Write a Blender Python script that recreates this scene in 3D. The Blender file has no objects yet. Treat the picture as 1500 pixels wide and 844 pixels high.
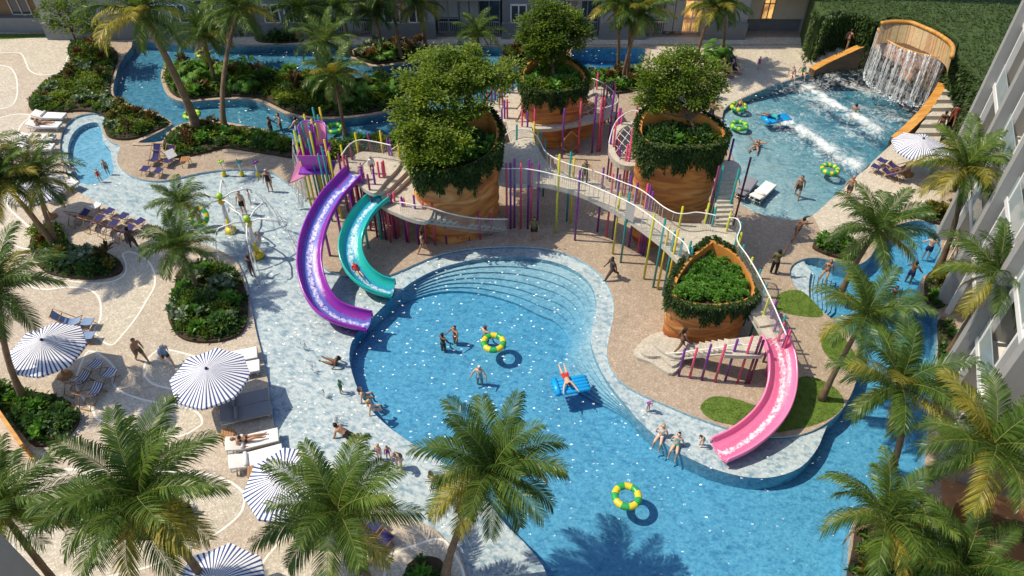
import bpy, bmesh, math, random
import numpy as np
from mathutils import Vector, Matrix
from mathutils.geometry import delaunay_2d_cdt
from math import sin, cos, pi, radians as R
random.seed(7)
sc = bpy.context.scene
C = sc.collection
# ------------------------------------------------------------------ camera numbers (metres; the lens sits 25 m up on a balcony)
F, TH, H = 1100.0, R(43.8), 25.0
cT, sT = cos(TH), sin(TH)
def G(px, py, z=0.0):
    u = (px - 750) / F; v = (py - 422) / F
    dz = -sT - v * cT
    t = (z - H) / dz
    return Vector((u * t, (cT - v * sT) * t, z))
def proj(p):
    z = p[2] - H; dep = p[1] * cT - z * sT
    return (750 + F * p[0] / dep, 422 - F * (p[1] * sT + z * cT) / dep)
def W(pts, z=0.0):
    return [G(a, b, z) for a, b in pts]
def height_of(bx, by, ty):
    b = G(bx, by); lo, hi = 0.0, 14.0
    for _ in range(30):
        m = (lo + hi) / 2
        if proj((b.x, b.y, m))[1] > ty: lo = m
        else: hi = m
    return lo
def cr(pts, n=5, closed=True):
    out = []; N = len(pts); P = [Vector(p) for p in pts]
    rng = N if closed else N - 1
    for i in range(rng):
        if closed: a, b, c, d = P[i - 1], P[i], P[(i + 1) % N], P[(i + 2) % N]
        else: a, b, c, d = P[max(i - 1, 0)], P[i], P[i + 1], P[min(i + 2, N - 1)]
        for k in range(n):
            t = k / n
            out.append(0.5 * ((2 * b) + (c - a) * t + (2 * a - 5 * b + 4 * c - d) * t * t + (3 * b - a - 3 * c + d) * t ** 3))
    if not closed: out.append(P[-1])
    return out
def area2(poly):
    return sum(poly[i - 1][0] * poly[i][1] - poly[i][0] * poly[i - 1][1] for i in range(len(poly)))
def offset(poly, d):
    """positive d grows the outline"""
    s = 1 if area2(poly) > 0 else -1
    out = []; n = len(poly)
    for i in range(n):
        a, b, c = poly[i - 1], poly[i], poly[(i + 1) % n]
        e1 = Vector((b[0] - a[0], b[1] - a[1])); e2 = Vector((c[0] - b[0], c[1] - b[1]))
        if e1.length < 1e-6: e1 = e2
        if e2.length < 1e-6: e2 = e1
        e1.normalize(); e2.normalize()
        n1 = Vector((e1.y, -e1.x)) * s; n2 = Vector((e2.y, -e2.x)) * s
        m = n1 + n2
        if m.length < 1e-3: m = n1
        m.normalize()
        k = min(1 / max(m.dot(n1), .35), 2.2)
        q = Vector((b[0], b[1])) + m * d * k
        out.append(Vector((q.x, q.y, b[2] if len(b) > 2 else 0)))
    return out
def inside(poly, x, y):
    r = False; n = len(poly); j = n - 1
    for i in range(n):
        yi, yj = poly[i][1], poly[j][1]
        if (yi > y) != (yj > y) and x < (poly[j][0] - poly[i][0]) * (y - yi) / (yj - yi) + poly[i][0]: r = not r
        j = i
    return r
def edge_dist(poly, x, y):
    best = 1e9; n = len(poly)
    for i in range(n):
        ax, ay = poly[i - 1][0], poly[i - 1][1]; bx, by = poly[i][0], poly[i][1]
        dx, dy = bx - ax, by - ay; L = dx * dx + dy * dy
        t = 0 if L < 1e-9 else max(0, min(1, ((x - ax) * dx + (y - ay) * dy) / L))
        best = min(best, math.hypot(ax + t * dx - x, ay + t * dy - y))
    return best
def scatter(poly, n, margin=0.0, mind=0.0, tries=40):
    xs = [p[0] for p in poly]; ys = [p[1] for p in poly]; out = []
    for _ in range(n * tries):
        if len(out) >= n: break
        x = random.uniform(min(xs), max(xs)); y = random.uniform(min(ys), max(ys))
        if not inside(poly, x, y): continue
        if margin and edge_dist(poly, x, y) < margin: continue
        if mind and any((x - a) ** 2 + (y - b) ** 2 < mind * mind for a, b in out): continue
        out.append((x, y))
    return out

# ------------------------------------------------------------------ materials
def nodes(name):
    m = bpy.data.materials.new(name); m.use_nodes = True
    nt = m.node_tree; b = nt.nodes['Principled BSDF']
    return m, nt, b
def N(nt, t, **kw):
    n = nt.nodes.new(t)
    for k, v in kw.items():
        if k in n.inputs: n.inputs[k].default_value = v
        else: setattr(n, k, v)
    return n
def rgb(c): return (c[0], c[1], c[2], 1)
def ramp(nt, fac, stops):
    r = N(nt, 'ShaderNodeValToRGB'); e = r.color_ramp.elements
    while len(e) < len(stops): e.new(0.5)
    for i, (p, c) in enumerate(stops): e[i].position = p; e[i].color = rgb(c)
    nt.links.new(fac, r.inputs['Fac']); return r
def mottled(name, c, var=.25, scale=6, rough=.6, bump=.0, fine=60, metal=0, spec=.4, coat=0):
    """a plain colour with two scales of tonal unevenness and a little relief"""
    m, nt, b = nodes(name); L = nt.links.new
    tc = N(nt, 'ShaderNodeNewGeometry')
    n1 = N(nt, 'ShaderNodeTexNoise', Scale=scale, Detail=4.0); L(tc.outputs['Position'], n1.inputs['Vector'])
    n2 = N(nt, 'ShaderNodeTexNoise', Scale=fine, Detail=2.0); L(tc.outputs['Position'], n2.inputs['Vector'])
    mx = N(nt, 'ShaderNodeMix', data_type='FLOAT'); mx.inputs[0].default_value = .45
    L(n1.outputs['Fac'], mx.inputs[2]); L(n2.outputs['Fac'], mx.inputs[3])
    lo = tuple(x * (1 - var) for x in c); hi = tuple(min(1, x * (1 + var)) for x in c)
    r = ramp(nt, mx.outputs[0], [(.3, lo), (.7, hi)]); L(r.outputs['Color'], b.inputs['Base Color'])
    b.inputs['Roughness'].default_value = rough; b.inputs['Metallic'].default_value = metal
    b.inputs['Specular IOR Level'].default_value = spec
    b.inputs['Coat Weight'].default_value = coat
    if bump:
        bp = N(nt, 'ShaderNodeBump', Strength=bump, Distance=.02); L(n2.outputs['Fac'], bp.inputs['Height']); L(bp.outputs['Normal'], b.inputs['Normal'])
    return m
def pebble(name, a, bcol, ccol, wash=.16):
    """exposed-aggregate paving: small pebbles of three tones over broad stains"""
    m, nt, b = nodes(name); L = nt.links.new
    g = N(nt, 'ShaderNodeNewGeometry')
    v = N(nt, 'ShaderNodeTexVoronoi', Scale=21.0); L(g.outputs['Position'], v.inputs['Vector'])
    sep = N(nt, 'ShaderNodeSeparateColor'); L(v.outputs['Color'], sep.inputs[0])
    r = ramp(nt, sep.outputs[0], [(0, a), (.35, a), (.5, bcol), (.8, bcol), (.93, ccol)])
    n = N(nt, 'ShaderNodeTexNoise', Scale=.55, Detail=5.0); L(g.outputs['Position'], n.inputs['Vector'])
    r2 = ramp(nt, n.outputs['Fac'], [(.3, (1 - wash,) * 3), (.7, (1 + 0 * wash,) * 3)])
    n3 = N(nt, 'ShaderNodeTexNoise', Scale=3.5, Detail=6.0); L(g.outputs['Position'], n3.inputs['Vector'])
    r3 = ramp(nt, n3.outputs['Fac'], [(.35, (.86, .85, .83)), (.65, (1, 1, 1))])
    mm = N(nt, 'ShaderNodeMix', data_type='RGBA', blend_type='MULTIPLY'); mm.inputs[0].default_value = 1
    L(r.outputs['Color'], mm.inputs[6]); L(r2.outputs['Color'], mm.inputs[7])
    m2 = N(nt, 'ShaderNodeMix', data_type='RGBA', blend_type='MULTIPLY'); m2.inputs[0].default_value = 1
    L(mm.outputs[2], m2.inputs[6]); L(r3.outputs['Color'], m2.inputs[7])
    L(m2.outputs[2], b.inputs['Base Color']); b.inputs['Roughness'].default_value = .75
    b.inputs['Specular IOR Level'].default_value = .25
    bp = N(nt, 'ShaderNodeBump', Strength=.25, Distance=.01); L(v.outputs['Distance'], bp.inputs['Height']); L(bp.outputs['Normal'], b.inputs['Normal'])
    return m
def mosaic(name, a, c, scale=7.0):
    """small square pool tiles with tone changing from tile to tile"""
    m, nt, b = nodes(name); L = nt.links.new
    g = N(nt, 'ShaderNodeNewGeometry')
    v = N(nt, 'ShaderNodeTexVoronoi', Scale=scale, distance='CHEBYCHEV', Randomness=.25); L(g.outputs['Position'], v.inputs['Vector'])
    sep = N(nt, 'ShaderNodeSeparateColor'); L(v.outputs['Color'], sep.inputs[0])
    r = ramp(nt, sep.outputs[1], [(.1, a), (.9, c)])
    n = N(nt, 'ShaderNodeTexNoise', Scale=.7, Detail=4.0); L(g.outputs['Position'], n.inputs['Vector'])
    r2 = ramp(nt, n.outputs['Fac'], [(.3, (.88, .9, .92)), (.7, (1, 1, 1))])
    mm = N(nt, 'ShaderNodeMix', data_type='RGBA', blend_type='MULTIPLY'); mm.inputs[0].default_value = 1
    L(r.outputs['Color'], mm.inputs[6]); L(r2.outputs['Color'], mm.inputs[7]); L(mm.outputs[2], b.inputs['Base Color'])
    b.inputs['Roughness'].default_value = .5
    return m
def water_mat(name, bscale=2.6, amp=.011, rough=.05, absorb=((.35, .78, .93), .55), shine=1.0, foam=None, glint=2.5, chop=.5):
    """clear water: depth colour from absorption, ripples with light and dark put into the tint, and added sun glint spots"""
    m = bpy.data.materials.new(name); m.use_nodes = True; nt = m.node_tree; nt.nodes.clear(); L = nt.links.new
    out = N(nt, 'ShaderNodeOutputMaterial')
    g = N(nt, 'ShaderNodeNewGeometry')
    mp = N(nt, 'ShaderNodeMapping'); mp.inputs['Rotation'].default_value = (0, 0, .5); mp.inputs['Scale'].default_value = (1, 1.7, 1)
    L(g.outputs['Position'], mp.inputs['Vector'])
    n1 = N(nt, 'ShaderNodeTexNoise', Scale=bscale, Detail=2.0, Distortion=.5); L(mp.outputs[0], n1.inputs['Vector'])
    n2 = N(nt, 'ShaderNodeTexNoise', Scale=bscale * 2.7, Detail=1.0); L(mp.outputs[0], n2.inputs['Vector'])
    ad = N(nt, 'ShaderNodeMath', operation='MULTIPLY_ADD'); ad.inputs[1].default_value = chop
    L(n2.outputs['Fac'], ad.inputs[0]); L(n1.outputs['Fac'], ad.inputs[2])
    am = N(nt, 'ShaderNodeMath', operation='MULTIPLY'); am.inputs[1].default_value = amp; L(ad.outputs[0], am.inputs[0])
    bp = N(nt, 'ShaderNodeBump', Strength=1.0, Distance=1.0); L(am.outputs[0], bp.inputs['Height'])
    # added glint spots: normals aimed between sun and camera, reflection boosted
    vo = N(nt, 'ShaderNodeTexVoronoi', Scale=glint); L(mp.outputs[0], vo.inputs['Vector'])
    mr = N(nt, 'ShaderNodeMapRange'); mr.inputs['From Min'].default_value = .12; mr.inputs['From Max'].default_value = .185; mr.inputs['To Min'].default_value = 1; mr.inputs['To Max'].default_value = 0; L(vo.outputs['Distance'], mr.inputs['Value'])
    jt = N(nt, 'ShaderNodeVectorMath', operation='MULTIPLY_ADD'); jt.inputs[1].default_value = (.26, .26, 0); jt.inputs[2].default_value = (-.48, -.58, 0); L(vo.outputs['Color'], jt.inputs[0])
    tl_ = N(nt, 'ShaderNodeVectorMath', operation='SCALE'); L(jt.outputs[0], tl_.inputs[0]); L(mr.outputs[0], tl_.inputs['Scale'])
    an = N(nt, 'ShaderNodeVectorMath', operation='ADD'); L(tl_.outputs[0], an.inputs[0]); L(bp.outputs['Normal'], an.inputs[1])
    nn = N(nt, 'ShaderNodeVectorMath', operation='NORMALIZE'); L(an.outputs[0], nn.inputs[0])
    ro = N(nt, 'ShaderNodeMath', operation='MULTIPLY_ADD'); ro.inputs[1].default_value = .27; ro.inputs[2].default_value = rough; L(mr.outputs[0], ro.inputs[0])
    # refracted light and dark put into the transparent colour by ripple noise
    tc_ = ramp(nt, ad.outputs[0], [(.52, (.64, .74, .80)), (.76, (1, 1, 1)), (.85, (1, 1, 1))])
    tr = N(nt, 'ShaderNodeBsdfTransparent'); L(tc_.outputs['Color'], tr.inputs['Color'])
    gl = N(nt, 'ShaderNodeBsdfGlossy'); L(ro.outputs[0], gl.inputs['Roughness']); L(nn.outputs[0], gl.inputs['Normal'])
    fr = N(nt, 'ShaderNodeFresnel', IOR=1.33)
    fm = N(nt, 'ShaderNodeMath', operation='MULTIPLY_ADD'); fm.inputs[1].default_value = .065; L(mr.outputs[0], fm.inputs[0]); L(fr.outputs[0], fm.inputs[2])
    mx = N(nt, 'ShaderNodeMixShader'); L(fm.outputs[0], mx.inputs[0]); L(tr.outputs[0], mx.inputs[1]); L(gl.outputs[0], mx.inputs[2])
    surf = mx.outputs[0]
    if foam:
        a = N(nt, 'ShaderNodeAttribute', attribute_name='foam')
        fn = N(nt, 'ShaderNodeTexNoise', Scale=1.9, Detail=9.0, Roughness=.76, Distortion=2.2); L(g.outputs['Position'], fn.inputs['Vector'])
        f2 = N(nt, 'ShaderNodeTexNoise', Scale=.75, Detail=3.0, Distortion=1.0); L(g.outputs['Position'], f2.inputs['Vector'])
        r2 = ramp(nt, f2.outputs['Fac'], [(.34, (.45, .45, .45)), (.55, (1, 1, 1))])
        am2 = N(nt, 'ShaderNodeMath', operation='MULTIPLY'); L(a.outputs['Fac'], am2.inputs[0]); L(r2.outputs['Color'], am2.inputs[1])
        s = N(nt, 'ShaderNodeMath', operation='ADD'); L(am2.outputs[0], s.inputs[0]); L(fn.outputs['Fac'], s.inputs[1])
        rr = ramp(nt, s.outputs[0], [(.62, (0, 0, 0)), (.95, (.92, .92, .92))])
        df = N(nt, 'ShaderNodeBsdfDiffuse'); df.inputs['Color'].default_value = (.82, .87, .88, 1)
        m2 = N(nt, 'ShaderNodeMixShader'); L(rr.outputs['Color'], m2.inputs[0]); L(surf, m2.inputs[1]); L(df.outputs[0], m2.inputs[2]); surf = m2.outputs[0]
    L(surf, out.inputs['Surface'])
    va = N(nt, 'ShaderNodeVolumeAbsorption'); va.inputs['Color'].default_value = rgb(absorb[0]); va.inputs['Density'].default_value = absorb[1]
    L(va.outputs[0], out.inputs['Volume'])
    return m
def leafy(name, c1, c2, c3=None, rough=.45, trans=.35, scale=1.2):
    """leaf surface: tone by clump and by plant, light passing through"""
    m = bpy.data.materials.new(name); m.use_nodes = True; nt = m.node_tree; L = nt.links.new
    b = nt.nodes['Principled BSDF']; out = nt.nodes['Material Output']
    g = N(nt, 'ShaderNodeNewGeometry'); oi = N(nt, 'ShaderNodeObjectInfo')
    n = N(nt, 'ShaderNodeTexNoise', Scale=scale, Detail=3.0); L(g.outputs['Position'], n.inputs['Vector'])
    isl = N(nt, 'ShaderNodeMath', operation='MULTIPLY_ADD'); isl.inputs[1].default_value = .45
    L(g.outputs['Random Per Island'], isl.inputs[0])
    s1 = N(nt, 'ShaderNodeMath', operation='MULTIPLY_ADD'); s1.inputs[1].default_value = .25; s1.inputs[2].default_value = -.36
    L(oi.outputs['Random'], s1.inputs[0]); L(s1.outputs[0], isl.inputs[2])
    s = N(nt, 'ShaderNodeMath', operation='ADD'); L(isl.outputs[0], s.inputs[0]); L(n.outputs['Fac'], s.inputs[1])
    st = [(.28, c1), (.66, c2)] + ([(.9, c3)] if c3 else [])
    r = ramp(nt, s.outputs[0], st); L(r.outputs['Color'], b.inputs['Base Color'])
    b.inputs['Roughness'].default_value = rough; b.inputs['Specular IOR Level'].default_value = .35
    tl = N(nt, 'ShaderNodeBsdfTranslucent'); L(r.outputs['Color'], tl.inputs['Color'])
    mx = N(nt, 'ShaderNodeMixShader'); mx.inputs[0].default_value = trans
    L(b.outputs[0], mx.inputs[1]); L(tl.outputs[0], mx.inputs[2]); L(mx.outputs[0], out.inputs['Surface'])
    return m
def strata(name):
    m, nt, b = nodes(name); L = nt.links.new
    g = N(nt, 'ShaderNodeNewGeometry')
    mp = N(nt, 'ShaderNodeMapping'); mp.inputs['Rotation'].default_value = (.2, -.3, 0); mp.inputs['Scale'].default_value = (.25, .25, 1.25)
    L(g.outputs['Position'], mp.inputs['Vector'])
    n = N(nt, 'ShaderNodeTexNoise', Scale=1.0, Detail=2.6, Distortion=.5); L(mp.outputs[0], n.inputs['Vector'])
    r = ramp(nt, n.outputs['Fac'], [(.28, (.24, .055, .018)), (.40, (.44, .14, .03)), (.47, (.66, .27, .06)), (.515, (.42, .15, .04)), (.57, (.62, .24, .055)), (.62, (.72, .38, .13)), (.66, (.48, .18, .05)), (.78, (.55, .22, .06))])
    f = N(nt, 'ShaderNodeTexNoise', Scale=25.0, Detail=3.0); L(g.outputs['Position'], f.inputs['Vector'])
    r2 = ramp(nt, f.outputs['Fac'], [(.3, (.8, .8, .8)), (.7, (1, 1, 1))])
    mm = N(nt, 'ShaderNodeMix', data_type='RGBA', blend_type='MULTIPLY'); mm.inputs[0].default_value = 1
    L(r.outputs['Color'], mm.inputs[6]); L(r2.outputs['Color'], mm.inputs[7]); L(mm.outputs[2], b.inputs['Base Color'])
    b.inputs['Roughness'].default_value = .6
    bp = N(nt, 'ShaderNodeBump', Strength=.5, Distance=.08); L(n.outputs['Fac'], bp.inputs['Height']); L(bp.outputs['Normal'], b.inputs['Normal'])
    return m
def wood(name, a, c, axis=0, scale=1.0, planks=None):
    m, nt, b = nodes(name); L = nt.links.new
    t = N(nt, 'ShaderNodeTexCoord')
    sv = [14, 14, 14]; sv[axis] = 1.2
    mp = N(nt, 'ShaderNodeMapping'); mp.inputs['Scale'].default_value = tuple(x * scale for x in sv); L(t.outputs['Object'], mp.inputs['Vector'])
    n = N(nt, 'ShaderNodeTexNoise', Scale=1.0, Detail=4.0, Distortion=.5); L(mp.outputs[0], n.inputs['Vector'])
    r = ramp(nt, n.outputs['Fac'], [(.3, a), (.7, c)]); L(r.outputs['Color'], b.inputs['Base Color'])
    b.inputs['Roughness'].default_value = .5
    return m
def stripes(name, a, c, n):
    """radial awning stripes about the object's own centre"""
    m, nt, b = nodes(name); L = nt.links.new
    t = N(nt, 'ShaderNodeTexCoord'); s = N(nt, 'ShaderNodeSeparateXYZ'); L(t.outputs['Object'], s.inputs[0])
    at = N(nt, 'ShaderNodeMath', operation='ARCTAN2'); L(s.outputs[1], at.inputs[0]); L(s.outputs[0], at.inputs[1])
    mu = N(nt, 'ShaderNodeMath', operation='MULTIPLY'); mu.inputs[1].default_value = n / (2 * pi); L(at.outputs[0], mu.inputs[0])
    f = N(nt, 'ShaderNodeMath', operation='FRACT'); L(mu.outputs[0], f.inputs[0])
    gt = N(nt, 'ShaderNodeMath', operation='GREATER_THAN'); gt.inputs[1].default_value = .6; L(f.outputs[0], gt.inputs[0])
    mx = N(nt, 'ShaderNodeMix', data_type='RGBA'); L(gt.outputs[0], mx.inputs[0]); mx.inputs[6].default_value = rgb(a); mx.inputs[7].default_value = rgb(c)
    L(mx.outputs[2], b.inputs['Base Color']); b.inputs['Roughness'].default_value = .85; b.inputs['Specular IOR Level'].default_value = .1
    n2 = N(nt, 'ShaderNodeTexNoise', Scale=5.0); bp = N(nt, 'ShaderNodeBump', Strength=.2, Distance=.05); L(t.outputs['Object'], n2.inputs['Vector']); L(n2.outputs['Fac'], bp.inputs['Height']); L(bp.outputs['Normal'], b.inputs['Normal'])
    return m
def band_fabric(name, a, c, freq, axis=1):
    m, nt, b = nodes(name); L = nt.links.new
    t = N(nt, 'ShaderNodeTexCoord'); s = N(nt, 'ShaderNodeSeparateXYZ'); L(t.outputs['Object'], s.inputs[0])
    mu = N(nt, 'ShaderNodeMath', operation='MULTIPLY'); mu.inputs[1].default_value = freq; L(s.outputs[axis], mu.inputs[0])
    f = N(nt, 'ShaderNodeMath', operation='FRACT'); L(mu.outputs[0], f.inputs[0])
    gt = N(nt, 'ShaderNodeMath', operation='GREATER_THAN'); gt.inputs[1].default_value = .5; L(f.outputs[0], gt.inputs[0])
    mx = N(nt, 'ShaderNodeMix', data_type='RGBA'); L(gt.outputs[0], mx.inputs[0]); mx.inputs[6].default_value = rgb(a); mx.inputs[7].default_value = rgb(c)
    L(mx.outputs[2], b.inputs['Base Color']); b.inputs['Roughness'].default_value = .9
    return m
def mesh_net(name, c, freq=16.0, thick=.3):
    """woven safety net: threads with open holes between them"""
    m = bpy.data.materials.new(name); m.use_nodes = True; nt = m.node_tree; L = nt.links.new
    b = nt.nodes['Principled BSDF']; out = nt.nodes['Material Output']; b.inputs['Base Color'].default_value = rgb(c); b.inputs['Roughness'].default_value = .6
    g = N(nt, 'ShaderNodeNewGeometry'); s = N(nt, 'ShaderNodeSeparateXYZ'); L(g.outputs['Position'], s.inputs[0])
    xy = N(nt, 'ShaderNodeMath', operation='ADD'); L(s.outputs[0], xy.inputs[0]); L(s.outputs[1], xy.inputs[1])
    res = []
    for o in (xy.outputs[0], s.outputs[2]):
        mu = N(nt, 'ShaderNodeMath', operation='MULTIPLY'); mu.inputs[1].default_value = freq; L(o, mu.inputs[0])
        f = N(nt, 'ShaderNodeMath', operation='FRACT'); L(mu.outputs[0], f.inputs[0])
        lt = N(nt, 'ShaderNodeMath', operation='LESS_THAN'); lt.inputs[1].default_value = thick; L(f.outputs[0], lt.inputs[0]); res.append(lt.outputs[0])
    mxm = N(nt, 'ShaderNodeMath', operation='MAXIMUM'); L(res[0], mxm.inputs[0]); L(res[1], mxm.inputs[1])
    tr = N(nt, 'ShaderNodeBsdfTransparent'); mx = N(nt, 'ShaderNodeMixShader'); L(mxm.outputs[0], mx.inputs[0]); L(tr.outputs[0], mx.inputs[1]); L(b.outputs[0], mx.inputs[2])
    L(mx.outputs[0], out.inputs['Surface']); return m
def veil(name, c, alpha, rough=.3):
    """thin sheet of falling water broken into streaks"""
    m = bpy.data.materials.new(name); m.use_nodes = True; nt = m.node_tree; L = nt.links.new
    b = nt.nodes['Principled BSDF']; out = nt.nodes['Material Output']; b.inputs['Base Color'].default_value = rgb(c); b.inputs['Roughness'].default_value = rough
    g = N(nt, 'ShaderNodeNewGeometry')
    mp = N(nt, 'ShaderNodeMapping'); mp.inputs['Scale'].default_value = (9, 9, 1.6); L(g.outputs['Position'], mp.inputs['Vector'])
    n = N(nt, 'ShaderNodeTexNoise', Scale=1.6, Detail=4.0); L(mp.outputs[0], n.inputs['Vector'])
    r = ramp(nt, n.outputs['Fac'], [(.4, (0, 0, 0)), (.62, (alpha,) * 3)])
    tr = N(nt, 'ShaderNodeBsdfTransparent'); mx = N(nt, 'ShaderNodeMixShader'); L(r.outputs['Color'], mx.inputs[0]); L(tr.outputs[0], mx.inputs[1]); L(b.outputs[0], mx.inputs[2])
    L(mx.outputs[0], out.inputs['Surface']); return m
def glass(name, c=(.05, .07, .09), emit=None):
    m, nt, b = nodes(name); b.inputs['Base Color'].default_value = rgb(c); b.inputs['Roughness'].default_value = .05; b.inputs['Specular IOR Level'].default_value = .7
    if emit:
        L = nt.links.new; g = N(nt, 'ShaderNodeNewGeometry'); n = N(nt, 'ShaderNodeTexNoise', Scale=1.4, Detail=3.0); L(g.outputs['Position'], n.inputs['Vector'])
        r = ramp(nt, n.outputs['Fac'], [(.35, (.25, .09, .02)), (.6, emit)]); L(r.outputs['Color'], b.inputs['Emission Color']); b.inputs['Emission Strength'].default_value = .9
    return m
def whitewater(name, base, foam, shell):
    """slide channel: shell colour with a streak of running white water down the middle"""
    m, nt, b = nodes(name); L = nt.links.new
    g = N(nt, 'ShaderNodeNewGeometry'); n = N(nt, 'ShaderNodeTexNoise', Scale=7.0, Detail=6.0, Roughness=.75); L(g.outputs['Position'], n.inputs['Vector'])
    a = N(nt, 'ShaderNodeAttribute', attribute_name='flow')
    s = N(nt, 'ShaderNodeMath', operation='ADD'); L(a.outputs['Fac'], s.inputs[0]); L(n.outputs['Fac'], s.inputs[1])
    sc2 = N(nt, 'ShaderNodeMath', operation='MULTIPLY'); sc2.inputs[1].default_value = .5; L(s.outputs[0], sc2.inputs[0])
    r = ramp(nt, sc2.outputs[0], [(.42, shell), (.52, base), (.63, base), (.73, foam)]); L(r.outputs['Color'], b.inputs['Base Color'])
    b.inputs['Roughness'].default_value = .18
    bp = N(nt, 'ShaderNodeBump', Strength=.35, Distance=.05); L(n.outputs['Fac'], bp.inputs['Height']); L(bp.outputs['Normal'], b.inputs['Normal'])
    return m
def gloss(name, c, rough=.25):
    return mottled(name, c, var=.07, scale=3, rough=rough, spec=.5)

M = {}
M['tan'] = pebble('tan_pebble_paving', (.385, .305, .235), (.45, .365, .285), (.56, .48, .39))
M['light'] = pebble('pale_pebble_paving', (.52, .47, .39), (.62, .57, .48), (.78, .73, .64), .12)
M['pale_tan'] = pebble('pinkish_pebble_paving', (.48, .41, .335), (.57, .50, .415), (.70, .63, .55), .12)
M['white_line'] = mottled('white_inlay', (.78, .76, .7), .06)
M['coping'] = pebble('coping_stone', (.42, .33, .25), (.5, .41, .32), (.6, .5, .4))
M['slab'] = pebble('pale_terrazzo', (.50, .46, .39), (.58, .54, .46), (.68, .63, .55), .1)
M['slab_side'] = mottled('slab_edge', (.5, .47, .4), .1)
M['tile_shallow'] = mosaic('pale_mosaic_tile', (.52, .60, .66), (.65, .725, .77), 13.0)
M['tile_deep'] = mosaic('blue_mosaic_tile', (.25, .50, .68), (.36, .61, .76), 12.0)
M['tiles'] = [mosaic('depth_tinted_tile', tuple(a + (c - a) * k / 4 for a, c in zip((.40, .56, .66), (.20, .46, .645))), tuple(a + (c - a) * k / 4 for a, c in zip((.52, .66, .74), (.29, .565, .725))), 12.0) for k in range(5)]  # water's depth tint put into the tile colour, bluer step by step
M['tile_river'] = mosaic('river_tile', (.20, .40, .50), (.30, .50, .58), 12.0)
M['tile_wall'] = mosaic('blue_wall_tile', (.26, .46, .58), (.42, .62, .70), 8.0)
M['tile_step'] = mosaic('step_tile', (.24, .44, .55), (.36, .56, .66), 8.0)
M['tile_wave'] = mosaic('grey_green_tile', (.27, .43, .49), (.37, .53, .59), 12.0)
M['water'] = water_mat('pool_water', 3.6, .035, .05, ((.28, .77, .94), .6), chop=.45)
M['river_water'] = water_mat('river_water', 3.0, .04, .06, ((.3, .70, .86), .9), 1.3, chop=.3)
M['wave_water'] = water_mat('wave_water', 2.0, .06, .08, ((.34, .74, .84), .55), foam=True)
M['strata'] = strata('banded_orange_rock')
M['orange'] = mottled('orange_inner_wall', (.58, .24, .05), .25, 2.5, .6, .2, 14)
M['soil'] = mottled('dark_soil', (.055, .038, .024), .4, 5, .95, .4)
M['lawn'] = mottled('lawn_ground', (.10, .17, .025), .45, 3, .9, .6, 70)
M['wall_grey'] = mottled('grey_render', (.33, .32, .30), .1, 1.5, .8)
M['dead_leaf'] = mottled('dry_palm_leaf', (.28, .19, .09), .35, 6, .8)
M['wall_dark'] = mottled('dark_grey_render', (.20, .205, .21), .12, 1.5, .8)
M['wall_mid'] = mottled('mid_grey_render', (.34, .34, .335), .1, 1.5, .8)
M['wall_brown'] = mottled('brown_render', (.2, .13, .075), .12, 1.5, .8)
M['white'] = mottled('white_paint', (.78, .78, .77), .05, 2, .5)
M['beige'] = mottled('beige_panel', (.52, .46, .36), .08, 2, .7)
M['glass'] = glass('window_glass')
M['sheer'] = mottled('curtain_cloth', (.5, .5, .48), .12, 2, .9)
M['glass_warm'] = glass('lit_window', (.2, .1, .04), (1.0, .55, .16))
M['rail_glass'] = glass('balcony_glass', (.3, .36, .38))
M['palm_trunk'] = mottled('palm_bark', (.20, .135, .08), .4, 3, .9, .5, 22)
M['bark'] = mottled('tree_bark', (.12, .085, .055), .3, 6, .9, .4)
M['frond'] = leafy('palm_leaf', (.05, .105, .02), (.115, .195, .03), (.21, .27, .045), .36, .35, .9)
M['frond_gold'] = leafy('palm_leaf_yellow', (.2, .2, .025), (.38, .33, .05), (.5, .4, .09), .4, .35, .9)
M['rachis'] = mottled('leaf_stem', (.2, .22, .06), .2)
M['leaf'] = leafy('bright_leaf', (.085, .15, .016), (.22, .32, .03), (.40, .48, .06), .5, .5, 1.1)
M['leaf_dark'] = leafy('dark_leaf', (.035, .095, .022), (.09, .19, .035), (.19, .31, .08), .35, .4, 2.2)
M['leaf_fresh'] = leafy('fresh_leaf', (.075, .21, .028), (.16, .37, .045), (.28, .52, .09), .45, .45, 2.0)
M['leaf_pale'] = leafy('pale_edged_leaf', (.06, .13, .05), (.2, .28, .15), (.6, .62, .52), .4, .3, 4.0)
M['leaf_red'] = leafy('red_leaf', (.05, .06, .015), (.16, .08, .02), (.36, .13, .03), .4, .3, 3.0)
M['leaf_gold'] = leafy('gold_leaf', (.06, .09, .015), (.24, .2, .03), (.45, .32, .06), .4, .3, 3.0)
M['blade'] = leafy('grass_blade', (.09, .17, .02), (.18, .29, .035), (.3, .4, .07), .5, .35, 1.5)
M['vine'] = leafy('vine_leaf', (.03, .065, .014), (.08, .145, .024), (.19, .25, .05), .45, .4, 1.7)
M['purple'] = gloss('purple_paint', (.15, .022, .24))
M['maroon'] = gloss('maroon_paint', (.17, .025, .09))
M['pink'] = gloss('pink_paint', (.58, .07, .15))
M['teal'] = gloss('teal_paint', (.02, .25, .24))
M['yellow'] = gloss('yellow_paint', (.62, .46, .02))
M['lime'] = gloss('lime_paint', (.5, .52, .03))
M['navy'] = gloss('navy_paint', (.05, .03, .18))
M['slide_purple'] = gloss('purple_fibreglass', (.30, .03, .40), .2)
M['slide_teal'] = gloss('teal_fibreglass', (.02, .47, .42), .2)
M['slide_pink'] = gloss('pink_fibreglass', (.82, .22, .42), .2)
M['flow_purple'] = whitewater('purple_channel', (.12, .15, .55), (.8, .78, .92), (.26, .03, .36))
M['flow_teal'] = whitewater('teal_channel', (.03, .36, .55), (.78, .88, .92), (.02, .47, .42))
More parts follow.
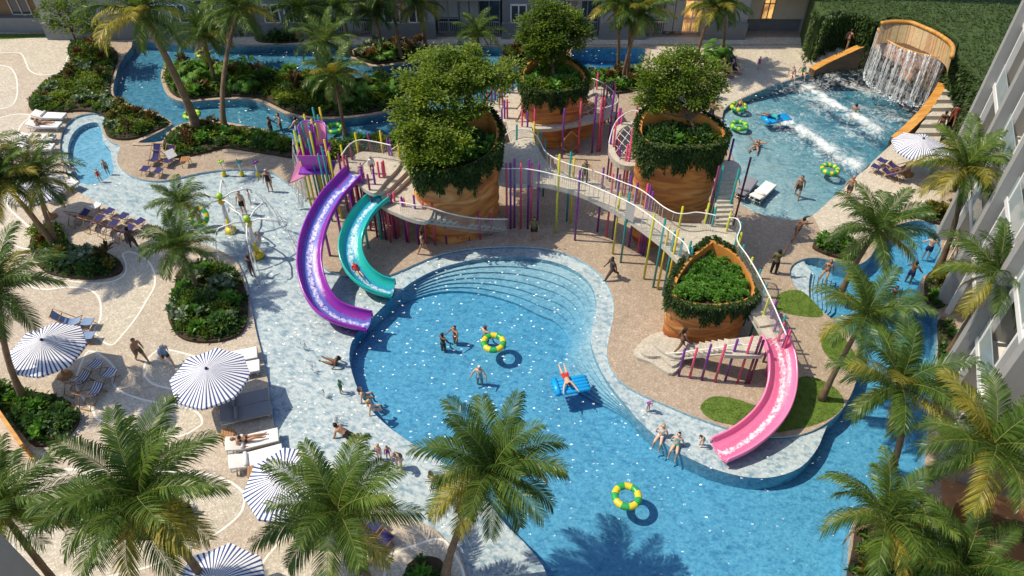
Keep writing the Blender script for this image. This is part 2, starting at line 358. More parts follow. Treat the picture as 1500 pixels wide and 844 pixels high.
M['flow_pink'] = whitewater('pink_channel', (.66, .15, .3), (.92, .8, .85), (.8, .2, .38))
M['hopper_pink'] = gloss('pink_hopper', (.82, .3, .5)); M['hopper_magenta'] = gloss('magenta_hopper', (.5, .06, .5)); M['hopper_purple'] = gloss('purple_hopper', (.22, .05, .42))
M['net'] = mesh_net('white_netting', (.42, .40, .38), 17.0, .13)
M['rope'] = mottled('white_rope', (.72, .72, .7), .1)
M['rust_net'] = mottled('rust_panel', (.42, .16, .07), .2, 3, .8, .3)
M['timber'] = wood('teak', (.30, .14, .05), (.48, .25, .10)); M['timber_orange'] = wood('orange_timber', (.42, .18, .03), (.68, .36, .08), 0, .4)
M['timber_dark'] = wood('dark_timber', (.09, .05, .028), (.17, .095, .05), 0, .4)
M['timber_stripe'] = None
M['canvas_navy'] = mottled('navy_canvas', (.03, .03, .13), .15, 6, .9); M['canvas_white'] = mottled('white_canvas', (.8, .79, .76), .05, 6, .9)
M['canvas_blue'] = mottled('blue_canvas', (.2, .3, .5), .12, 6, .9); M['canvas_stripe'] = band_fabric('striped_canvas', (.04, .06, .2), (.72, .74, .78), 9.0, 1)
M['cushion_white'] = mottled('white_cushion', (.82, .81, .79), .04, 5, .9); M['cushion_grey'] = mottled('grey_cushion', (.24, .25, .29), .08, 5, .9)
M['metal'] = mottled('pale_metal', (.5, .5, .5), .05, 3, .35, 0, 60, .6)
M['chrome'] = mottled('white_tube', (.8, .8, .78), .03, 3, .3)
M['parasol'] = stripes('striped_awning', (.84, .84, .84), (.05, .09, .28), 52)
M['ring_green'] = gloss('green_vinyl', (.03, .36, .08), .3); M['ring_yellow'] = gloss('yellow_vinyl', (.72, .58, .03), .3); M['ring_lime'] = gloss('lime_vinyl', (.45, .6, .03), .3)
M['mat_blue'] = gloss('blue_vinyl', (.01, .36, .78), .3)
M['spray'] = veil('water_spray', (.9, .93, .95), .75); M['curtain_water'] = veil('water_curtain', (.9, .93, .95), .3); M['fall'] = veil('falling_water', (.93, .95, .96), .85, .9)
M['jet'] = mottled('foaming_jet', (.85, .88, .9), .08, 9, .4)
M['ride_yellow'] = gloss('bright_yellow_paint', (.72, .55, .02)); M['ride_green'] = gloss('bright_green_paint', (.35, .6, .04))
SK = {'fair': (.62, .40, .29), 'tan': (.42, .22, .13), 'brown': (.2, .095, .055), 'dark': (.085, .042, .026)}
for k, v in SK.items(): M['skin_' + k] = mottled('skin_' + k, v, .06, 12, .5)
for k, v in {'black': (.012, .012, .014), 'red': (.55, .03, .03), 'teal': (.03, .42, .40), 'navy': (.02, .03, .1), 'white': (.75, .75, .73), 'olive': (.14, .13, .06), 'purple': (.3, .04, .4), 'pinkc': (.75, .3, .4), 'brownc': (.07, .05, .04), 'bluec': (.2, .32, .5), 'green': (.05, .25, .12)}.items(): M['cl_' + k] = mottled('cloth_' + k, v, .12, 12, .85)
for k, v in {'black': (.01, .009, .008), 'brown': (.06, .03, .015), 'blond': (.48, .31, .1), 'grey': (.35, .33, .3), 'white': (.7, .68, .63), 'hat': (.6, .45, .2)}.items(): M['hair_' + k] = mottled('hair_' + k, v, .2, 20, .7)
M['eye'] = mottled('eye_dark', (.01, .01, .01), .1)

# ------------------------------------------------------------------ mesh helper
class MB:
    def __init__(s): s.v = []; s.f = []; s.m = []; s.sm = []
    def add(s, vs, fs, m=0, smooth=False):
        o = len(s.v); s.v += [tuple(p) for p in vs]
        for f in fs: s.f.append(tuple(o + i for i in f)); s.m.append(m); s.sm.append(smooth)
        return o
    def box(s, c, d, m=0, rz=0.0, rx=0.0, ry=0.0):
        x, y, z = d[0] / 2, d[1] / 2, d[2] / 2
        mt = Matrix.Translation(c) @ Matrix.Rotation(rz, 4, 'Z') @ Matrix.Rotation(ry, 4, 'Y') @ Matrix.Rotation(rx, 4, 'X')
        vs = [mt @ Vector(p) for p in ((-x, -y, -z), (x, -y, -z), (x, y, -z), (-x, y, -z), (-x, -y, z), (x, -y, z), (x, y, z), (-x, y, z))]
        s.add(vs, [(3, 2, 1, 0), (4, 5, 6, 7), (0, 1, 5, 4), (1, 2, 6, 5), (2, 3, 7, 6), (3, 0, 4, 7)], m); return s
    def tube(s, pts, r, n=6, m=0, caps=True, closed=False):
        P = [Vector(p) for p in pts]; rs = r if isinstance(r, (list, tuple)) else [r] * len(P)
        up = Vector((0, 0, 1)); vs = []; prev = None
        for i, p in enumerate(P):
            if closed: t = P[(i + 1) % len(P)] - P[i - 1]
            else: t = P[min(i + 1, len(P) - 1)] - P[max(i - 1, 0)]
            if t.length < 1e-9: t = Vector((0, 0, 1))
            t.normalize()
            a = prev if prev is not None else (up if abs(t.z) < .9 else Vector((1, 0, 0)))
            x = (a - t * a.dot(t))
            if x.length < 1e-6: x = t.orthogonal()
            x.normalize(); prev = x; y = t.cross(x)
            for k in range(n):
                q = 2 * pi * k / n; vs.append(p + (x * cos(q) + y * sin(q)) * rs[i])
        fs = []; L = len(P)
        for i in range(L if closed else L - 1):
            j = (i + 1) % L
            for k in range(n): fs.append((i * n + k, i * n + (k + 1) % n, j * n + (k + 1) % n, j * n + k))
        if caps and not closed: fs.append(tuple(range(n - 1, -1, -1))); fs.append(tuple((L - 1) * n + k for k in range(n)))
        s.add(vs, fs, m, True); return s
    def lathe(s, prof, c=(0, 0, 0), n=12, m=0, smooth=True):
        vs = []; fs = []
        for r, z in prof:
            for k in range(n): q = 2 * pi * k / n; vs.append((c[0] + r * cos(q), c[1] + r * sin(q), c[2] + z))
        for i in range(len(prof) - 1):
            for k in range(n): fs.append((i * n + k, i * n + (k + 1) % n, (i + 1) * n + (k + 1) % n, (i + 1) * n + k))
        s.add(vs, fs, m, smooth); return s
    def ball(s, c, r, n=8, k=6, m=0):
        rr = r if isinstance(r, (list, tuple)) else (r, r, r); vs = []; fs = []
        for i in range(k + 1):
            a = -pi / 2 + pi * i / k
            for j in range(n): q = 2 * pi * j / n; vs.append((c[0] + rr[0] * cos(a) * cos(q), c[1] + rr[1] * cos(a) * sin(q), c[2] + rr[2] * sin(a)))
        for i in range(k):
            for j in range(n): fs.append((i * n + j, i * n + (j + 1) % n, (i + 1) * n + (j + 1) % n, (i + 1) * n + j))
        s.add(vs, fs, m, True); return s
    def prism(s, poly, z0, z1, m=0, ms=None, bottom=True):
        """closed slab over an outline (handles concave outlines)"""
        p2 = [Vector((p[0], p[1])) for p in poly]
        if area2(p2) < 0: p2.reverse()
        vs, tris = cdt([p2], lambda x, y: inside(p2, x, y))
        s.add([(v[0], v[1], z1) for v in vs], tris, m)
        if bottom: s.add([(v[0], v[1], z0) for v in vs], [t[::-1] for t in tris], m if ms is None else ms)
        n = len(p2); vv = [(p.x, p.y, z0) for p in p2] + [(p.x, p.y, z1) for p in p2]
        s.add(vv, [(i, (i + 1) % n, n + (i + 1) % n, n + i) for i in range(n)], m if ms is None else ms); return s
    def build(s, name, mats, parent=None, loc=None):
        me = bpy.data.meshes.new(name); me.from_pydata(s.v, [], s.f)
        mats = mats if isinstance(mats, (list, tuple)) else [mats]
        for x in mats: me.materials.append(x)
        me.polygons.foreach_set('material_index', s.m); me.polygons.foreach_set('use_smooth', s.sm); me.update()
        o = bpy.data.objects.new(name, me); C.objects.link(o)
        if loc is not None: o.location = loc
        if parent is not None: o.parent = parent
        return o
def cdt(polys, pred):
    vs = []; es = []
    for p in polys:
        o = len(vs); n = len(p)
        vs += [Vector((q[0], q[1])) for q in p]; es += [(o + i, o + (i + 1) % n) for i in range(n)]
    r = delaunay_2d_cdt(vs, es, [], 0, 1e-5)
    V, T = r[0], r[2]; out = []
    for t in T:
        cx = sum(V[i].x for i in t) / len(t); cy = sum(V[i].y for i in t) / len(t)
        if pred(cx, cy):
            t = list(t)
            if area2([V[i] for i in t]) < 0: t.reverse()
            out.append(tuple(t))
    return V, out
def tag(o, label=None, cat=None, group=None, kind=None):
    if label: o['label'] = label
    if cat: o['category'] = cat
    if group: o['group'] = group
    if kind: o['kind'] = kind
    return o
def empty(name, loc, rz=0.0, label=None, cat=None, group=None):
    o = bpy.data.objects.new(name, None); C.objects.link(o); o.empty_display_size = .2
    o.location = loc; o.rotation_euler = (0, 0, rz); return tag(o, label, cat, group)
def copy_tree(o, parent=None):
    c = o.copy(); C.objects.link(c)
    if parent is not None: c.parent = parent
    for ch in list(o.children): copy_tree(ch, c)
    return c
def sheet(name, polys, pred, z, mat, kind='structure', label=None):
    V, T = cdt(polys, pred); b = MB(); b.add([(v.x, v.y, z) for v in V], T)
    o = b.build(name, mat); return tag(o, label, None, None, kind)
# ================================================================== THE SETTING
def OUT(px, n=4): return [Vector((p.x, p.y)) for p in cr(W(px), n)]
lagoon = OUT([(690, 900), (686, 850), (672, 808), (650, 788), (628, 770), (560, 745), (480, 714), (430, 690), (411, 660), (402, 625), (393, 560), (384, 520), (374, 480),
    (364, 425), (350, 388), (330, 371), (300, 358), (262, 343), (225, 329), (190, 317), (165, 307), (130, 290), (108, 275), (98, 255), (90, 232), (88, 210), (93, 190), (103, 176), (120, 168),
    (140, 166), (156, 171), (150, 185), (153, 199), (163, 208), (176, 214), (172, 226), (173, 241), (186, 254), (205, 262), (228, 265), (250, 263), (275, 257), (300, 252), (335, 248), (370, 248),
    (398, 252), (412, 262), (430, 275), (455, 300), (463, 325), (464, 360), (472, 388), (490, 400), (520, 405), (560, 405), (590, 395), (612, 385), (650, 371), (700, 363), (760, 361), (810, 366),
    (850, 381), (880, 403), (896, 430), (899, 458), (893, 490), (889, 517), (898, 545), (925, 570), (985, 597), (1030, 615), (1080, 631), (1130, 640), (1170, 637), (1202, 625), (1228, 606),
    (1243, 585), (1252, 565), (1259, 540), (1260, 515), (1248, 492), (1228, 475), (1206, 457), (1181, 436), (1164, 418), (1157, 400), (1162, 387), (1178, 379), (1200, 378), (1230, 384), (1256, 388),
    (1276, 375), (1290, 350), (1312, 331), (1345, 323), (1374, 331), (1379, 350), (1375, 390), (1352, 405), (1347, 425), (1353, 446), (1374, 458), (1372, 520), (1363, 600), (1356, 660), (1350, 730),
    (1312, 751), (1276, 743), (1258, 746), (1247, 775), (1243, 810), (1242, 850), (1242, 900)], 3)
deep_px = [(806, 920), (803, 844), (775, 800), (740, 765), (700, 715), (660, 683), (640, 670), (600, 645), (560, 615), (530, 580), (515, 543), (511, 515), (519, 490), (545, 462), (580, 428), (612, 405),
    (650, 388), (700, 377), (760, 374), (808, 380), (843, 394), (866, 415), (874, 445), (868, 480), (866, 500), (875, 528), (893, 560), (921, 595), (943, 620), (985, 654), (1020, 673), (1055, 687), (1100, 697), (1140, 695),
    (1175, 681), (1198, 655), (1209, 630), (1222, 600), (1232, 570), (1238, 540), (1232, 512), (1218, 485), (1200, 462), (1188, 440), (1186, 415), (1189, 395), (1196, 365), (1400, 300), (1420, 500), (1400, 760),
    (1300, 770), (1290, 900), (1280, 920)]
deep = OUT(deep_px, 3)
def inner(k):   # the curved steps going down at the head of the big pool; elsewhere the wall drops straight
    out = []; c = Vector((730, 620))
    for x, y in deep_px:
        w = 0
        if 540 < x < 900 and y < 600:
            w = min(1, max(0, (x - 570) / 240)) if y < 470 and x < 860 else 1.0
            if x > 860: w = min(1, max(0, (600 - y) / 110))
        v = (c - Vector((x, y))); d = v.normalized() * (11 * (k + 1)) * w
        if x > 1180 and y < 450 and x < 1200: d = Vector((7 * (k + 1), 0))
        out.append((x + d.x, y + d.y))
    return OUT(out, 3)
steps = [inner(k) for k in range(6)]
lobe = OUT([(112, 262), (102, 245), (98, 225), (100, 205), (108, 190), (122, 180), (140, 177), (148, 190), (150, 205), (160, 218), (163, 235), (165, 250), (150, 262), (130, 268)], 3)
river = OUT([(200, 60), (260, 66), (330, 68), (400, 67), (480, 66), (560, 68), (650, 69), (735, 70), (734, 84), (748, 96), (768, 105), (762, 122), (748, 138), (722, 152), (705, 170), (690, 195), (640, 200), (600, 197), (570, 198), (520, 207),
    (470, 213), (442, 213), (425, 204), (390, 191), (345, 182), (310, 177), (275, 180), (254, 188), (242, 200), (237, 208), (203, 210), (222, 200), (252, 183), (240, 172), (215, 162), (190, 154), (167, 140), (170, 112), (178, 90), (193, 70)], 3)
lap = OUT([(842, 71), (870, 70), (905, 70), (944, 71), (944, 84), (936, 98), (905, 102), (872, 104), (852, 112), (838, 108), (836, 88)], 3)
isle = OUT([(246, 97), (236, 110), (239, 128), (248, 142), (270, 150), (300, 148), (340, 146), (375, 148), (400, 159), (422, 169), (450, 174), (490, 175), (540, 170), (588, 160), (604, 145), (598, 128), (560, 116), (520, 115), (480, 110), (450, 105), (400, 104), (350, 95), (300, 91)], 3)
isle2 = OUT([(520, 72), (514, 85), (545, 98), (580, 95), (617, 87), (638, 76), (600, 66), (550, 65)], 3)
wave = OUT([(1060, 162), (1090, 143), (1140, 123), (1190, 107), (1235, 95), (1272, 91), (1320, 88), (1395, 95), (1388, 135), (1372, 160), (1345, 182), (1310, 208), (1280, 235), (1247, 266), (1215, 294), (1186, 318), (1150, 322), (1110, 312), (1082, 296), (1083, 270), (1075, 235), (1062, 200)], 3)
deckrect = [Vector(p) for p in ((-46, -30), (46, -30), (46, 62), (-46, 62))]
pools = [lagoon, river, lap, wave]
def in_water(x, y):
    if inside(lagoon, x, y) or inside(lap, x, y) or inside(wave, x, y): return True
    return inside(river, x, y) and not inside(isle, x, y) and not inside(isle2, x, y)
sheet('ground', [[Vector(p) for p in ((-600, -400), (600, -400), (600, 1000), (-600, 1000))]], lambda x, y: True, -6.0, M['soil'])
sheet('pool_deck', [deckrect, lagoon, river, lap, wave, isle, isle2], lambda x, y: inside(deckrect, x, y) and not in_water(x, y), 0, M['tan'])
# pool floors
o = sheet('pool_floor_shallow', [lagoon, deep, lobe], lambda x, y: inside(lagoon, x, y) and not inside(deep, x, y) and not inside(lobe, x, y), -.13, M['tile_shallow'])
zs = [-.36, -.45, -.54, -.63, -.72, -.81, -.95]
rings = [deep] + steps
for k in range(7):
    a = rings[k]; b = rings[k + 1] if k < 6 else None
    sheet('pool_floor', [a] + ([b] if b else []), (lambda x, y, a=a, b=b: inside(a, x, y) and (b is None or not inside(b, x, y))), zs[k], M['tiles'][(0, 1, 1, 2, 2, 3, 4)[k]])
sheet('pool_floor', [lobe], lambda x, y: inside(lobe, x, y), -.45, M['tile_deep'])
sheet('river_floor', [river], lambda x, y: inside(river, x, y), -.55, M['tile_river'])
sheet('pool_floor', [lap], lambda x, y: inside(lap, x, y), -1.2, M['tile_deep'])
def wall_strip(name, poly, z0, z1, mat):
    b = MB(); n = len(poly); b.add([(p[0], p[1], z0) for p in poly] + [(p[0], p[1], z1) for p in poly], [(i, (i + 1) % n, n + (i + 1) % n, n + i) for i in range(n)])
    return tag(b.build(name, mat), None, None, None, 'structure')
wall_strip('pool_edge', lagoon, -1.4, 0, M['tile_wall']); wall_strip('pool_edge', river, -1.2, 0, M['tile_wall']); wall_strip('pool_edge', lap, -1.3, 0, M['tile_wall'])
for q in (isle, isle2): wall_strip('pool_edge', q, -1.2, 0, M['tile_wall'])
wall_strip('pool_step_edge', lobe, -.45, -.13, M['tile_step'])
for k in range(7): wall_strip('pool_step_edge', rings[k], zs[k], -.131 if k == 0 else zs[k - 1] - .001, M['tile_step'])
# sloping floor of the wave pool: shallow at the beach end, deep below the waterfall
b = MB(); vs, T = cdt([wave] + [[Vector((x + dx, y + dy)) for dx, dy in ((-.8, -.8), (.8, -.8), (.8, .8), (-.8, .8))] for x, y in scatter(wave, 60, 1.2, 2.0)], lambda x, y: inside(wave, x, y))
A0, A1 = G(1072, 195), G(1350, 150)
def slope(x, y):
    d = (A1 - A0).to_2d(); t = (Vector((x, y)) - A0.to_2d()).dot(d) / d.length_squared
    return -.16 - 1.5 * max(0, t)
b.add([(v.x, v.y, slope(v.x, v.y)) for v in vs], T); tag(b.build('pool_floor', M['tile_wave']), kind='structure')
wall_strip('pool_edge', wave, -2.2, 0, M['tile_wall'])
# water bodies (closed volumes, absorbing with depth; graded tiles add to the depth colour)
def water_body(name, polys, pred, mat, top=-.07, bot=-4.0):
    V, T = cdt(polys, pred); b = MB()
    b.add([(v.x, v.y, top) for v in V], T); b.add([(v.x, v.y, bot) for v in V], [t[::-1] for t in T])
    e = {}
    for t in T:
        for i in range(3): e[(t[i], t[(i + 1) % 3])] = 1
    for (i, j) in list(e):
        if (j, i) not in e: b.add([(V[i].x, V[i].y, bot), (V[j].x, V[j].y, bot), (V[j].x, V[j].y, top), (V[i].x, V[i].y, top)], [(0, 1, 2, 3)])
    o = b.build(name, mat)
    bm = bmesh.new(); bm.from_mesh(o.data); bmesh.ops.remove_doubles(bm, verts=bm.verts, dist=1e-4); bm.to_mesh(o.data); bm.free()
    return tag(o, kind='structure')
lg = offset(lagoon, .03); rv = offset(river, .03); lp = offset(lap, .03); i1 = offset(isle, -.03); i2 = offset(isle2, -.03); wv = offset(wave, .03)
water_body('water', [lg], lambda x, y: inside(lg, x, y), M['water'])
water_body('water', [rv, i1, i2], lambda x, y: inside(rv, x, y) and not inside(i1, x, y) and not inside(i2, x, y), M['river_water'])
water_body('water', [lp], lambda x, y: inside(lp, x, y), M['river_water'])
# wave pool water: real swell with breaking crests
crests = [([(1183, 130), (1200, 141), (1216, 153), (1240, 166), (1262, 178), (1284, 192)], 1.0), ([(1150, 178), (1172, 190), (1196, 206), (1222, 224), (1240, 236), (1258, 243)], .95), ([(1218, 112), (1240, 124), (1264, 134), (1290, 142), (1318, 150)], .6), ([(1132, 150), (1165, 158), (1195, 170), (1222, 185), (1250, 200)], .28), ([(1270, 100), (1300, 122), (1330, 136), (1352, 146)], .5), ([(1190, 158), (1215, 172), (1240, 190), (1262, 206)], .5), ([(1240, 150), (1270, 160), (1300, 172), (1322, 178)], .55)]
CW = [([p.to_2d() for p in cr(W(c), 4, False)], a) for c, a in crests]
def crest(x, y):
    best = 0; h = 0
    for pts, a in CW:
        for i in range(len(pts) - 1):
            p, q = pts[i], pts[i + 1]; d = q - p; t = max(0, min(1, (Vector((x, y)) - p).dot(d) / d.length_squared))
            r = Vector((x, y)) - (p + d * t); k = math.exp(-(r.length / .55) ** 2)
            back = math.exp(-(r.length / 2.6) ** 2) * .45
            best = max(best, a * max(k, back)); h = max(h, .22 * a * math.exp(-(r.length / .7) ** 2))
    return best, h
gx = [p.x for p in wv]; gy = [p.y for p in wv]; st = .42
grid = [[Vector((x, y))] for x in np.arange(min(gx), max(gx), st) for y in np.arange(min(gy), max(gy), st) if inside(wv, x, y) and edge_dist(wv, x, y) > .25]
vs_ = [Vector((p[0], p[1])) for p in wv]; n0 = len(vs_); es_ = [(i, (i + 1) % n0) for i in range(n0)]
vs_ += [g[0] + Vector((random.uniform(-.06, .06), random.uniform(-.06, .06))) for g in grid]
rr_ = delaunay_2d_cdt(vs_, es_, [], 0, 1e-5); V, T = rr_[0], []
for t in rr_[2]:
    t = list(t); cx = sum(V[i].x for i in t) / 3; cy = sum(V[i].y for i in t) / 3
    if inside(wv, cx, cy):
        if area2([V[i] for i in t]) < 0: t.reverse()
        T.append(tuple(t))
b = MB(); cc = [crest(v.x, v.y) for v in V]
zz = [-.06 + c[1] + .035 * sin(v.x * 1.9 + v.y * .7) + .03 * sin(v.y * 2.3 - v.x * 1.1) for v, c in zip(V, cc)]
b.add([(v.x, v.y, z) for v, z in zip(V, zz)], T, 0, True); b.add([(v.x, v.y, -4) for v in V], [t[::-1] for t in T])
e = {(t[i], t[(i + 1) % 3]) for t in T for i in range(3)}
for i, j in list(e):
    if (j, i) not in e: b.add([(V[i].x, V[i].y, -4), (V[j].x, V[j].y, -4), (V[j].x, V[j].y, zz[j]), (V[i].x, V[i].y, zz[i])], [(0, 1, 2, 3)])
o = b.build('wave_water', M['wave_water']); tag(o, 'blue green wave pool water with white breaking crests', kind='structure')
at = o.data.attributes.new('foam', 'FLOAT', 'POINT'); vals = [0.0] * len(o.data.vertices)
for i in range(len(V)): q_ = V[i]; dd_ = max(0, min(1, -(slope(q_.x, q_.y) + .75) * 1.6)); vals[i] = max(cc[i][0] * .46, .12 * dd_)
at.data.foreach_set('value', vals)
bm = bmesh.new(); bm.from_mesh(o.data); bmesh.ops.remove_doubles(bm, verts=bm.verts, dist=1e-4); bm.to_mesh(o.data); bm.free()
# stone copings along the pools
def coping(poly, w, z, name='pool_coping', d=.0):
    a = offset(poly, d); c = offset(poly, d + w); n = len(poly); b = MB(); ok = []
    b.add([(p.x, p.y, z) for p in a] + [(p.x, p.y, z) for p in c] + [(p.x, p.y, -.05) for p in a], [(i, (i + 1) % n, n + (i + 1) % n, n + i) for i in range(n)] + [(2 * n + i, 2 * n + (i + 1) % n, (i + 1) % n, i) for i in range(n)])
    tag(b.build(name, M['coping']), kind='structure')
coping(river, .28, .05); coping(isle, -.25, .05); coping(isle2, -.25, .05); coping(lap, .3, .05)
# pale paving areas with white inlaid outlines
pale = [[(-20, 58), (60, 55), (105, 58), (112, 66), (100, 82), (95, 95), (85, 107), (60, 110), (44, 104), (38, 92), (32, 80), (20, 77), (-20, 77)],
        [(-30, 98), (8, 97), (20, 105), (25, 120), (25, 140), (18, 154), (0, 160), (-30, 160)],
        [(-30, 225), (-10, 180), (20, 168), (45, 170), (30, 185), (20, 215), (0, 260), (10, 300), (40, 330), (60, 350), (40, 365), (0, 350), (-30, 330)],
        [(60, 424), (100, 421), (130, 424), (145, 437), (148, 455), (146, 470), (138, 485), (150, 500), (165, 505), (180, 490), (200, 465), (215, 440), (226, 420), (226, 400), (216, 382), (195, 370), (180, 372), (185, 388), (180, 405), (150, 415), (90, 410), (40, 400), (20, 410)],
        [(238, 512), (222, 520), (212, 535), (212, 550), (225, 563), (250, 570), (275, 578), (310, 560), (300, 530), (270, 518)],
        [(118, 535), (112, 555), (113, 570), (135, 600), (152, 618), (250, 640), (290, 626), (296, 615), (285, 602), (255, 593), (215, 587), (180, 575), (165, 560), (168, 540), (150, 522), (130, 515)],
        [(30, 700), (60, 690), (120, 688), (200, 690), (285, 692), (330, 703), (355, 720), (358, 735), (350, 755), (320, 780), (290, 795), (240, 822), (180, 840), (60, 860), (20, 800), (45, 770), (38, 735)],
        [(375, 844), (400, 805), (440, 775), (500, 800), (520, 830), (510, 880), (370, 880)],
        [(565, 830), (575, 812), (605, 800), (645, 790), (668, 815), (680, 845), (680, 890), (570, 890)]]
plain = [([(-120, 40), (96, 52), (112, 62), (100, 90), (44, 140), (40, 166), (100, 172), (88, 200), (88, 230), (108, 275), (165, 307), (225, 329), (262, 343), (300, 358), (350, 388), (364, 425), (374, 480), (384, 520), (393, 560), (402, 625), (411, 660), (430, 690), (480, 714), (560, 745), (628, 770), (672, 808), (690, 900), (200, 1000), (-400, 900), (-400, 300)], 'pale_tan'),
         ([(1310, 208), (1280, 235), (1247, 266), (1215, 294), (1190, 315), (1205, 345), (1260, 360), (1330, 315), (1380, 290), (1400, 250), (1385, 215), (1335, 205)], 'light'),
         ([(950, 69), (1195, 66), (1200, 85), (1192, 104), (1140, 121), (1090, 141), (1062, 158), (1045, 140), (1040, 110), (950, 104)], 'light')]
for q, mt in plain:
    P2 = [p.to_2d() for p in W(q)]
    sheet('paving', [P2] + pools, lambda x, y, P2=P2: inside(P2, x, y) and not in_water(x, y), .004, M[mt])
for q in pale:
    P2 = OUT(q, 4)
    sheet('paving', [P2] + pools, lambda x, y, P2=P2: inside(P2, x, y) and not in_water(x, y), .008, M['light'])
    b = MB(); a = offset(P2, -.045); c = offset(P2, .045); n = len(P2); fs = [(i, (i + 1) % n, n + (i + 1) % n, n + i) for i in range(n) if not in_water(P2[i].x, P2[i].y)]
    b.add([(p.x, p.y, .012) for p in a] + [(p.x, p.y, .012) for p in c], fs); tag(b.build('paving_line', M['white_line']), kind='structure')
# white path before the long building
b = MB(); b.box((0, 52.15, .03), (44, 1.1, .06)); tag(b.build('path', M['light']), kind='structure')

# ------------------------------------------------------------------ leaf clumps and plants
def leafquad(b, base, d, L, w, m=0, droop=.3, side=None):
    d = Vector(d).normalized(); s = side if side is not None else d.cross(Vector((0, 0, 1)))
    if s.length < .05: s = Vector((1, 0, 0))
    s = s.normalized(); p = Vector(base); q = p + d * L * .5; r = p + d * L + Vector((0, 0, -droop * L))
    b.add([p, q + s * w, r, q - s * w], [(0, 1, 2, 3)], m)
def rosette(b, c, L, w, n, m=0, e0=.2, e1=1.2, droop=.4):
    for i in range(n):
        az = 2 * pi * random.random(); el = random.uniform(e0, e1)
        d = Vector((cos(az) * cos(el), sin(az) * cos(el), sin(el)))
        leafquad(b, Vector(c) + d * .03, d, L * random.uniform(.7, 1.1), w * random.uniform(.8, 1.2), m, droop * random.uniform(.4, 1.1))
def bushy(b, c, r, n, lw, m=0, flat=.8, core=.35):
    for i in range(n):
        d = Vector((random.gauss(0, 1), random.gauss(0, 1), abs(random.gauss(0, 1)) * .9 + .05)).normalized()
        p = Vector(c) + Vector((d.x, d.y, d.z * flat)) * r * random.uniform(core, 1.0)
        dd = (d + Vector((random.uniform(-.8, .8), random.uniform(-.8, .8), random.uniform(-.3, .5)))).normalized()
        leafquad(b, p, dd, lw * random.uniform(1.2, 2.2), lw * random.uniform(.35, .55), m, random.uniform(0, .5))
def plant_proto(kind):
    b = MB()
    if kind == 'broad_leaf_shrub':
        for q in range(5): rosette(b, (random.uniform(-.22, .22), random.uniform(-.22, .22), random.uniform(.05, .3)), .42, .075, 13, 0, .25, 1.4, .35)
        ms = [M['leaf_fresh']]
    elif kind == 'round_bush': bushy(b, (0, 0, .12), .5, 330, .085); ms = [M['leaf']]
    elif kind == 'dark_bush': bushy(b, (0, 0, .1), .48, 230, .12); ms = [M['leaf_dark']]
    elif kind == 'red_leaf_shrub':
        for q in range(6): rosette(b, (random.uniform(-.25, .25), random.uniform(-.25, .25), random.uniform(.15, .5)), .36, .05, 14, 0, .2, 1.4, .2)
        ms = [M['leaf_red']]
    elif kind == 'gold_leaf_shrub':
        for q in range(6): rosette(b, (random.uniform(-.25, .25), random.uniform(-.25, .25), random.uniform(.1, .45)), .36, .055, 14, 0, .2, 1.4, .2)
        ms = [M['leaf_gold']]
    elif kind == 'pale_edged_shrub':
        for q in range(6): rosette(b, (random.uniform(-.25, .25), random.uniform(-.25, .25), random.uniform(.1, .35)), .3, .08, 12, 0, .1, 1.3, .3)
        ms = [M['leaf_pale']]
    elif kind == 'fan_leaf_plant':
        for i in range(16):
            az = 2 * pi * i / 16 + random.uniform(-.2, .2); el = random.uniform(.5, 1.3); L = random.uniform(.5, .95)
            d = Vector((cos(az) * cos(el), sin(az) * cos(el), sin(el))); tip = d * L
            b.tube([(0, 0, .03), tip * .5 + Vector((0, 0, .05)), tip], .008, 3, 0)
            for k in range(11):
                q = -1.3 + 2.6 * k / 10; s = d.cross(Vector((0, 0, 1))).normalized(); dd = (Vector((d.x, d.y, 0)).normalized() * cos(q) + s * sin(q) + Vector((0, 0, -.1))).normalized()
                leafquad(b, tip, dd, .36, .03, 0, .35)
        ms = [M['leaf_fresh']]
    return b, ms
PLANT_LABEL = {'broad_leaf_shrub': 'bright green broad leaved shrub', 'round_bush': 'rounded leafy green bush', 'dark_bush': 'dark green glossy bush', 'red_leaf_shrub': 'red and bronze leaved shrub', 'gold_leaf_shrub': 'yellow streaked croton shrub', 'pale_edged_shrub': 'pale edged variegated shrub', 'fan_leaf_plant': 'fan leaved young palm plant'}
PROTO = {}
def plant(kind, x, y, z, s, where, group):
    if kind not in PROTO or not PROTO[kind].get('mesh'):
        PROTO[kind] = {'mesh': [plant_proto(kind) for _ in range(2)]}
        PROTO[kind]['mesh'] = [(bb.build(kind, ms)) for bb, ms in PROTO[kind]['mesh']]
        for q in PROTO[kind]['mesh'][1:] + PROTO[kind]['mesh'][:1]: q['tmpl'] = 1
    src = random.choice(PROTO[kind]['mesh'])
    o = src.copy() if not src.get('tmpl') else src
    if src.get('tmpl'): del src['tmpl']
    else: C.objects.link(o)
    o.location = (x, y, z); o.rotation_euler = (0, 0, random.uniform(0, 6.28)); o.scale = (s, s, s * random.uniform(.85, 1.15))
    return tag(o, PLANT_LABEL[kind] + ' ' + where, 'shrub', group)
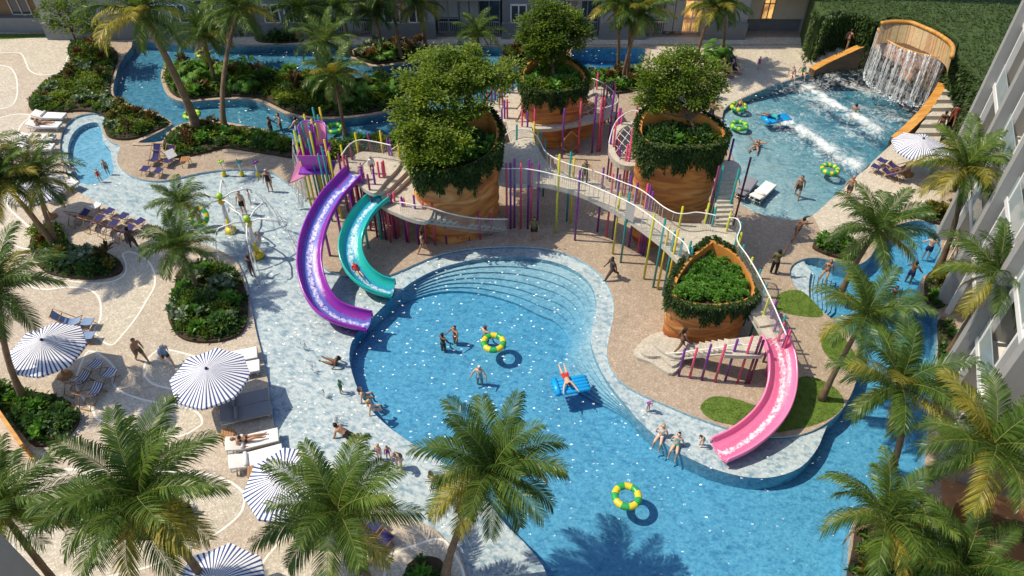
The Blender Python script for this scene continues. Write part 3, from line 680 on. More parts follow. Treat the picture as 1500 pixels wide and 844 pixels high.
def bed(px, where, mix, n, z=.16, cover='leaf_dark', dens=17.0, scale=1.0, border=True, nsoil=None, clump=.24, px_n=4, poly=None):
    """raised planting bed: soil, a mass of low leaves (uncountable), and the shrubs one can tell apart"""
    P2 = poly or OUT(px, px_n)
    sb = MB(); sb.prism(P2, -.02, z, 0); tag(sb.build('soil', M['soil']), kind='structure')
    A = abs(area2(P2)) / 2; b = MB()
    for x, y in scatter(P2, int(A * dens), .05, 0):
        e = edge_dist(P2, x, y); m = 0
        if e < .42 and border: rosette(b, (x, y, z), clump * 1.15, .045, 9, 0, .25, 1.45, .3)
        else: rosette(b, (x, y, z + random.uniform(0, .12)), clump * random.uniform(1.0, 1.9), .06, 8, 1, .1, 1.4, .35)
    tag(b.build('ground_cover', [M[cover], M['leaf'] if cover == 'leaf_dark' else M['leaf_dark']]), 'low leafy ground cover ' + where, 'ground cover', None, 'stuff')
    kinds = [k for k, w in mix for _ in range(w)]
    for x, y in scatter(P2, n, .38, .5):
        plant(random.choice(kinds), x, y, z + .02, scale * random.uniform(.75, 1.25), where, 'shrubs ' + where)
    return P2
MIX = [('broad_leaf_shrub', 3), ('round_bush', 3), ('dark_bush', 3), ('red_leaf_shrub', 1), ('pale_edged_shrub', 2), ('gold_leaf_shrub', 1)]
MIXW = [('dark_bush', 2), ('round_bush', 2), ('pale_edged_shrub', 4), ('red_leaf_shrub', 3), ('gold_leaf_shrub', 1)]
bed([(110, 62), (100, 75), (105, 95), (95, 108), (70, 122), (50, 140), (43, 153), (50, 164), (80, 167), (120, 164), (152, 170), (153, 188), (160, 202), (185, 206), (215, 199), (246, 184), (236, 174), (205, 163), (180, 154), (162, 138), (165, 112), (173, 90), (168, 74), (140, 63)], 'in the long bed left of the lazy river', MIXW, 34)
bed([(240, 214), (246, 201), (262, 191), (300, 184), (340, 187), (390, 196), (424, 209), (448, 222), (430, 232), (400, 228), (360, 222), (330, 218), (300, 225), (262, 232), (244, 226)], 'in the bed behind the little beach', [('dark_bush', 2), ('broad_leaf_shrub', 3), ('red_leaf_shrub', 2), ('gold_leaf_shrub', 2), ('round_bush', 2)], 20)
bed(None, 'on the river island', [('round_bush', 4), ('dark_bush', 4), ('broad_leaf_shrub', 3), ('red_leaf_shrub', 1), ('fan_leaf_plant', 2)], 60, poly=offset(isle, -.3), scale=1.25)
bed(None, 'on the small island by the long building', MIXW + [('fan_leaf_plant', 2)], 16, poly=offset(isle2, -.3), scale=1.2)
bed([(465, 222), (500, 213), (555, 206), (590, 205), (600, 214), (570, 222), (540, 226), (500, 232), (472, 236)], 'behind the slide platform', [('dark_bush', 3), ('round_bush', 2), ('broad_leaf_shrub', 1)], 14, scale=1.2)
bed([(850, 114), (870, 106), (935, 102), (947, 112), (945, 128), (915, 137), (885, 138), (860, 130)], 'between the lap pool and the nets', [('red_leaf_shrub', 3), ('broad_leaf_shrub', 3), ('pale_edged_shrub', 3)], 18)
bed([(738, 72), (782, 70), (800, 85), (778, 104), (752, 94), (740, 84)], 'behind the furthest planter tower', [('broad_leaf_shrub', 3), ('red_leaf_shrub', 2), ('dark_bush', 2)], 9, scale=1.2)
bed([(1030, 92), (1046, 78), (1072, 82), (1070, 98), (1048, 106)], 'at the end of the lap pool', [('pale_edged_shrub', 3), ('gold_leaf_shrub', 2), ('fan_leaf_plant', 1)], 6, scale=1.2)
bed([(46, 355), (60, 340), (85, 332), (96, 345), (110, 364), (150, 370), (178, 386), (175, 402), (140, 410), (100, 408), (68, 400), (50, 380)], 'under the three leaning palms', MIXW, 20)
bed([(262, 402), (282, 388), (312, 385), (345, 397), (358, 420), (364, 450), (357, 485), (330, 500), (290, 503), (262, 494), (248, 470), (251, 445), (258, 420)], 'in the oval bed by the splash pool', [('round_bush', 3), ('broad_leaf_shrub', 4), ('pale_edged_shrub', 2), ('dark_bush', 2)], 26)
bed([(-30, 545), (20, 570), (70, 580), (108, 594), (117, 618), (95, 643), (52, 655), (20, 620), (-20, 590)], 'in the bed beside the slatted screen', [('dark_bush', 4), ('broad_leaf_shrub', 3), ('pale_edged_shrub', 1)], 18)
bed([(95, 722), (150, 716), (230, 722), (276, 740), (285, 765), (270, 785), (200, 792), (140, 785), (100, 765)], 'under the big dark palm', [('broad_leaf_shrub', 3), ('red_leaf_shrub', 1), ('dark_bush', 2), ('gold_leaf_shrub', 1)], 14)
bed([(600, 828), (620, 818), (645, 822), (652, 842), (640, 870), (605, 868), (594, 845)], 'in the small round bed at the bottom edge', [('broad_leaf_shrub', 1)], 7, scale=1.1)
bed([(1246, 880), (1249, 800), (1256, 765), (1275, 752), (1312, 760), (1345, 745), (1362, 790), (1370, 860), (1360, 900)], 'in the lower right pool corner bed', [('broad_leaf_shrub', 4), ('round_bush', 2), ('dark_bush', 2), ('gold_leaf_shrub', 1)], 22)
bed([(1190, 364), (1204, 350), (1236, 352), (1260, 368), (1252, 381), (1222, 378)], 'at the head of the stepped pool', [('broad_leaf_shrub', 4), ('dark_bush', 2)], 9, scale=1.1)
bed([(1355, 408), (1372, 398), (1390, 405), (1392, 440), (1372, 453), (1356, 442)], 'in the notch of the right hand pool', [('broad_leaf_shrub', 3), ('gold_leaf_shrub', 2), ('round_bush', 2)], 9)
bed([(1322, 320), (1345, 308), (1375, 300), (1402, 308), (1404, 328), (1376, 330), (1345, 321)], 'at the top of the right hand pool', [('broad_leaf_shrub', 3), ('gold_leaf_shrub', 2), ('red_leaf_shrub', 1)], 9)
bed([(1374, 470), (1395, 480), (1400, 540), (1395, 580), (1368, 590), (1374, 520)], 'between the right pool and the block', [('dark_bush', 3), ('gold_leaf_shrub', 2), ('red_leaf_shrub', 2)], 11)
bed([(375, 58), (395, 48), (430, 45), (445, 60), (430, 64), (385, 64)], 'against the long building near the river', MIXW + [('fan_leaf_plant', 2)], 8, scale=1.2)
# lawns
def lawn(px, label):
    P2 = OUT(px, 4); A = abs(area2(P2)) / 2
    sheet('lawn', [P2], lambda x, y: inside(P2, x, y), .016, M['lawn'])
    b = MB()
    for x, y in scatter(P2, int(A * 240), .0):
        az = random.uniform(0, 6.28); d = Vector((cos(az) * .6, sin(az) * .6, 1)); leafquad(b, (x, y, .01), d, random.uniform(.05, .1), .016, 0, .2)
    tag(b.build('grass', M['blade']), label, 'grass', None, 'stuff')
lawn([(1026, 600), (1032, 588), (1046, 581), (1070, 583), (1100, 592), (1130, 602), (1128, 625), (1085, 624), (1045, 616)], 'short grass left of the pink slide')
lawn([(1140, 600), (1150, 570), (1172, 553), (1195, 554), (1222, 568), (1236, 588), (1225, 607), (1195, 622), (1160, 630), (1135, 632)], 'short grass under the pink slide at the pool bend')
lawn([(1138, 436), (1150, 427), (1172, 426), (1190, 440), (1206, 462), (1180, 464), (1140, 455)], 'short grass beside the stepped pool')
lawn([(1205, 492), (1222, 482), (1240, 500), (1252, 520), (1252, 535), (1235, 540), (1215, 525), (1204, 510)], 'short grass at the narrow bend of the right pool')
lawn([(-60, 49), (0, 50), (60, 50), (100, 51), (104, 56), (60, 55), (0, 58), (-60, 58)], 'narrow grass strip before the brown house')
lawn([(726, 178), (752, 172), (758, 205), (742, 228), (724, 225)], 'short grass beside the nearest tall tower')
for k in PROTO:
    for q in PROTO[k]['mesh']:
        if q.get('tmpl'): q['unused'] = 1
# ================================================================== PLANTER TOWERS
def tower(label, px, zr, taper, shift, vine, seed, rise=.8):
    random.seed(seed)
    y0, y1 = min(p[1] for p in px), max(p[1] for p in px)
    r3 = cr([G(x, y, zr + rise * ((y1 - y) / (y1 - y0)) ** 1.3) for x, y in px], 7, False)[:-1]
    if area2(r3) < 0: r3.reverse()
    rim = [Vector((p.x, p.y)) for p in r3]; rz_ = [p.z for p in r3]
    n = len(rim); c = sum(rim, Vector((0, 0))) / n
    root = empty('planter_tower', (c.x, c.y, 0), 0, label, 'planter tower', 'banded orange planter towers')
    rim = [p - c for p in rim]; sh = Vector(shift)
    # outer shell: strata ledges that wander up and down round the drum
    b = MB(); L = 46; vs = []
    for j in range(L + 1):
        t = j / L; k = taper + (1 - taper) * t ** .8
        for p, zt_ in zip(rim, rz_):
            a = math.atan2(p.y, p.x); z = t * zt_
            w = z * 1.25 + .5 * sin(a * 2 + 1.1 + seed) + .45 * sin(a + seed) + .12 * sin(a * 5 + z)
            led = .085 * (abs((w % 1.0) - .5) * 2) ** .6 + .025 * sin(z * 9 + a * 3)
            if t > .97: led = .02
            q = p * (k + led * .9 - .03) + sh * (1 - t); vs.append((q.x, q.y, z))
    fs = [(j * n + i, j * n + (i + 1) % n, (j + 1) * n + (i + 1) % n, (j + 1) * n + i) for j in range(L) for i in range(n)]
    b.add(vs, fs, 0, True)
    ins = [v for v in offset([Vector((p.x, p.y, 0)) for p in rim], -.16)]
    top = vs[-n:]
    b.add(list(top) + [(p.x, p.y, z) for p, z in zip(ins, rz_)], [(i, (i + 1) % n, n + (i + 1) % n, n + i) for i in range(n)], 1)
    b.build('outer_wall', [M['strata'], M['orange']], root)
    zs_ = zr - .15
    b = MB(); b.add([(p.x, p.y, z) for p, z in zip(ins, rz_)] + [(p.x, p.y, zs_ - .1) for p in ins], [(i, n + i, n + (i + 1) % n, (i + 1) % n) for i in range(n)], 0)
    b.build('inner_wall', M['orange'], root)
    b = MB(); V, T = cdt([ins], lambda x, y: inside(ins, x, y)); b.add([(v.x, v.y, zs_) for v in V], T); b.build('soil', M['soil'], root)
    # hanging vines
    b = MB()
    per = [0]
    for i in range(n): per.append(per[-1] + (rim[(i + 1) % n] - rim[i]).length)
    ns = int(per[-1] * 62)
    for s in range(ns):
        u = random.random() * per[-1]; i = max(k for k in range(n) if per[k] <= u); f = (u - per[i]) / max(1e-6, per[i + 1] - per[i])
        p = rim[i].lerp(rim[(i + 1) % n], f); e = rim[(i + 1) % n] - rim[i]; nr = Vector((e.y, -e.x, 0)).normalized(); side = Vector((e.x, e.y, 0)).normalized()
        ang = math.atan2(p.y, p.x)
        Lv = vine * (.74 + .16 * sin(ang * 5 + seed) + .16 * sin(ang * 13 + 2 * seed)) * random.uniform(.5, 1.1)
        if ang > .3 and ang < 2.7: Lv *= .8
        zr_ = rz_[i] + (rz_[(i + 1) % n] - rz_[i]) * f
        if zr_ - zr > .25: Lv *= 1.0
        m = max(2, int(Lv / .085))
        for k in range(m):
            z = zr_ + .09 - k * .085; t = min(1, max(0, z / zr_)); kk = taper + (1 - taper) * t ** .8
            q = Vector((p.x * kk + sh.x * (1 - t), p.y * kk + sh.y * (1 - t), z)) + nr * random.uniform(.02, .17) + side * random.uniform(-.05, .05)
            d = (nr * random.uniform(.2, 1) + side * random.uniform(-.9, .9) + Vector((0, 0, random.uniform(-1.2, .2)))).normalized()
            leafquad(b, q, d, random.uniform(.11, .19), random.uniform(.035, .055), 0, .3)
        if random.random() < .8:   # leaves that sit on the rim
            q = Vector((p.x, p.y, zr_ + .03)) + nr * random.uniform(-.04, .2)
            for k in range(4): leafquad(b, q, (random.uniform(-1, 1), random.uniform(-1, 1), random.uniform(.1, 1)), .15, .045, 0, .3)
    b.build('hanging_vines', M['vine'], root)
    return root, [Vector((p.x + c.x, p.y + c.y)) for p in ins], zs_
T1px = [(716, 160), (731, 185), (727, 215), (700, 238), (660, 250), (620, 248), (601, 232), (604, 203), (640, 178), (684, 164), (716, 160)]
T2px = [(797, 75), (770, 94), (763, 115), (774, 129), (800, 134), (835, 131), (858, 118), (855, 104), (836, 89), (797, 75)]
T3px = [(976, 147), (943, 165), (935, 190), (944, 206), (970, 213), (1010, 215), (1046, 212), (1064, 199), (1055, 184), (1030, 167), (976, 147)]
T4px = [(1043, 350), (1010, 376), (989, 405), (983, 430), (1000, 443), (1035, 449), (1070, 447), (1100, 439), (1108, 424), (1100, 399), (1080, 372), (1043, 350)]
t1, in1, zs1 = tower('tall orange planter tower nearest the purple and teal slides, carrying the widest tree', T1px, 4.7, .86, (.05, .1), 1.75, 1, 1.1)
t2, in2, zs2 = tower('furthest orange planter tower with dark vines standing in the climbing net platform', T2px, 3.9, .86, (.05, .1), 1.5, 2, .9)
t3, in3, zs3 = tower('tall banded orange planter tower beside the wave pool with long dark vines', T3px, 6.2, .82, (.1, .15), 2.0, 3, 1.2)
t4, in4, zs4 = tower('low orange planter tower packed with bright green bushes above the pink slide', T4px, 2.65, .9, (-.12, 0), 1.25, 4, .8)
random.seed(11)
def shrub_in(poly, z, n, s, where, kinds, mind=.4, marg=.25):
    for x, y in scatter(poly, n, marg, mind): plant(random.choice(kinds), x, y, z, s * random.uniform(.8, 1.2), where, 'shrubs ' + where)
# small-lobed bright bush for the low planter
def lobed_bush():
    b = MB()
    for q in range(9):
        a = random.uniform(0, 6.28); r = random.uniform(0, .26); c = Vector((r * cos(a), r * sin(a), random.uniform(.1, .34)))
        for i in range(34):
            d = Vector((random.gauss(0, 1), random.gauss(0, 1), abs(random.gauss(0, 1)))).normalized()
            leafquad(b, c + d * .1 * random.uniform(.5, 1), (d + Vector((random.uniform(-.6, .6), random.uniform(-.6, .6), .2))), .085, .03, 0, .2)
    return b
PLANT_LABEL['lobed_bush'] = 'bright green small leaved bush'
PROTO['lobed_bush'] = {'mesh': [lobed_bush().build('lobed_bush', M['leaf_fresh']) for _ in range(3)]}
for q in PROTO['lobed_bush']['mesh']: q['tmpl'] = 1
for x, y in scatter(in4, 130, .16, .27): plant('lobed_bush', x, y, zs4 + .04, random.uniform(.85, 1.25), 'packed into the low planter tower', 'bushes in the low planter tower')
shrub_in(in1, zs1 - .1, 26, 1.2, 'under the tree on the planter tower by the slides', ['round_bush', 'broad_leaf_shrub', 'dark_bush'])
shrub_in(in2, zs2 - .1, 22, 1.2, 'on the furthest planter tower', ['round_bush', 'broad_leaf_shrub'])
shrub_in(in3, zs3 - .1, 26, 1.15, 'on the planter tower by the wave pool', ['round_bush', 'broad_leaf_shrub', 'dark_bush'])

# ================================================================== LEAFY TREES
def tree(label, base, blobs, leaf=.14, n=2200, mat='leaf', trunk_r=.12, group=None, name='broadleaf_tree'):
    """blobs: (px, py, z, radius) of the crown's lobes"""
    base = Vector(base)
    root = empty(name, base, 0, label, 'tree', group)
    tb = MB(); lb = MB(); cs = [(G(px, py, z) - base, r) for px, py, z, r in blobs]
    cen = sum((c for c, r in cs), Vector()) / len(cs); fork = Vector((cen.x * .25, cen.y * .25, cen.z * .42))
    tb.tube([(0, 0, -.05), fork * .5 + Vector((.05, 0, 0)), fork], [trunk_r, trunk_r * .85, trunk_r * .75], 8)
    lm = MB()
    for c, r in cs:
        mid = fork.lerp(c, .55) + Vector((random.uniform(-.15, .15), random.uniform(-.15, .15), -.1))
        tb.tube([fork, mid, c], [trunk_r * .6, trunk_r * .38, trunk_r * .18], 6)
        k = int(5 + 9 * r)
        for q in range(k):
            d = Vector((random.gauss(0, 1), random.gauss(0, 1), random.gauss(.15, .8))).normalized(); e = c + Vector((d.x, d.y, d.z * .75)) * r * random.uniform(.5, 1.0)
            tb.tube([c.lerp(mid, .3), (c + e) / 2 + Vector((0, 0, -.06)), e], [trunk_r * .2, trunk_r * .12, .006], 4)
            # twig with a flat spray of leaves
            nl = int(n * r * r / sum(rr * rr for _, rr in cs) / k)
            rs = random.uniform(.28, .5) * (r ** .5)
            for i in range(nl):
                o = Vector((random.gauss(0, .55), random.gauss(0, .55), random.gauss(0, .26))) * rs
                dd = (Vector((o.x, o.y, o.z * .5)) + d * .25 + Vector((random.uniform(-.4, .4), random.uniform(-.4, .4), random.uniform(-.1, .35))))
                leafquad(lb, e + o, dd, leaf * random.uniform(.7, 1.25), leaf * .3, 0, random.uniform(0, .35))
    tb.build('trunk', M['bark'], root); lb.build('crown', M[mat], root)
    return root
random.seed(21)
b1 = sum(in1, Vector((0, 0))) / len(in1)
tree('wide spreading tree growing from the tall planter tower by the purple and teal slides', (b1.x + .3, b1.y + .2, zs1),
     [(655, 108, 7.8, 1.25), (615, 118, 7.3, 1.0), (700, 102, 7.6, 1.1), (640, 140, 7.2, 1.2), (600, 165, 6.6, .95), (690, 138, 7.0, 1.15), (735, 110, 7.2, .85), (625, 190, 6.1, 1.1), (595, 205, 5.6, .75), (650, 180, 6.4, 1.0), (640, 225, 5.4, .85), (618, 235, 5.0, .7), (672, 205, 5.8, .7), (625, 90, 7.8, .8), (690, 85, 8.0, .8)], .17, 24000, 'leaf', .13, 'trees on the planter towers')
b2 = sum(in2, Vector((0, 0))) / len(in2)
tree('dense upright tree growing from the furthest planter tower before the long building', (b2.x, b2.y, zs2),
     [(810, 25, 7.0, 1.15), (785, 38, 6.6, 1.0), (835, 38, 6.6, 1.0), (808, 55, 6.2, 1.1), (788, 70, 5.6, .85), (830, 68, 5.6, .9), (848, 50, 6.0, .7), (780, 55, 6.0, .7), (808, 85, 5.0, .8), (800, 12, 7.4, .7)], .17, 13500, 'leaf', .11, 'trees on the planter towers')
b3 = sum(in3, Vector((0, 0))) / len(in3)
tree('small airy tree with bare lower limbs growing from the planter tower beside the wave pool', (b3.x + .65, b3.y - .1, zs3),
     [(1000, 100, 8.8, 1.0), (965, 110, 8.5, .9), (1030, 108, 8.5, .9), (985, 128, 8.0, .95), (955, 130, 8.0, .7), (1020, 130, 8.0, .85), (1045, 130, 8.0, .65), (950, 150, 7.5, .55), (985, 85, 9.2, .7), (975, 150, 7.6, .6), (1010, 88, 9.0, .6), (1038, 148, 7.6, .45)], .15, 11500, 'leaf', .085, 'trees on the planter towers')
tree('small loose tree with olive leaves before the brown house', G(112, 68), [(85, 20, 3.4, 1.1), (110, 12, 3.7, 1.1), (95, 38, 2.9, .9), (125, 30, 3.2, .9), (140, 45, 2.6, .8), (75, 5, 3.9, .8)], .2, 2600, 'leaf', .09, None)
tree('shrubby tree between the palms at the foot of the long building', G(335, 62), [(330, 22, 3.2, 1.0), (315, 35, 2.8, .9), (345, 38, 2.7, .9), (330, 50, 2.3, .8)], .2, 1900, 'leaf_dark', .08, None)

# ================================================================== PALMS
def frond(b, L, az, el, droop, m, nl=30, width=.8, twist=0.0):
    pts = []; p = Vector((0, 0, 0)); e = el; seg = 12; h = Vector((cos(az), sin(az), 0)); side = Vector((-sin(az), cos(az), 0))
    for i in range(seg + 1):
        pts.append(p.copy()); d = h * cos(e) + Vector((0, 0, 1)) * sin(e) + side * twist * i / seg; d.normalize()
        p = p + d * L / seg; e -= droop * (0.35 + 1.3 * i / seg) / seg
    b.tube(pts, [.022 * (1 - .85 * i / seg) for i in range(seg + 1)], 3, 2, False)
    for i in range(nl):
        t = .07 + .93 * i / (nl - 1); x = t * seg; k = min(int(x), seg - 1); f = x - k
        q = pts[k].lerp(pts[k + 1], f); tg = (pts[k + 1] - pts[k]).normalized(); nm = side.cross(tg).normalized()
        if nm.z < 0: nm = -nm
        pr = max(.0, sin(pi * (.12 + t * .80))) ** .7
        Ll0 = width * max(.3, pr)
        for s in (-1, 1):
            Ll = Ll0 * random.uniform(.86, 1.1); w = .016 + .009 * pr
            d = (tg * (.75 + .55 * t) + side * s + nm * random.uniform(.15, .4) + Vector((0, 0, random.uniform(-.12, .06)))).normalized()
            ww = (tg * .85 + nm * random.uniform(-.2, .5)).normalized() * w
            hang = random.uniform(.32, .62) * Ll
            a = q; m1 = q + d * Ll * .4 + Vector((0, 0, -.05 * hang)); m2 = q + d * Ll * .74 + Vector((0, 0, -.38 * hang)); tip = q + d * Ll * .96 + Vector((0, 0, -hang))
            b.add([a - ww * .6, a + ww * .6, m1 + ww, m1 - ww, m2 + ww * .75, m2 - ww * .75, tip], [(0, 1, 2, 3), (3, 2, 4, 5), (5, 4, 6)], m)
def crown_mesh(seed, n=21, L=2.55, gold=.22):
    random.seed(seed); b = MB()
    for i in range(n):
        az = i * 2.39996 + random.uniform(-.25, .25); t = (i + .5) / n
        el = 1.3 - 1.6 * t + random.uniform(-.1, .1)
        LL = L * (.72 + .33 * sin(pi * min(1, .25 + t * .7))) * random.uniform(.92, 1.06)
        m = 1 if (t > 1 - gold * 1.5 and random.random() < .55) or random.random() < gold * .25 else 0
        frond(b, LL, az, el, 1.0 + .55 * t + random.uniform(-.12, .2), m, 50, .74 * LL / 2.5, random.uniform(-.35, .35))
    for k in range(random.choice((1, 2, 3))):   # dry fronds hanging under the crown
        frond(b, L * random.uniform(.6, .8), random.uniform(0, 6.28), -.75, .8, 3, 26, .42, random.uniform(-.3, .3))
    for k in range(9):   # boss of leaf bases
        a = k * .7; b.tube([(0, 0, -.22), (.1 * cos(a), .1 * sin(a), -.02), (.2 * cos(a), .2 * sin(a), .12)], [.05, .045, .02], 4, 2)
    return b
CROWN = []
for sd, n, g in ((3, 22, .25), (5, 25, .12), (8, 20, .38), (13, 23, .05), (21, 18, .3), (34, 26, .18), (55, 21, .15), (89, 19, .1)):
    b = crown_mesh(sd, n, 2.32, g); me = bpy.data.meshes.new('crown'); me.from_pydata(b.v, [], b.f)
    for q in ('frond', 'frond_gold', 'rachis', 'dead_leaf'): me.materials.append(M[q])
    me.polygons.foreach_set('material_index', b.m); me.polygons.foreach_set('use_smooth', b.sm); me.update(); CROWN.append(me)
def nearest_z(cpx, base):
    best = (1e9, 4)
    for i in range(20, 90):
        z = i * .1; p = G(cpx[0], cpx[1], z); d = (p.to_2d() - base.to_2d()).length
        if d < best[0]: best = (d, z)
    return best[1]
NP = [0]
def palm(label, crown, base=None, z=None, lean=(0, 0), s=1.0, var=0, rz=None, tilt=(0, 0), r=.13):
    if base is not None:
        B = G(*base)
        if z is None: z = nearest_z(crown, B)
        T = G(crown[0], crown[1], z)
    else:
        T = G(crown[0], crown[1], z); B = Vector((T.x + lean[0], T.y + lean[1], 0))
    NP[0] += 1
    root = empty('palm_tree', B, 0, label, 'palm tree', 'coconut palms round the pools')
    d = T - B; pts = []; rs = []
    for i in range(15):
        t = i / 14; k = t ** .85
        pts.append(Vector((d.x * (.25 * t + .75 * t * t), d.y * (.25 * t + .75 * t * t), -.05 + (d.z + .05) * t)))
        rs.append(r * (1.45 - .9 * min(1, t * 4) * .45 - .38 * t) * (1 + (.06 if i % 2 else -.03)) * s)
    b = MB(); b.tube(pts, rs, 9); b.build('trunk', M['palm_trunk'], root)
    o = bpy.data.objects.new('crown', CROWN[var % 4 + 4 * (NP[0] % 2)]); C.objects.link(o); o.parent = root; o.location = pts[-1] + Vector((0, 0, .06)); o.scale = (s, s, s)
    o.rotation_euler = (tilt[0], tilt[1], random.uniform(0, 6.28) if rz is None else rz)
    return root
random.seed(31)
palm('big palm in the near foreground overhanging the splash pool edge', (722, 690), (652, 850), 5.2, s=1.06, var=1, rz=.3)
palm('low bushy foreground palm leaning left over the striped parasol', (496, 752), (545, 866), 4.2, s=1.12, var=0, rz=1.1)
palm('large dark palm at the lower left over a round planting bed', (205, 728), None, 7.0, (.1, .3), 1.1, 1, 2.0)
palm('palm cut by the left picture edge low down beside the grey wall', (2, 748), None, 6.0, (-.4, 0), .95, 0, .6)
palm('palm with a bare curving trunk before the left hand parasol', (-2, 425), (39, 592), 5.6, s=1.05, var=2, rz=.4)
palm('foremost of the three leaning palms by the far left parasol', (55, 262), (86, 362), 4.7, s=.92, var=2, rz=.2)
palm('leftmost of the three leaning palms by the far left parasol', (0, 266), (82, 365), 5.0, s=1.0, var=2, rz=1.9)
palm('third leaning palm, half outside the frame above the left beds', (-28, 235), (70, 352), 5.6, s=.85, var=0, rz=2.9)
palm('small palm in the oval bed, its crown over the splash pool edge', (265, 298), (272, 392), 3.0, s=.66, var=3, rz=.9)
palm('small palm in the oval bed, its crown nearer than its twin', (262, 362), (292, 428), 2.9, s=.8, var=0, rz=2.4)
palm('very tall palm with a slanting trunk over the lazy river', (208, 22), (291, 192), 8.2, s=1.35, var=2, rz=.7, r=.17)
palm('tall upright palm beside the slanting one, rooted behind the little beach', (350, 12), (329, 190), 6.3, s=1.2, var=0, rz=1.5)
palm('palm of the river island half hidden behind taller crowns', (298, 50), (318, 128), 3.6, s=1.0, var=1, rz=2.2)
palm('palm above the lazy river near the long building, dark crowned', (440, 15), (470, 108), 5.0, s=1.0, var=1, rz=.1)
palm('palm with a slim trunk standing in the river before the small island', (500, 12), (514, 82), 4.6, s=.95, var=0, rz=1.0)
palm('drooping palm on the river island with its trunk before the water', (490, 112), (506, 200), 3.6, s=.9, var=2, rz=2.7)
palm('low palm on the river island right of the purple hopper', (478, 62), (495, 160), 4.4, s=.9, var=0, rz=1.3)
palm('leaning palm on the small island by the long building', (548, 18), (562, 84), 3.8, s=.85, var=1, rz=.5)
palm('slender palm left of the wide tree at the long building', (612, 8), (624, 72), 3.9, s=.95, var=2, rz=2.0)
palm('second slender palm at the small island, crown cut by the top edge', (570, -12), (588, 88), 5.4, s=.95, var=1, rz=.9)
palm('short bright palm behind the wide tree at the long building', (700, 50), (702, 92), 2.2, s=.8, var=3, rz=1.2)
palm('left palm of the three growing by the lap pool', (902, 8), (905, 108), 5.6, s=.92, var=2, rz=.2)
palm('middle palm of the three growing by the lap pool', (920, 18), (919, 116), 5.3, s=.85, var=0, rz=1.7)
palm('right palm of the three growing by the lap pool', (942, 20), (912, 118), 5.4, s=.9, var=2, rz=2.6)
palm('leaning palm between the lap pool and the lit window', (1046, 12), (1019, 90), 4.6, s=.95, var=2, rz=.8)
palm('upright palm at the end of the lap pool behind the deck chairs', (1062, 8), (1057, 84), 4.3, s=.85, var=0, rz=2.1)
palm('tall palm against the white facade above the right hand pool', (1412, 248), (1375, 392), 6.0, s=1.02, var=2, rz=.35)
palm('spreading palm over the head of the stepped pool', (1285, 338), (1232, 428), 4.4, s=1.0, var=0, rz=.9)
palm('palm leaning over the narrow bend of the right hand pool', (1268, 463), (1203, 585), 5.1, s=.95, var=0, rz=2.3)
palm('palm standing in the right hand pool below its leaning neighbours', (1318, 565), (1303, 690), 5.4, s=1.0, var=2, rz=1.6)
palm('palm in front of the facade right of the pool bend', (1458, 405), (1388, 520), 5.6, s=1.0, var=0, rz=2.9)
palm('yellow tinged palm at the lower right over the brown terrace', (1452, 655), (1402, 800), 6.0, s=1.05, var=2, rz=.5)
palm('wind blown dark palm in the lower right pool corner bed', (1298, 762), (1310, 835), 3.4, s=.98, var=3, rz=1.9, tilt=(.25, .35))
palm('low yellow green palm at the bottom edge beside the brown terrace', (1405, 835), None, 3.4, (.1, -.2), 1.0, 3, 2.6)
palm('small bright palm tucked behind the facade palm on the right', (1440, 232), None, 4.2, (0, 0), .6, 3, .3)
# ================================================================== PLAY PLATFORMS, STAIRS, BRIDGE
def slab(b, px, z, th=.22, m=0, poly=None, ms=1, n=3, smooth=True):
    P2 = poly or ([p.to_2d() for p in cr(W(px, z), n)] if smooth else [p.to_2d() for p in W(px, z)])
    b.prism(P2, z - th, z, m, ms); return P2
SL = [M['slab'], M['slab_side']]
root = empty('play_platform', G(555, 300), 0, 'pale raised platform where the purple and teal slides begin', 'play platform')
def rel(o, root): o.parent = root; o.location = -root.location; return o
b = MB(); slab(b, [(508, 244), (513, 234), (527, 223), (545, 223), (568, 226), (582, 230), (587, 237), (579, 250), (566, 263), (556, 276), (547, 283), (530, 274), (514, 256)], 3.0); rel(b.build('upper_deck', SL), root)
for k, (z, o_) in enumerate(((2.78, 14), (2.56, 27))):
    b = MB(); slab(b, [(560 + o_, 231 + k), (584 + o_, 231 + k), (589 + o_, 240), (578 + o_, 254), (566 + o_, 266), (560 + o_ * .6, 277 + k * 4), (545 + o_ * .5, 281 + k * 6), (540 + o_, 262)], z); rel(b.build('step', SL), root)
b = MB(); slab(b, [(590, 236), (612, 226), (625, 240), (612, 262), (610, 285), (618, 297), (634, 304), (627, 323), (606, 322), (580, 312), (560, 302), (548, 288), (556, 276), (575, 262), (586, 250)], 2.3); rel(b.build('walkway', SL), root)
def stair(root, a, c, wpx, z0, z1, n, th=.16, label=None, name='stair'):
    """treads from a (low, px) to c (high, px); wpx = far-edge offset in px"""
    st = MB()
    P0 = G(a[0], a[1], z0); P1 = G(c[0], c[1], z1); Q0 = G(a[0] + wpx[0][0], a[1] + wpx[0][1], z0); Q1 = G(c[0] + wpx[1][0], c[1] + wpx[1][1], z1)
    for k in range(n):
        t0, t1 = k / n, (k + 1.12) / n; z = z0 + (z1 - z0) * (k + .5) / n
        poly = [P0.lerp(P1, t0).to_2d(), P0.lerp(P1, t1).to_2d(), Q0.lerp(Q1, t1).to_2d(), Q0.lerp(Q1, t0).to_2d()]
        st.prism(poly, z - th, z, 0, 1)
    for A, B in ((P0, P1), (Q0, Q1)):
        st.tube([A + Vector((0, 0, -.25)), B + Vector((0, 0, -.3))], .06, 4, 1)
    o = st.build(name, SL)
    if root: rel(o, root)
    return o
stair(root, (742, 335), (628, 320), ((-3, -16), (3, -17)), .12, 2.25, 14)
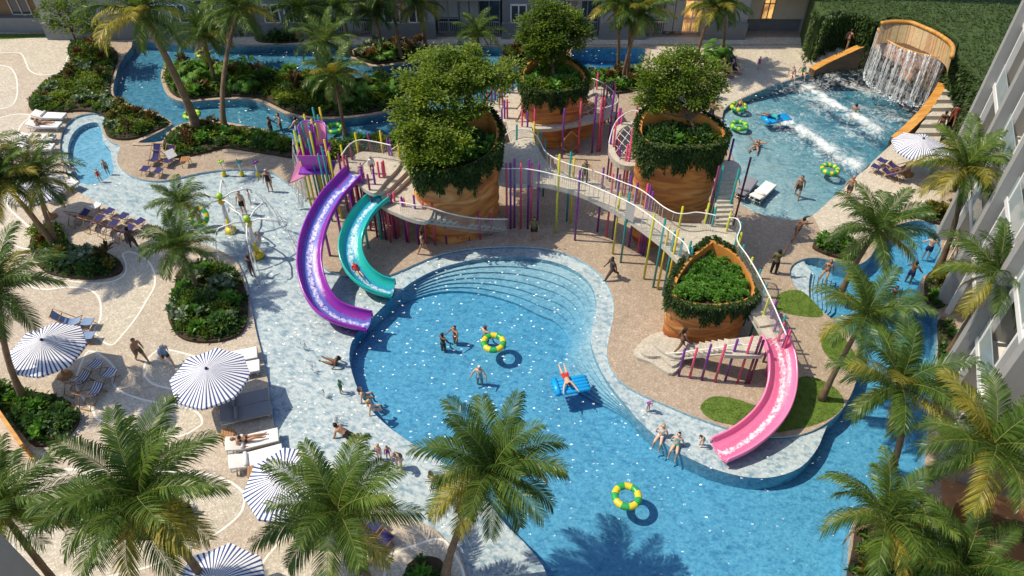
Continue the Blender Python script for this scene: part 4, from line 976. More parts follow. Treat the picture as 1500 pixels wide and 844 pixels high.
# hub, bridge and right landing
root = empty('play_bridge', G(850, 340), 0, 'long pale footbridge crossing between the planter towers on coloured poles', 'footbridge')
b = MB(); slab(b, [(722, 250), (727, 218), (740, 211), (755, 206), (776, 206), (787, 214), (795, 229), (808, 245), (832, 254), (858, 259), (905, 281), (950, 306), (975, 321), (1000, 327), (1032, 328), (1062, 333), (1078, 341), (1080, 352), (1074, 368), (1062, 380), (1044, 366), (1030, 385), (1002, 392), (992, 380), (967, 355), (924, 323), (890, 302), (850, 283), (825, 275), (795, 269), (755, 270), (730, 265)], 2.8, .26, n=3); rel(b.build('deck', SL), root)
stair(root, (1150, 494), (1076, 372), ((-27, 4), (-20, 4)), 1.9, 2.75, 7)
b = MB(); slab(b, [(1068, 497), (1090, 494), (1128, 490), (1146, 488), (1152, 496), (1130, 505), (1116, 521), (1080, 521), (1062, 520)], 1.9, .2, smooth=False); rel(b.build('slide_landing', SL), root)
stair(root, (994, 521), (1068, 511), ((-14, -13), (2, -15)), .45, 1.85, 10)
stair(root, (1048, 332), (1052, 262), ((24, -1), (24, 0)), 2.85, 4.2, 10)
b = MB(); slab(b, [(1052, 262), (1076, 262), (1084, 256), (1086, 246), (1080, 238), (1068, 234), (1056, 236), (1053, 246)], 4.2, .2); rel(b.build('upper_landing', SL), root)
stair(root, (742, 180), (752, 212), ((36, 6), (32, -3)), 1.7, 2.75, 6)
# back platform with the climbing nets
root = empty('net_platform', G(825, 215), 0, 'pale ring platform with white rope climbing nets round the furthest planter tower', 'net platform')
out = [p.to_2d() for p in cr(W([(711, 165), (714, 153), (732, 145), (750, 133), (770, 125), (800, 128), (858, 134), (874, 127), (888, 131), (897, 145), (899, 158), (896, 167), (875, 175), (834, 184), (797, 189), (770, 187), (745, 180), (722, 174)], 1.7), 4)]
hole = [p.to_2d() for p in cr(W([(787, 160), (800, 158), (830, 156), (850, 150), (866, 138), (878, 137), (889, 148), (889, 159), (870, 168), (832, 176), (800, 181), (788, 178)], 1.7), 3)]
def ringslab(root, name, out, hole, z, th):
    b = MB(); V, T = cdt([out, hole], lambda x, y: inside(out, x, y) and not inside(hole, x, y))
    b.add([(v.x, v.y, z) for v in V], T, 0); b.add([(v.x, v.y, z - th) for v in V], [t[::-1] for t in T], 1)
    for P2 in (out, hole):
        n = len(P2); b.add([(p.x, p.y, z - th) for p in P2] + [(p.x, p.y, z) for p in P2], [(i, (i + 1) % n, n + (i + 1) % n, n + i) for i in range(n)], 1)
    rel(b.build(name, SL), root)
ringslab(root, 'deck', out, hole, 1.7, .22)
def ropes(root, name, A, B, Cc, D, nu, nv, zoff=0.0, r=.022):
    b = MB()
    for i in range(nu + 1):
        for j in range(nv):
            o = .5 * (j % 2); t = (i + o) / (nu + .5)
            if t > 1: continue
            p = A.lerp(B, t).lerp(D.lerp(Cc, t), j / nv); q = A.lerp(B, t).lerp(D.lerp(Cc, t), (j + 1) / nv); b.tube([p, q], r, 4)
    for j in range(nv + 1): b.tube([A.lerp(D, j / nv), B.lerp(Cc, j / nv)], r * 1.2, 4)
    rel(b.build(name, M['rope']), root)
ropes(root, 'climbing_net', G(787, 161, 1.68), G(846, 155, 1.68), G(872, 168, 1.68), G(791, 180, 1.68), 6, 3)
ropes(root, 'climbing_net', G(848, 153, 1.68), G(877, 138, 1.68), G(890, 156, 1.68), G(866, 170, 1.68), 4, 3)
b = MB(); pc = [p.to_2d() for p in cr(W([(786, 190), (797, 195), (834, 189), (873, 180), (872, 196), (848, 206), (800, 211), (768, 205), (766, 190)], .55), 3)]
b.prism([p.to_2d() for p in cr(W([(765, 200), (800, 211), (848, 206), (868, 195), (862, 178), (800, 175), (768, 182)], 0), 3)], 0, 1.45, 0); rel(b.build('drum', M['strata']), root)
root = empty('net_nest', G(915, 300), 0, 'round raised rope net nest with a pale rim beside a tall tower', 'net nest')
o2 = [p.to_2d() for p in cr(W([(893, 225), (892, 205), (898, 190), (910, 181), (925, 177), (945, 178), (955, 200), (950, 232), (930, 243), (908, 240)], 2.3), 3)]
ringslab(root, 'rim', o2, [v.to_2d() for v in offset(o2, -.35)], 2.3, .3)
q = [v.to_2d() for v in offset(o2, -.34)]; b = MB(); xs = [p.x for p in q]; ys = [p.y for p in q]
for k in range(9):
    for fl in (0, 1):
        pr = None; n_ = 60
        for i in range(n_ + 1):
            u = i / n_; 
            x = min(xs) + (max(xs) - min(xs)) * (u if not fl else u); y = (min(ys) + (max(ys) - min(ys)) * (k / 4.0 - .5 + (u if not fl else 1 - u)))
            ins_ = inside(q, x, y)
            if ins_ and pr is None: pr = (x, y)
            if (not ins_ or i == n_) and pr is not None: b.tube([(pr[0], pr[1], 2.25), (x, y, 2.25)], .02, 4); pr = None
rel(b.build('climbing_net', M['rope']), root)
# stone steps at the foot of the low tower
b = MB()
for k, (z, px) in enumerate(((.18, [(928, 520), (940, 500), (962, 487), (985, 488), (1010, 505), (1000, 530), (985, 547), (968, 540), (952, 530)]), (.34, [(938, 512), (955, 495), (985, 492), (1010, 505), (1000, 525), (985, 536), (968, 522), (950, 522)]), (.5, [(955, 500), (975, 494), (1000, 498), (1012, 508), (996, 524), (972, 516)]))): slab(b, px, z, z, n=3)
o = b.build('stone_steps', SL); tag(o, 'rounded pale stone steps at the foot of the low planter tower', 'steps')

# ------------------------------------------------------------------ coloured poles
POLE = {}
def pole(x, y, z, col, where, r=.055):
    p = G(x, y, z)
    b = MB(); b.tube([(0, 0, -.02), (0, 0, z)], r, 8); b.ball((0, 0, z), (r, r, r * .6), 8, 4)
    o = b.build('coloured_pole', M[col], None, (p.x, p.y, 0))
    return tag(o, '%s round upright pole %s' % ('lime yellow' if col == 'lime' else col, where), 'pole', col + ' poles ' + where)
def poles(lst, where, zdef):
    for e in lst:
        x, y, col = e[:3]
        z = zdef
        if len(e) == 5:
            z = height_of(e[3], e[4], y); p = G(e[3], e[4]); b = MB(); b.tube([(0, 0, -.02), (0, 0, z)], .055, 8); b.ball((0, 0, z), (.055, .055, .033), 8, 4)
            o = b.build('coloured_pole', M[col], None, (p.x, p.y, 0)); tag(o, '%s round upright pole %s' % ('lime yellow' if col == 'lime' else col, where), 'pole', col + ' poles ' + where)
        else:
            if len(e) == 4: z = e[3]
            pole(x, y, z, col, where)
Pu, Ma, Pi_, Te, Ye, Li = 'purple', 'maroon', 'pink', 'teal', 'yellow', 'lime'
poles([(430.7, 192, Li, 4.8), (438.7, 199, Li, 4.7), (441.4, 179, Te, 5.0), (445.4, 168, Ye, 5.2), (452, 180, Te, 5.0), (456, 175, Ye, 5.1), (454, 193, Li, 4.9), (451.5, 204, Te, 4.6), (458, 158, Te, 5.5), (465.5, 169, Te, 5.2), (462, 181, Li, 4.9), (468, 158, Ye, 5.5), (466, 226, Te, 4.2), (475, 205, Ye, 4.6), (471, 215, Te, 4.4), (481, 222, Li, 4.2)], 'in the cluster holding the pink tipping hopper', 4.8)
poles([(495, 226, Ma), (499, 213, Li), (502, 229, Pi_), (507, 228, Ma), (512, 210, Ma), (520, 195, Ye), (539, 196, Ma), (556.5, 192, Ye), (567, 203, Pu), (571, 204, Pu), (582.6, 208, Ye), (593, 212, Ma), (597, 212, Li)], 'along the back rail of the slide platform', 4.0)
poles([(528, 247, Pu), (538, 256, Ma), (546, 248, Pu), (552.5, 238, Pi_), (559, 238, Pi_), (561, 236, Pi_)], 'at the mouth of the two upper slides', 3.9)
poles([(512, 268, Ma), (520, 272, Pi_), (528, 276, Ma), (536, 282, Pi_), (544, 290, Ma), (551, 296, Pi_), (558, 300, Ma), (565, 304, Pi_), (507, 262, Pi_), (532, 279, Ma), (548, 293, Pi_), (500, 258, Ma)], 'holding up the front of the slide platform', 2.25)
poles([(569.7, 285, Pi_, 577.7, 349), (573.7, 285, Ma, 581, 350), (578, 282, Pi_, 585, 347), (587, 289, Pu, 596, 354.7), (591.5, 290.7, Pi_, 599, 355), (606.5, 286.7, Pu, 613.7, 358), (617.7, 296, Pi_, 625, 357), (633, 298.7, Pi_, 637.7, 358.7), (651, 305, Pu, 654, 357), (668, 306.7, Pi_, 671, 354.7), (685.7, 313, Pu, 687.5, 352), (703, 312, Pi_, 703.5, 350.7), (718.5, 313, Pi_, 719, 344)], 'along the stair below the tower by the slides', 3)
poles([(742.6, 240, Pi_, 742.5, 335), (747.8, 239.5, Pu, 748, 335), (753, 232.8, Pu, 753.5, 334), (763, 240, Pi_, 762.5, 335), (773.6, 234, Pu, 773, 335), (779, 240, Pi_, 777, 335), (789, 241.5, Pu, 787, 335), (820.7, 226.7, Li, 814, 341), (836, 223.4, Te, 830, 324), (840.6, 232, Ye, 835, 326.7), (848.6, 250, Pu, 842, 352)], 'before the shaded hub of the footbridge', 4)
poles([(884, 246, Pu, 875, 340), (907, 256, Pu, 897, 351), (925.6, 257.5, Pu, 912, 357), (933.6, 268, Pu, 921, 362), (947.7, 270, Pi_, 934, 370), (951.7, 271.6, Pu, 938, 372), (955, 281, Pu, 942, 374), (900, 255, Pi_, 888, 347)], 'along the far rail of the footbridge', 4)
poles([(908, 282.7, Li, 897.5, 372), (922, 283, Te, 909, 384.5), (957.7, 314.8, Li, 943, 409), (973.8, 321, Te, 956.7, 421), (980.5, 333.6, Ye, 963, 424), (987, 339.6, Te, 970.6, 433), (992.5, 337, Ye, 974, 437), (998, 349.6, Te, 982, 440), (1008.6, 354, Te, 993, 444), (1011, 364, Te, 996, 450)], 'along the near side of the footbridge by the low tower', 4)
poles([(1000.5, 303, Li), (1039, 298, Li), (1049, 304, Te), (1071, 311, Li), (1053.7, 244, Ma, 5.4), (1060, 244, Te, 5.4), (1083, 248, Te, 5.4), (1096.5, 231, Ma, 1074, 330), (1068, 193, Te, 5.6), (1075, 204, Pu, 5.4)], 'by the stair beside the wave pool tower', 3.9)
poles([(1086.5, 326, Te, 3.9), (1082, 340, Te, 3.8), (1086.5, 341.5, Li, 3.8), (1090, 359.5, Te, 3.7), (1102.6, 377.6, Li, 3.5), (1114, 395.7, Te, 3.4), (1123, 417, Te, 3.3), (1128, 433, Li, 3.2), (1138, 441, Pu, 3.1), (1142.7, 460, Pu, 3.0), (1150.7, 462.7, Te, 3.0), (1149, 473, Pi_, 3.0), (1156, 482.7, Pu, 2.9), (1158, 484, Pi_, 2.9)], 'down the right rail toward the pink slide', 3)
poles([(1002, 511, Pu, 994, 551), (1020, 510, Pi_, 1010, 554), (1041.5, 505, Pu, 1027.5, 557), (1063, 505, Pi_, 1047, 559.7), (1079, 497.4, Pu, 1062, 558), (1103, 492.8, Pi_, 1080, 561), (1109.8, 494, Ma, 1092, 562), (1114.5, 498.8, Ma, 1097, 562)], 'along the stair up to the pink slide', 3)
poles([(713.4, 137.5, Pi_), (724.8, 117, Pu), (734.8, 109.4, Pu), (740, 112, Te), (743.5, 111.4, Te), (746, 111.4, Ye), (751, 108.7, Pu), (759, 105, Li), (728, 125, Te), (720, 128, Ma)], 'round the river side of the net platform', 2.8)
poles([(739, 147, Pu), (743, 146, Pi_), (735, 160, Pu), (765, 161, Pi_), (773, 163, Pu), (783.7, 157, Pi_), (782.7, 179, Ye, 3.6), (757, 183, Te, 3.7), (792.4, 195, Te, 3.7), (798.4, 205, Te, 3.6), (788, 190, Li, 3.7)], 'where the net platform meets the hub', 2.9)
poles([(825.8, 159, Pu, 823, 232), (851, 149, Pi_, 846, 224), (873, 139, Pu, 867, 224), (880.7, 143.5, Pi_, 875, 222), (885, 143.5, Pi_, 878.7, 221.4), (898, 135, Pu, 890.8, 217), (891, 120, Ma), (897, 119, Pu), (901.5, 121.4, Pi_), (906, 137, Pu), (906, 159, Pi_, 900, 226), (909.5, 159, Pu, 902, 228), (876, 107, Pi_), (886, 122, Pi_), (912, 165, Pi_, 904, 232)], 'round the right end of the net platform', 2.8)
poles([(933, 155.6, Pi_, 925, 225), (908, 216, Pu, 902, 276), (919, 212, Pi_, 911, 284), (925.6, 200, Pi_, 915, 288), (927, 188, Pi_, 916, 272), (896, 190, Pu, 889, 262), (901, 180, Pi_, 893, 266)], 'beside the round net nest', 3)

# ------------------------------------------------------------------ handrails with netting
def rail(label, px, zs_, hgt=1.0, net=True, r=.03, posts=False):
    n = len(px); pts = []
    for i, (x, y) in enumerate(px):
        z = zs_ if not isinstance(zs_, (list, tuple)) else zs_[i]; pts.append(G(x, y, z + hgt))
    pts = cr(pts, 5, False); root = empty('handrail', (pts[0].x, pts[0].y, 0), 0, label, 'handrail')
    zz_ = [p.z - hgt for p in pts]
    b = MB(); b.tube([p for p in pts], r, 6); rel(b.build('top_tube', M['chrome']), root)
    if net:
        b = MB(); k = len(pts)
        b.add([(p.x, p.y, p.z - .02) for p in pts] + [(p.x, p.y, p.z - hgt + .03) for p in pts], [(i, i + 1, k + i + 1, k + i) for i in range(k - 1)]); rel(b.build('netting', M['net']), root)
rail('white tube handrail with netting round the back of the slide platform', [(500, 228), (508, 216), (516, 209), (528, 205), (545, 207), (560, 210), (573, 213)], 3.0)
rail('short white handrail between the slide platform and the wide tree', [(574, 219), (583, 213), (592, 207), (600, 203)], 2.6)
rail('white handrail following the stair below the tower by the slides', [(585, 296), (610, 301), (632, 305), (655, 312), (678, 317), (700, 320), (722, 321), (744, 321)], [2.2, 2.2, 1.9, 1.6, 1.2, .8, .5, .2])
rail('white arched handrail along the far side of the footbridge', [(776, 192), (786, 199), (793, 212), (800, 223), (815, 233), (835, 241), (855, 246), (885, 256), (912, 267), (935, 276), (953, 288), (972, 303), (990, 312), (1005, 313), (1020, 311), (1036, 313), (1050, 316)], 2.8)
rail('white handrail along the near side of the footbridge', [(722, 236), (730, 244), (740, 247), (765, 247), (792, 251), (820, 258), (850, 266), (890, 282), (920, 296), (945, 311), (970, 330), (988, 344), (1004, 358), (1010, 372)], 2.8)
rail('white handrail from the bridge landing down to the pink slide', [(1068, 319), (1080, 321), (1085, 333), (1080, 352), (1095, 375), (1110, 400), (1130, 440), (1143, 470), (1152, 491)], [2.8, 2.8, 2.8, 2.8, 2.7, 2.5, 2.2, 2.0, 1.9])
rail('thin white handrail beside the stair up to the pink slide', [(975, 518), (1000, 516), (1020, 513), (1040, 511), (1062, 508), (1080, 505), (1112, 507)], [.3, .5, .8, 1.2, 1.6, 1.8, 1.85], .45, False, .025)
rail('white handrail round the right end of the net platform', [(868, 115), (880, 120), (892, 128), (903, 140), (904, 150), (890, 157), (872, 160)], 1.7)
rail('white curved handrail around the round net nest', [(892, 210), (897, 190), (905, 175), (917, 166), (930, 162), (942, 166)], 2.3, 1.0, False)
rail('white arched handrail on the hub stair from the net platform', [(738, 200), (748, 192), (762, 189), (776, 190)], 2.0)

# ================================================================== SLIDES
def slide(label, ctr, zs_, w, shell, flow, hgt=.36):
    pts = [G(x, y, z) for (x, y), z in zip(ctr, zs_)]; P3 = cr(pts, 7, False); root = empty('water_slide', (P3[-1].x, P3[-1].y, 0), 0, label, 'water slide', None)
    n = len(P3); prof = []
    K = 12
    for k in range(K + 1):
        a = pi * k / K; prof.append((-cos(a) * w / 2, (1 - sin(a) ** .8) * hgt))
    def frame(i):
        t = (P3[min(i + 1, n - 1)] - P3[max(i - 1, 0)]); t.z *= 0; t.normalize(); return Vector((t.y, -t.x, 0))
    vs = []; fl = []
    for i in range(n):
        s = frame(i)
        for k, (x, z) in enumerate(prof): vs.append(P3[i] + s * x + Vector((0, 0, z)))
    m = K + 1
    b = MB(); b.add(vs, [(i * m + k, i * m + k + 1, (i + 1) * m + k + 1, (i + 1) * m + k) for i in range(n - 1) for k in range(K)], 0, True)
    o = b.build('channel', M[flow]); rel(o, root)
    at = o.data.attributes.new('flow', 'FLOAT', 'POINT')
    # centrifugal: the stream rides up the outer bank of the curve
    val = []
    for i in range(n):
        a = P3[max(i - 3, 0)]; c = P3[min(i + 3, n - 1)]; d1 = (P3[i] - a); d2 = (c - P3[i]); curv = d1.x * d2.y - d1.y * d2.x
        off = max(-.28, min(.28, -curv * 1.2)) if curv else 0
        for k, (x, z) in enumerate(prof): val.append(1.0 - abs(x / w - .07 * (1 if off < 0 else -1)) * 2.0)
    at.data.foreach_set('value', val)
    # thick shell with rolled rims
    b = MB(); vo = []
    for i in range(n):
        s = frame(i)
        for x, z in [(-w / 2, hgt), (-w / 2 - .07, hgt + .02), (-w / 2 - .07, hgt * .45)] + [(px * 1.05, pz - .07) for px, pz in prof[2:-2]] + [(w / 2 + .07, hgt * .45), (w / 2 + .07, hgt + .02), (w / 2, hgt)]:
            vo.append(P3[i] + s * x + Vector((0, 0, z)))
    q = len(vo) // n
    b.add(vo, [(i * q + k + 1, i * q + k, (i + 1) * q + k, (i + 1) * q + k + 1) for i in range(n - 1) for k in range(q - 1)], 0, True)
    for e in (0, n - 1):
        s = frame(e)
        for sg in (-1, 1): b.tube([P3[e] + s * sg * (w / 2 + .035) + Vector((0, 0, .05)), P3[e] + s * sg * (w / 2 + .035) + Vector((0, 0, hgt + .03))], .045, 6)
    for sg in (-1, 1): b.tube([P3[i] + frame(i) * sg * (w / 2 + .035) + Vector((0, 0, hgt + .02)) for i in range(n)], .05, 6)
    rel(b.build('shell', M[shell]), root)
    for i in range(6, n - 4, 8):
        b = MB(); s = frame(i); b.tube([P3[i] + s * x * 1.06 + Vector((0, 0, z - .05)) for x, z in prof], .035, 5); rel(b.build('flange', M[shell]), root)
    for i in range(5, n - 8, 9):
        b = MB(); p = P3[i]; b.tube([(p.x, p.y, 0), (p.x, p.y, p.z)], .07, 8); rel(b.build('support_post', M[shell]), root)
    return root, P3
slide('long purple water slide curving left into the pool', [(521, 257), (505, 274), (489, 292), (475, 314), (464, 338), (457, 364), (455, 390), (459, 415), (468, 438), (483, 456), (505, 468), (541, 477)], [3.05, 2.9, 2.7, 2.45, 2.15, 1.85, 1.5, 1.2, .9, .6, .35, .12], 1.02, 'slide_purple', 'flow_purple')
tp = slide('teal water slide beside the purple one', [(561, 291), (546, 303), (532, 319), (521, 339), (515, 360), (516, 380), (524, 398), (538, 413), (555, 423), (576, 429)], [2.35, 2.2, 2.0, 1.75, 1.45, 1.15, .85, .55, .32, .12], 1.0, 'slide_teal', 'flow_teal')[1]
slide('pink water slide curving down from the low planter tower', [(1131, 496), (1138, 512), (1143, 532), (1144, 555), (1141, 578), (1133, 600), (1119, 620), (1100, 638), (1078, 653), (1052, 665)], [1.95, 1.8, 1.58, 1.3, 1.05, .8, .55, .35, .2, .08], 1.0, 'slide_pink', 'flow_pink')

# ------------------------------------------------------------------ tipping hopper and its spill
root = empty('tipping_hopper', G(468, 300), 0, 'pink and purple tipping water hopper held in a cluster of poles', 'water hopper')
def wedge(name, m, faces_px, th=.12):
    b = MB()
    P3 = [G(x, y, z) for x, y, z in faces_px]; nrm = (P3[1] - P3[0]).cross(P3[2] - P3[0]).normalized() * th; k = len(P3)
    b.add(P3 + [p - nrm for p in P3], [tuple(range(k)), tuple(range(2 * k - 1, k - 1, -1))] + [(i, k + i, k + (i + 1) % k, (i + 1) % k) for i in range(k)]); return rel(b.build(name, M[m]), root)
cx = G(463, 232, 3.2)
def hop(name, m, prof, ex, c):
    """trough: open-topped box narrowing to the foot"""
    b = MB(); (w0, d0, z0), (w1, d1, z1) = prof; vs = []
    for w, d, z in ((w0, d0, z0), (w1, d1, z1), (w1 - .08, d1 - .08, z1), (w0 - .08, d0 - .08, z0 + .06)):
        for sx, sy in ((-1, -1), (1, -1), (1, 1), (-1, 1)): vs.append((c.x + sx * w / 2, c.y + sy * d / 2 + ex * z, z))
    fs = [(3, 2, 1, 0)] + [(4 * l + i, 4 * l + (i + 1) % 4, 4 * l + 4 + (i + 1) % 4, 4 * l + 4 + i) for l in range(3) for i in range(4)] + [(12, 13, 14, 15)]
    b.add(vs, fs); return rel(b.build(name, M[m]), root)
hop('bucket', 'hopper_magenta', ((1.1, .7, 2.75), (1.5, 1.2, 3.75)), 0, cx)
b = MB(); b.box((cx.x, cx.y - .1, 2.68), (1.75, 1.1, .08)); rel(b.build('tray', M['hopper_purple']), root)
def scoop(c, ri, h, yaw):
    """upright half-round scoop: pink hollow, purple back and rim"""
    b = MB(); n = 12
    for m, rr, o in ((0, ri, 0), (1, ri + .07, 0)):
        vs = [];
        for j in range(6):
            t = j / 5; k_ = rr * (.75 + .3 * t); z = c.z + h * t
            for i in range(n + 1):
                a_ = yaw + pi * i / n; top = .16 * sin(pi * i / n) * t; vs.append((c.x + k_ * cos(a_), c.y + k_ * sin(a_) + .12 * t, z + top))
        b.add(vs, [(j * (n + 1) + i, j * (n + 1) + i + 1, (j + 1) * (n + 1) + i + 1, (j + 1) * (n + 1) + i) for j in range(5) for i in range(n)], m, True)
    top = [(c.x + (ri + .035) * 1.05 * cos(yaw + pi * i / n), c.y + (ri + .035) * 1.05 * sin(yaw + pi * i / n) + .12, c.z + h + .16 * sin(pi * i / n)) for i in range(n + 1)]
    b.tube(top, .05, 6, 1)
    for e in (0, n): b.tube([(c.x + (ri + .035) * (.75 + .3 * t) * cos(yaw + pi * e / n), c.y + (ri + .035) * (.75 + .3 * t) * sin(yaw + pi * e / n) + .12 * t, c.z + h * t) for t in (0, .5, 1)], .05, 6, 1)
    return rel(b.build('scoop', [M['hopper_pink'], M['hopper_purple']], root), root)
scoop(G(453, 214, 3.75), .36, 1.0, -.1); scoop(G(470, 215, 3.75), .36, 1.0, .1)
wedge('purple_side', 'hopper_purple', [(466, 222, 3.75), (484, 218, 3.75), (477, 247, 2.75), (466, 246, 2.75)])
wedge('pink_spout', 'hopper_pink', [(436, 237, 2.7), (446, 240, 2.6), (464, 252, 2.3), (425, 269, 1.7)])
root = empty('hopper_spill', G(440, 300), 0, 'thin sheets of water falling from the pink tipping hopper', 'falling water')
for px, z0, pz in (((432, 205), 3.6, (428, 262)), ((436, 262), 1.7, (438, 290))):
    a = G(px[0], px[1], z0); b = MB()
    pts = [a + Vector((-.12 * t, -.25 * t, -z0 * t * t)) for t in [i / 8 for i in range(9)]]
    for k in range(5): b.tube([p + Vector((.05 * sin(k * 2.1 + i) + .07 * (k - 2), .05 * cos(k * 1.7 + i), 0)) for i, p in enumerate(pts)], [.02 + .006 * i for i in range(9)], 5)
    rel(b.build('water_sheet', M['fall']), root)

# ------------------------------------------------------------------ spider sprayers and little jets in the splash pool
def sprayer(label, hub, base, rz):
    B = G(*base); h = height_of(base[0], base[1], hub[1]); root = empty('spider_sprayer', (B.x, B.y, 0), rz, label, 'water sprayer', 'spider sprayers in the splash pool')
    b = MB(); b.lathe([(0, -.1), (.3, -.1), (.3, .08), (.22, .16), (.1, .2)], n=14); b.build('foot', M['ride_yellow'], root)
    b = MB(); b.tube([(0, 0, .1), (0, 0, h * .4)], .11, 10, 0); b.tube([(0, 0, h * .4), (0, 0, h)], .105, 10, 1); b.build('post', [M['ride_yellow'], M['white']], root)
    b = MB(); b.lathe([(.0, h - .25), (.17, h - .2), (.17, h - .02), (.1, h + .03), (0, h + .03)], n=12); b.build('collar', M['ride_yellow'], root)
    b = MB(); b.ball((0, 0, h + .2), .17, 10, 7); b.build('knob', M['ride_green'], root)
    for k in range(5):
        a = 2 * pi * k / 5 + .2; d = Vector((cos(a), sin(a), 0)); b = MB(); L = 1.35
        pts = [d * .1 + Vector((0, 0, h)), d * .6 + Vector((0, 0, h + .22)), d * L + Vector((0, 0, h + .2)), d * (L + .18) + Vector((0, 0, h + .02)), d * (L + .2) + Vector((0, 0, h - .14))]
        b.tube(pts, .042, 6); arm = b.build('arm', M['white'], root)
        s = MB()
        for q in range(4):
            st_ = d * (L + .2) + Vector((0, 0, h - .14)); v = d * random.uniform(.2, .9) + Vector((random.uniform(-.15, .15), random.uniform(-.15, .15), 0))
            s.tube([st_ + v * t + Vector((0, 0, -(h - .1) * t * t)) for t in [i / 7 for i in range(8)]], [.008 + .004 * i for i in range(8)], 4)
        s.build('spray', M['spray'], arm)
    return root
random.seed(5)
sprayer('white and yellow spider sprayer nearer the little beach', (324, 292), (338, 337), .3)
sprayer('white and yellow spider sprayer nearer the oval bed', (366, 325), (378, 374), 1.0)
for (tx, ty), (bx, by), col, nm in (((323, 241), (328, 255), 'ride_green', 'green'), ((349, 240), (354, 255), 'teal', 'teal'), ((374, 241), (378, 256), 'purple', 'purple')):
    B = G(bx, by); root = empty('water_jet', B, 0, 'small water gun post with a %s head at the splash pool rim' % nm, 'water jet', 'small water guns')
    b = MB(); b.lathe([(.13, -.1), (.13, .1), (.06, .2)], n=10); b.build('foot', M['ride_yellow'], root)
    b = MB(); b.tube([(0, 0, .1), (0, 0, .75)], .045, 8); b.build('post', M['white'], root)
    b = MB(); b.tube([(-.14, 0, .75), (.0, 0, .83), (.22, -.02, .9)], [.05, .085, .05], 8); b.tube([(0, 0, .8), (-.05, 0, 1.0)], .04, 6); b.build('head', M[col], root)
# ground jets foaming out of the shallow shelf
for i, (x, y) in enumerate([(445, 510), (459, 543), (475, 580), (494, 619)]):
    p = G(x, y); b = MB()
    for k in range(6): a = random.uniform(0, 6.28); r_ = random.uniform(.02, .1); b.tube([(0, 0, -.06), (r_ * .6 * cos(a), r_ * .6 * sin(a), .16), (r_ * cos(a), r_ * sin(a), random.uniform(.2, .42)), (1.5 * r_ * cos(a), 1.5 * r_ * sin(a), .05)], [.02, .022, .026, .02], 5)
    tag(b.build('ground_jet', M['fall'], None, (p.x, p.y, 0)), 'low bubbling white jet rising from the pale shelf', 'water jet', 'bubbling jets in a row on the pale shelf')

# ================================================================== WATERFALL
wroot = empty('waterfall_basin', G(1315, 110), 0, 'curved timber and brick waterfall basin at the head of the wave pool', 'waterfall')
zl, zt = 3.0, 4.3
front = cr(W([(1291, 34), (1287, 42), (1294, 54), (1308, 64), (1328, 73), (1352, 80), (1378, 84), (1394, 84)], zl), 6, False)
back = cr(W([(1394, 84), (1396, 72), (1391, 62), (1372, 49), (1350, 39), (1333, 33), (1308, 32), (1291, 34)], zt * .92), 6, False)
b = MB(); n = len(front)     # apron below the front lip
b.add([(p.x, p.y, zl) for p in front] + [(p.x, p.y, zl - 1.0) for p in front] + [(p.x + .12, p.y + .3, zl - 1.0) for p in front], [(i, i + 1, n + i + 1, n + i) for i in range(n - 1)] + [(n + i, n + i + 1, 2 * n + i + 1, 2 * n + i) for i in range(n - 1)], 0)
brick = mottled('brick_apron', (.5, .26, .16), .3, 9, .8, .5, 30); M['brick'] = brick
rel(b.build('apron', M['brick']), wroot)
b = MB(); b.tube(front, .07, 6); rel(b.build('lip', M['timber_orange']), wroot)
b = MB(); k = len(back)
bt = [Vector((p.x, p.y + .0, p.z)) for p in back]; bb = [Vector((p.x - .25, p.y - .75, zl - .1)) for p in back]
# plank-clad hollow: each board its own strip of colour
for i in range(k - 1):
    for j in range(2):
        a0, a1 = bt[i].lerp(bt[i + 1], j / 2), bt[i].lerp(bt[i + 1], (j + .93) / 2); c0, c1 = bb[i].lerp(bb[i + 1], j / 2), bb[i].lerp(bb[i + 1], (j + .93) / 2)
        b.add([a0, a1, c1, c0], [(0, 1, 2, 3)], random.choice([0, 0, 1, 2]))
rel(b.build('plank_lining', [wood('board_tan', (.42, .27, .13), (.55, .37, .19), 2, .5), wood('board_brown', (.3, .17, .08), (.42, .26, .13), 2, .5), wood('board_olive', (.36, .3, .15), (.48, .4, .22), 2, .5)]), wroot)
b = MB(); b.tube(bt, .14, 6); rel(b.build('rim', M['timber_orange']), wroot)
b = MB(); fl = [p.to_2d() for p in front] + [p.to_2d() for p in bb][1:-1]
V, T = cdt([fl], lambda x, y: inside(fl, x, y)); b.add([(v.x, v.y, zl - .12) for v in V], T); rel(b.build('basin_floor', M['timber_dark']), wroot)
b = MB()   # grotto wall behind the curtain
gw = cr(W([(1268, 92), (1285, 98), (1310, 112), (1335, 128), (1358, 142), (1372, 140), (1388, 120)], 0), 5, False)
gw = [Vector((p.x + .5, p.y + .75, 0)) for p in gw]; k = len(gw)
b.add([(p.x, p.y, -.3) for p in gw] + [(p.x, p.y, 2.95) for p in gw], [(i, i + 1, k + i + 1, k + i) for i in range(k - 1)]); rel(b.build('grotto_wall', M['strata']), wroot)
random.seed(9)
froot = empty('waterfall', G(1320, 115), 0, 'white streams of water pouring from the timber basin into the wave pool', 'falling water')
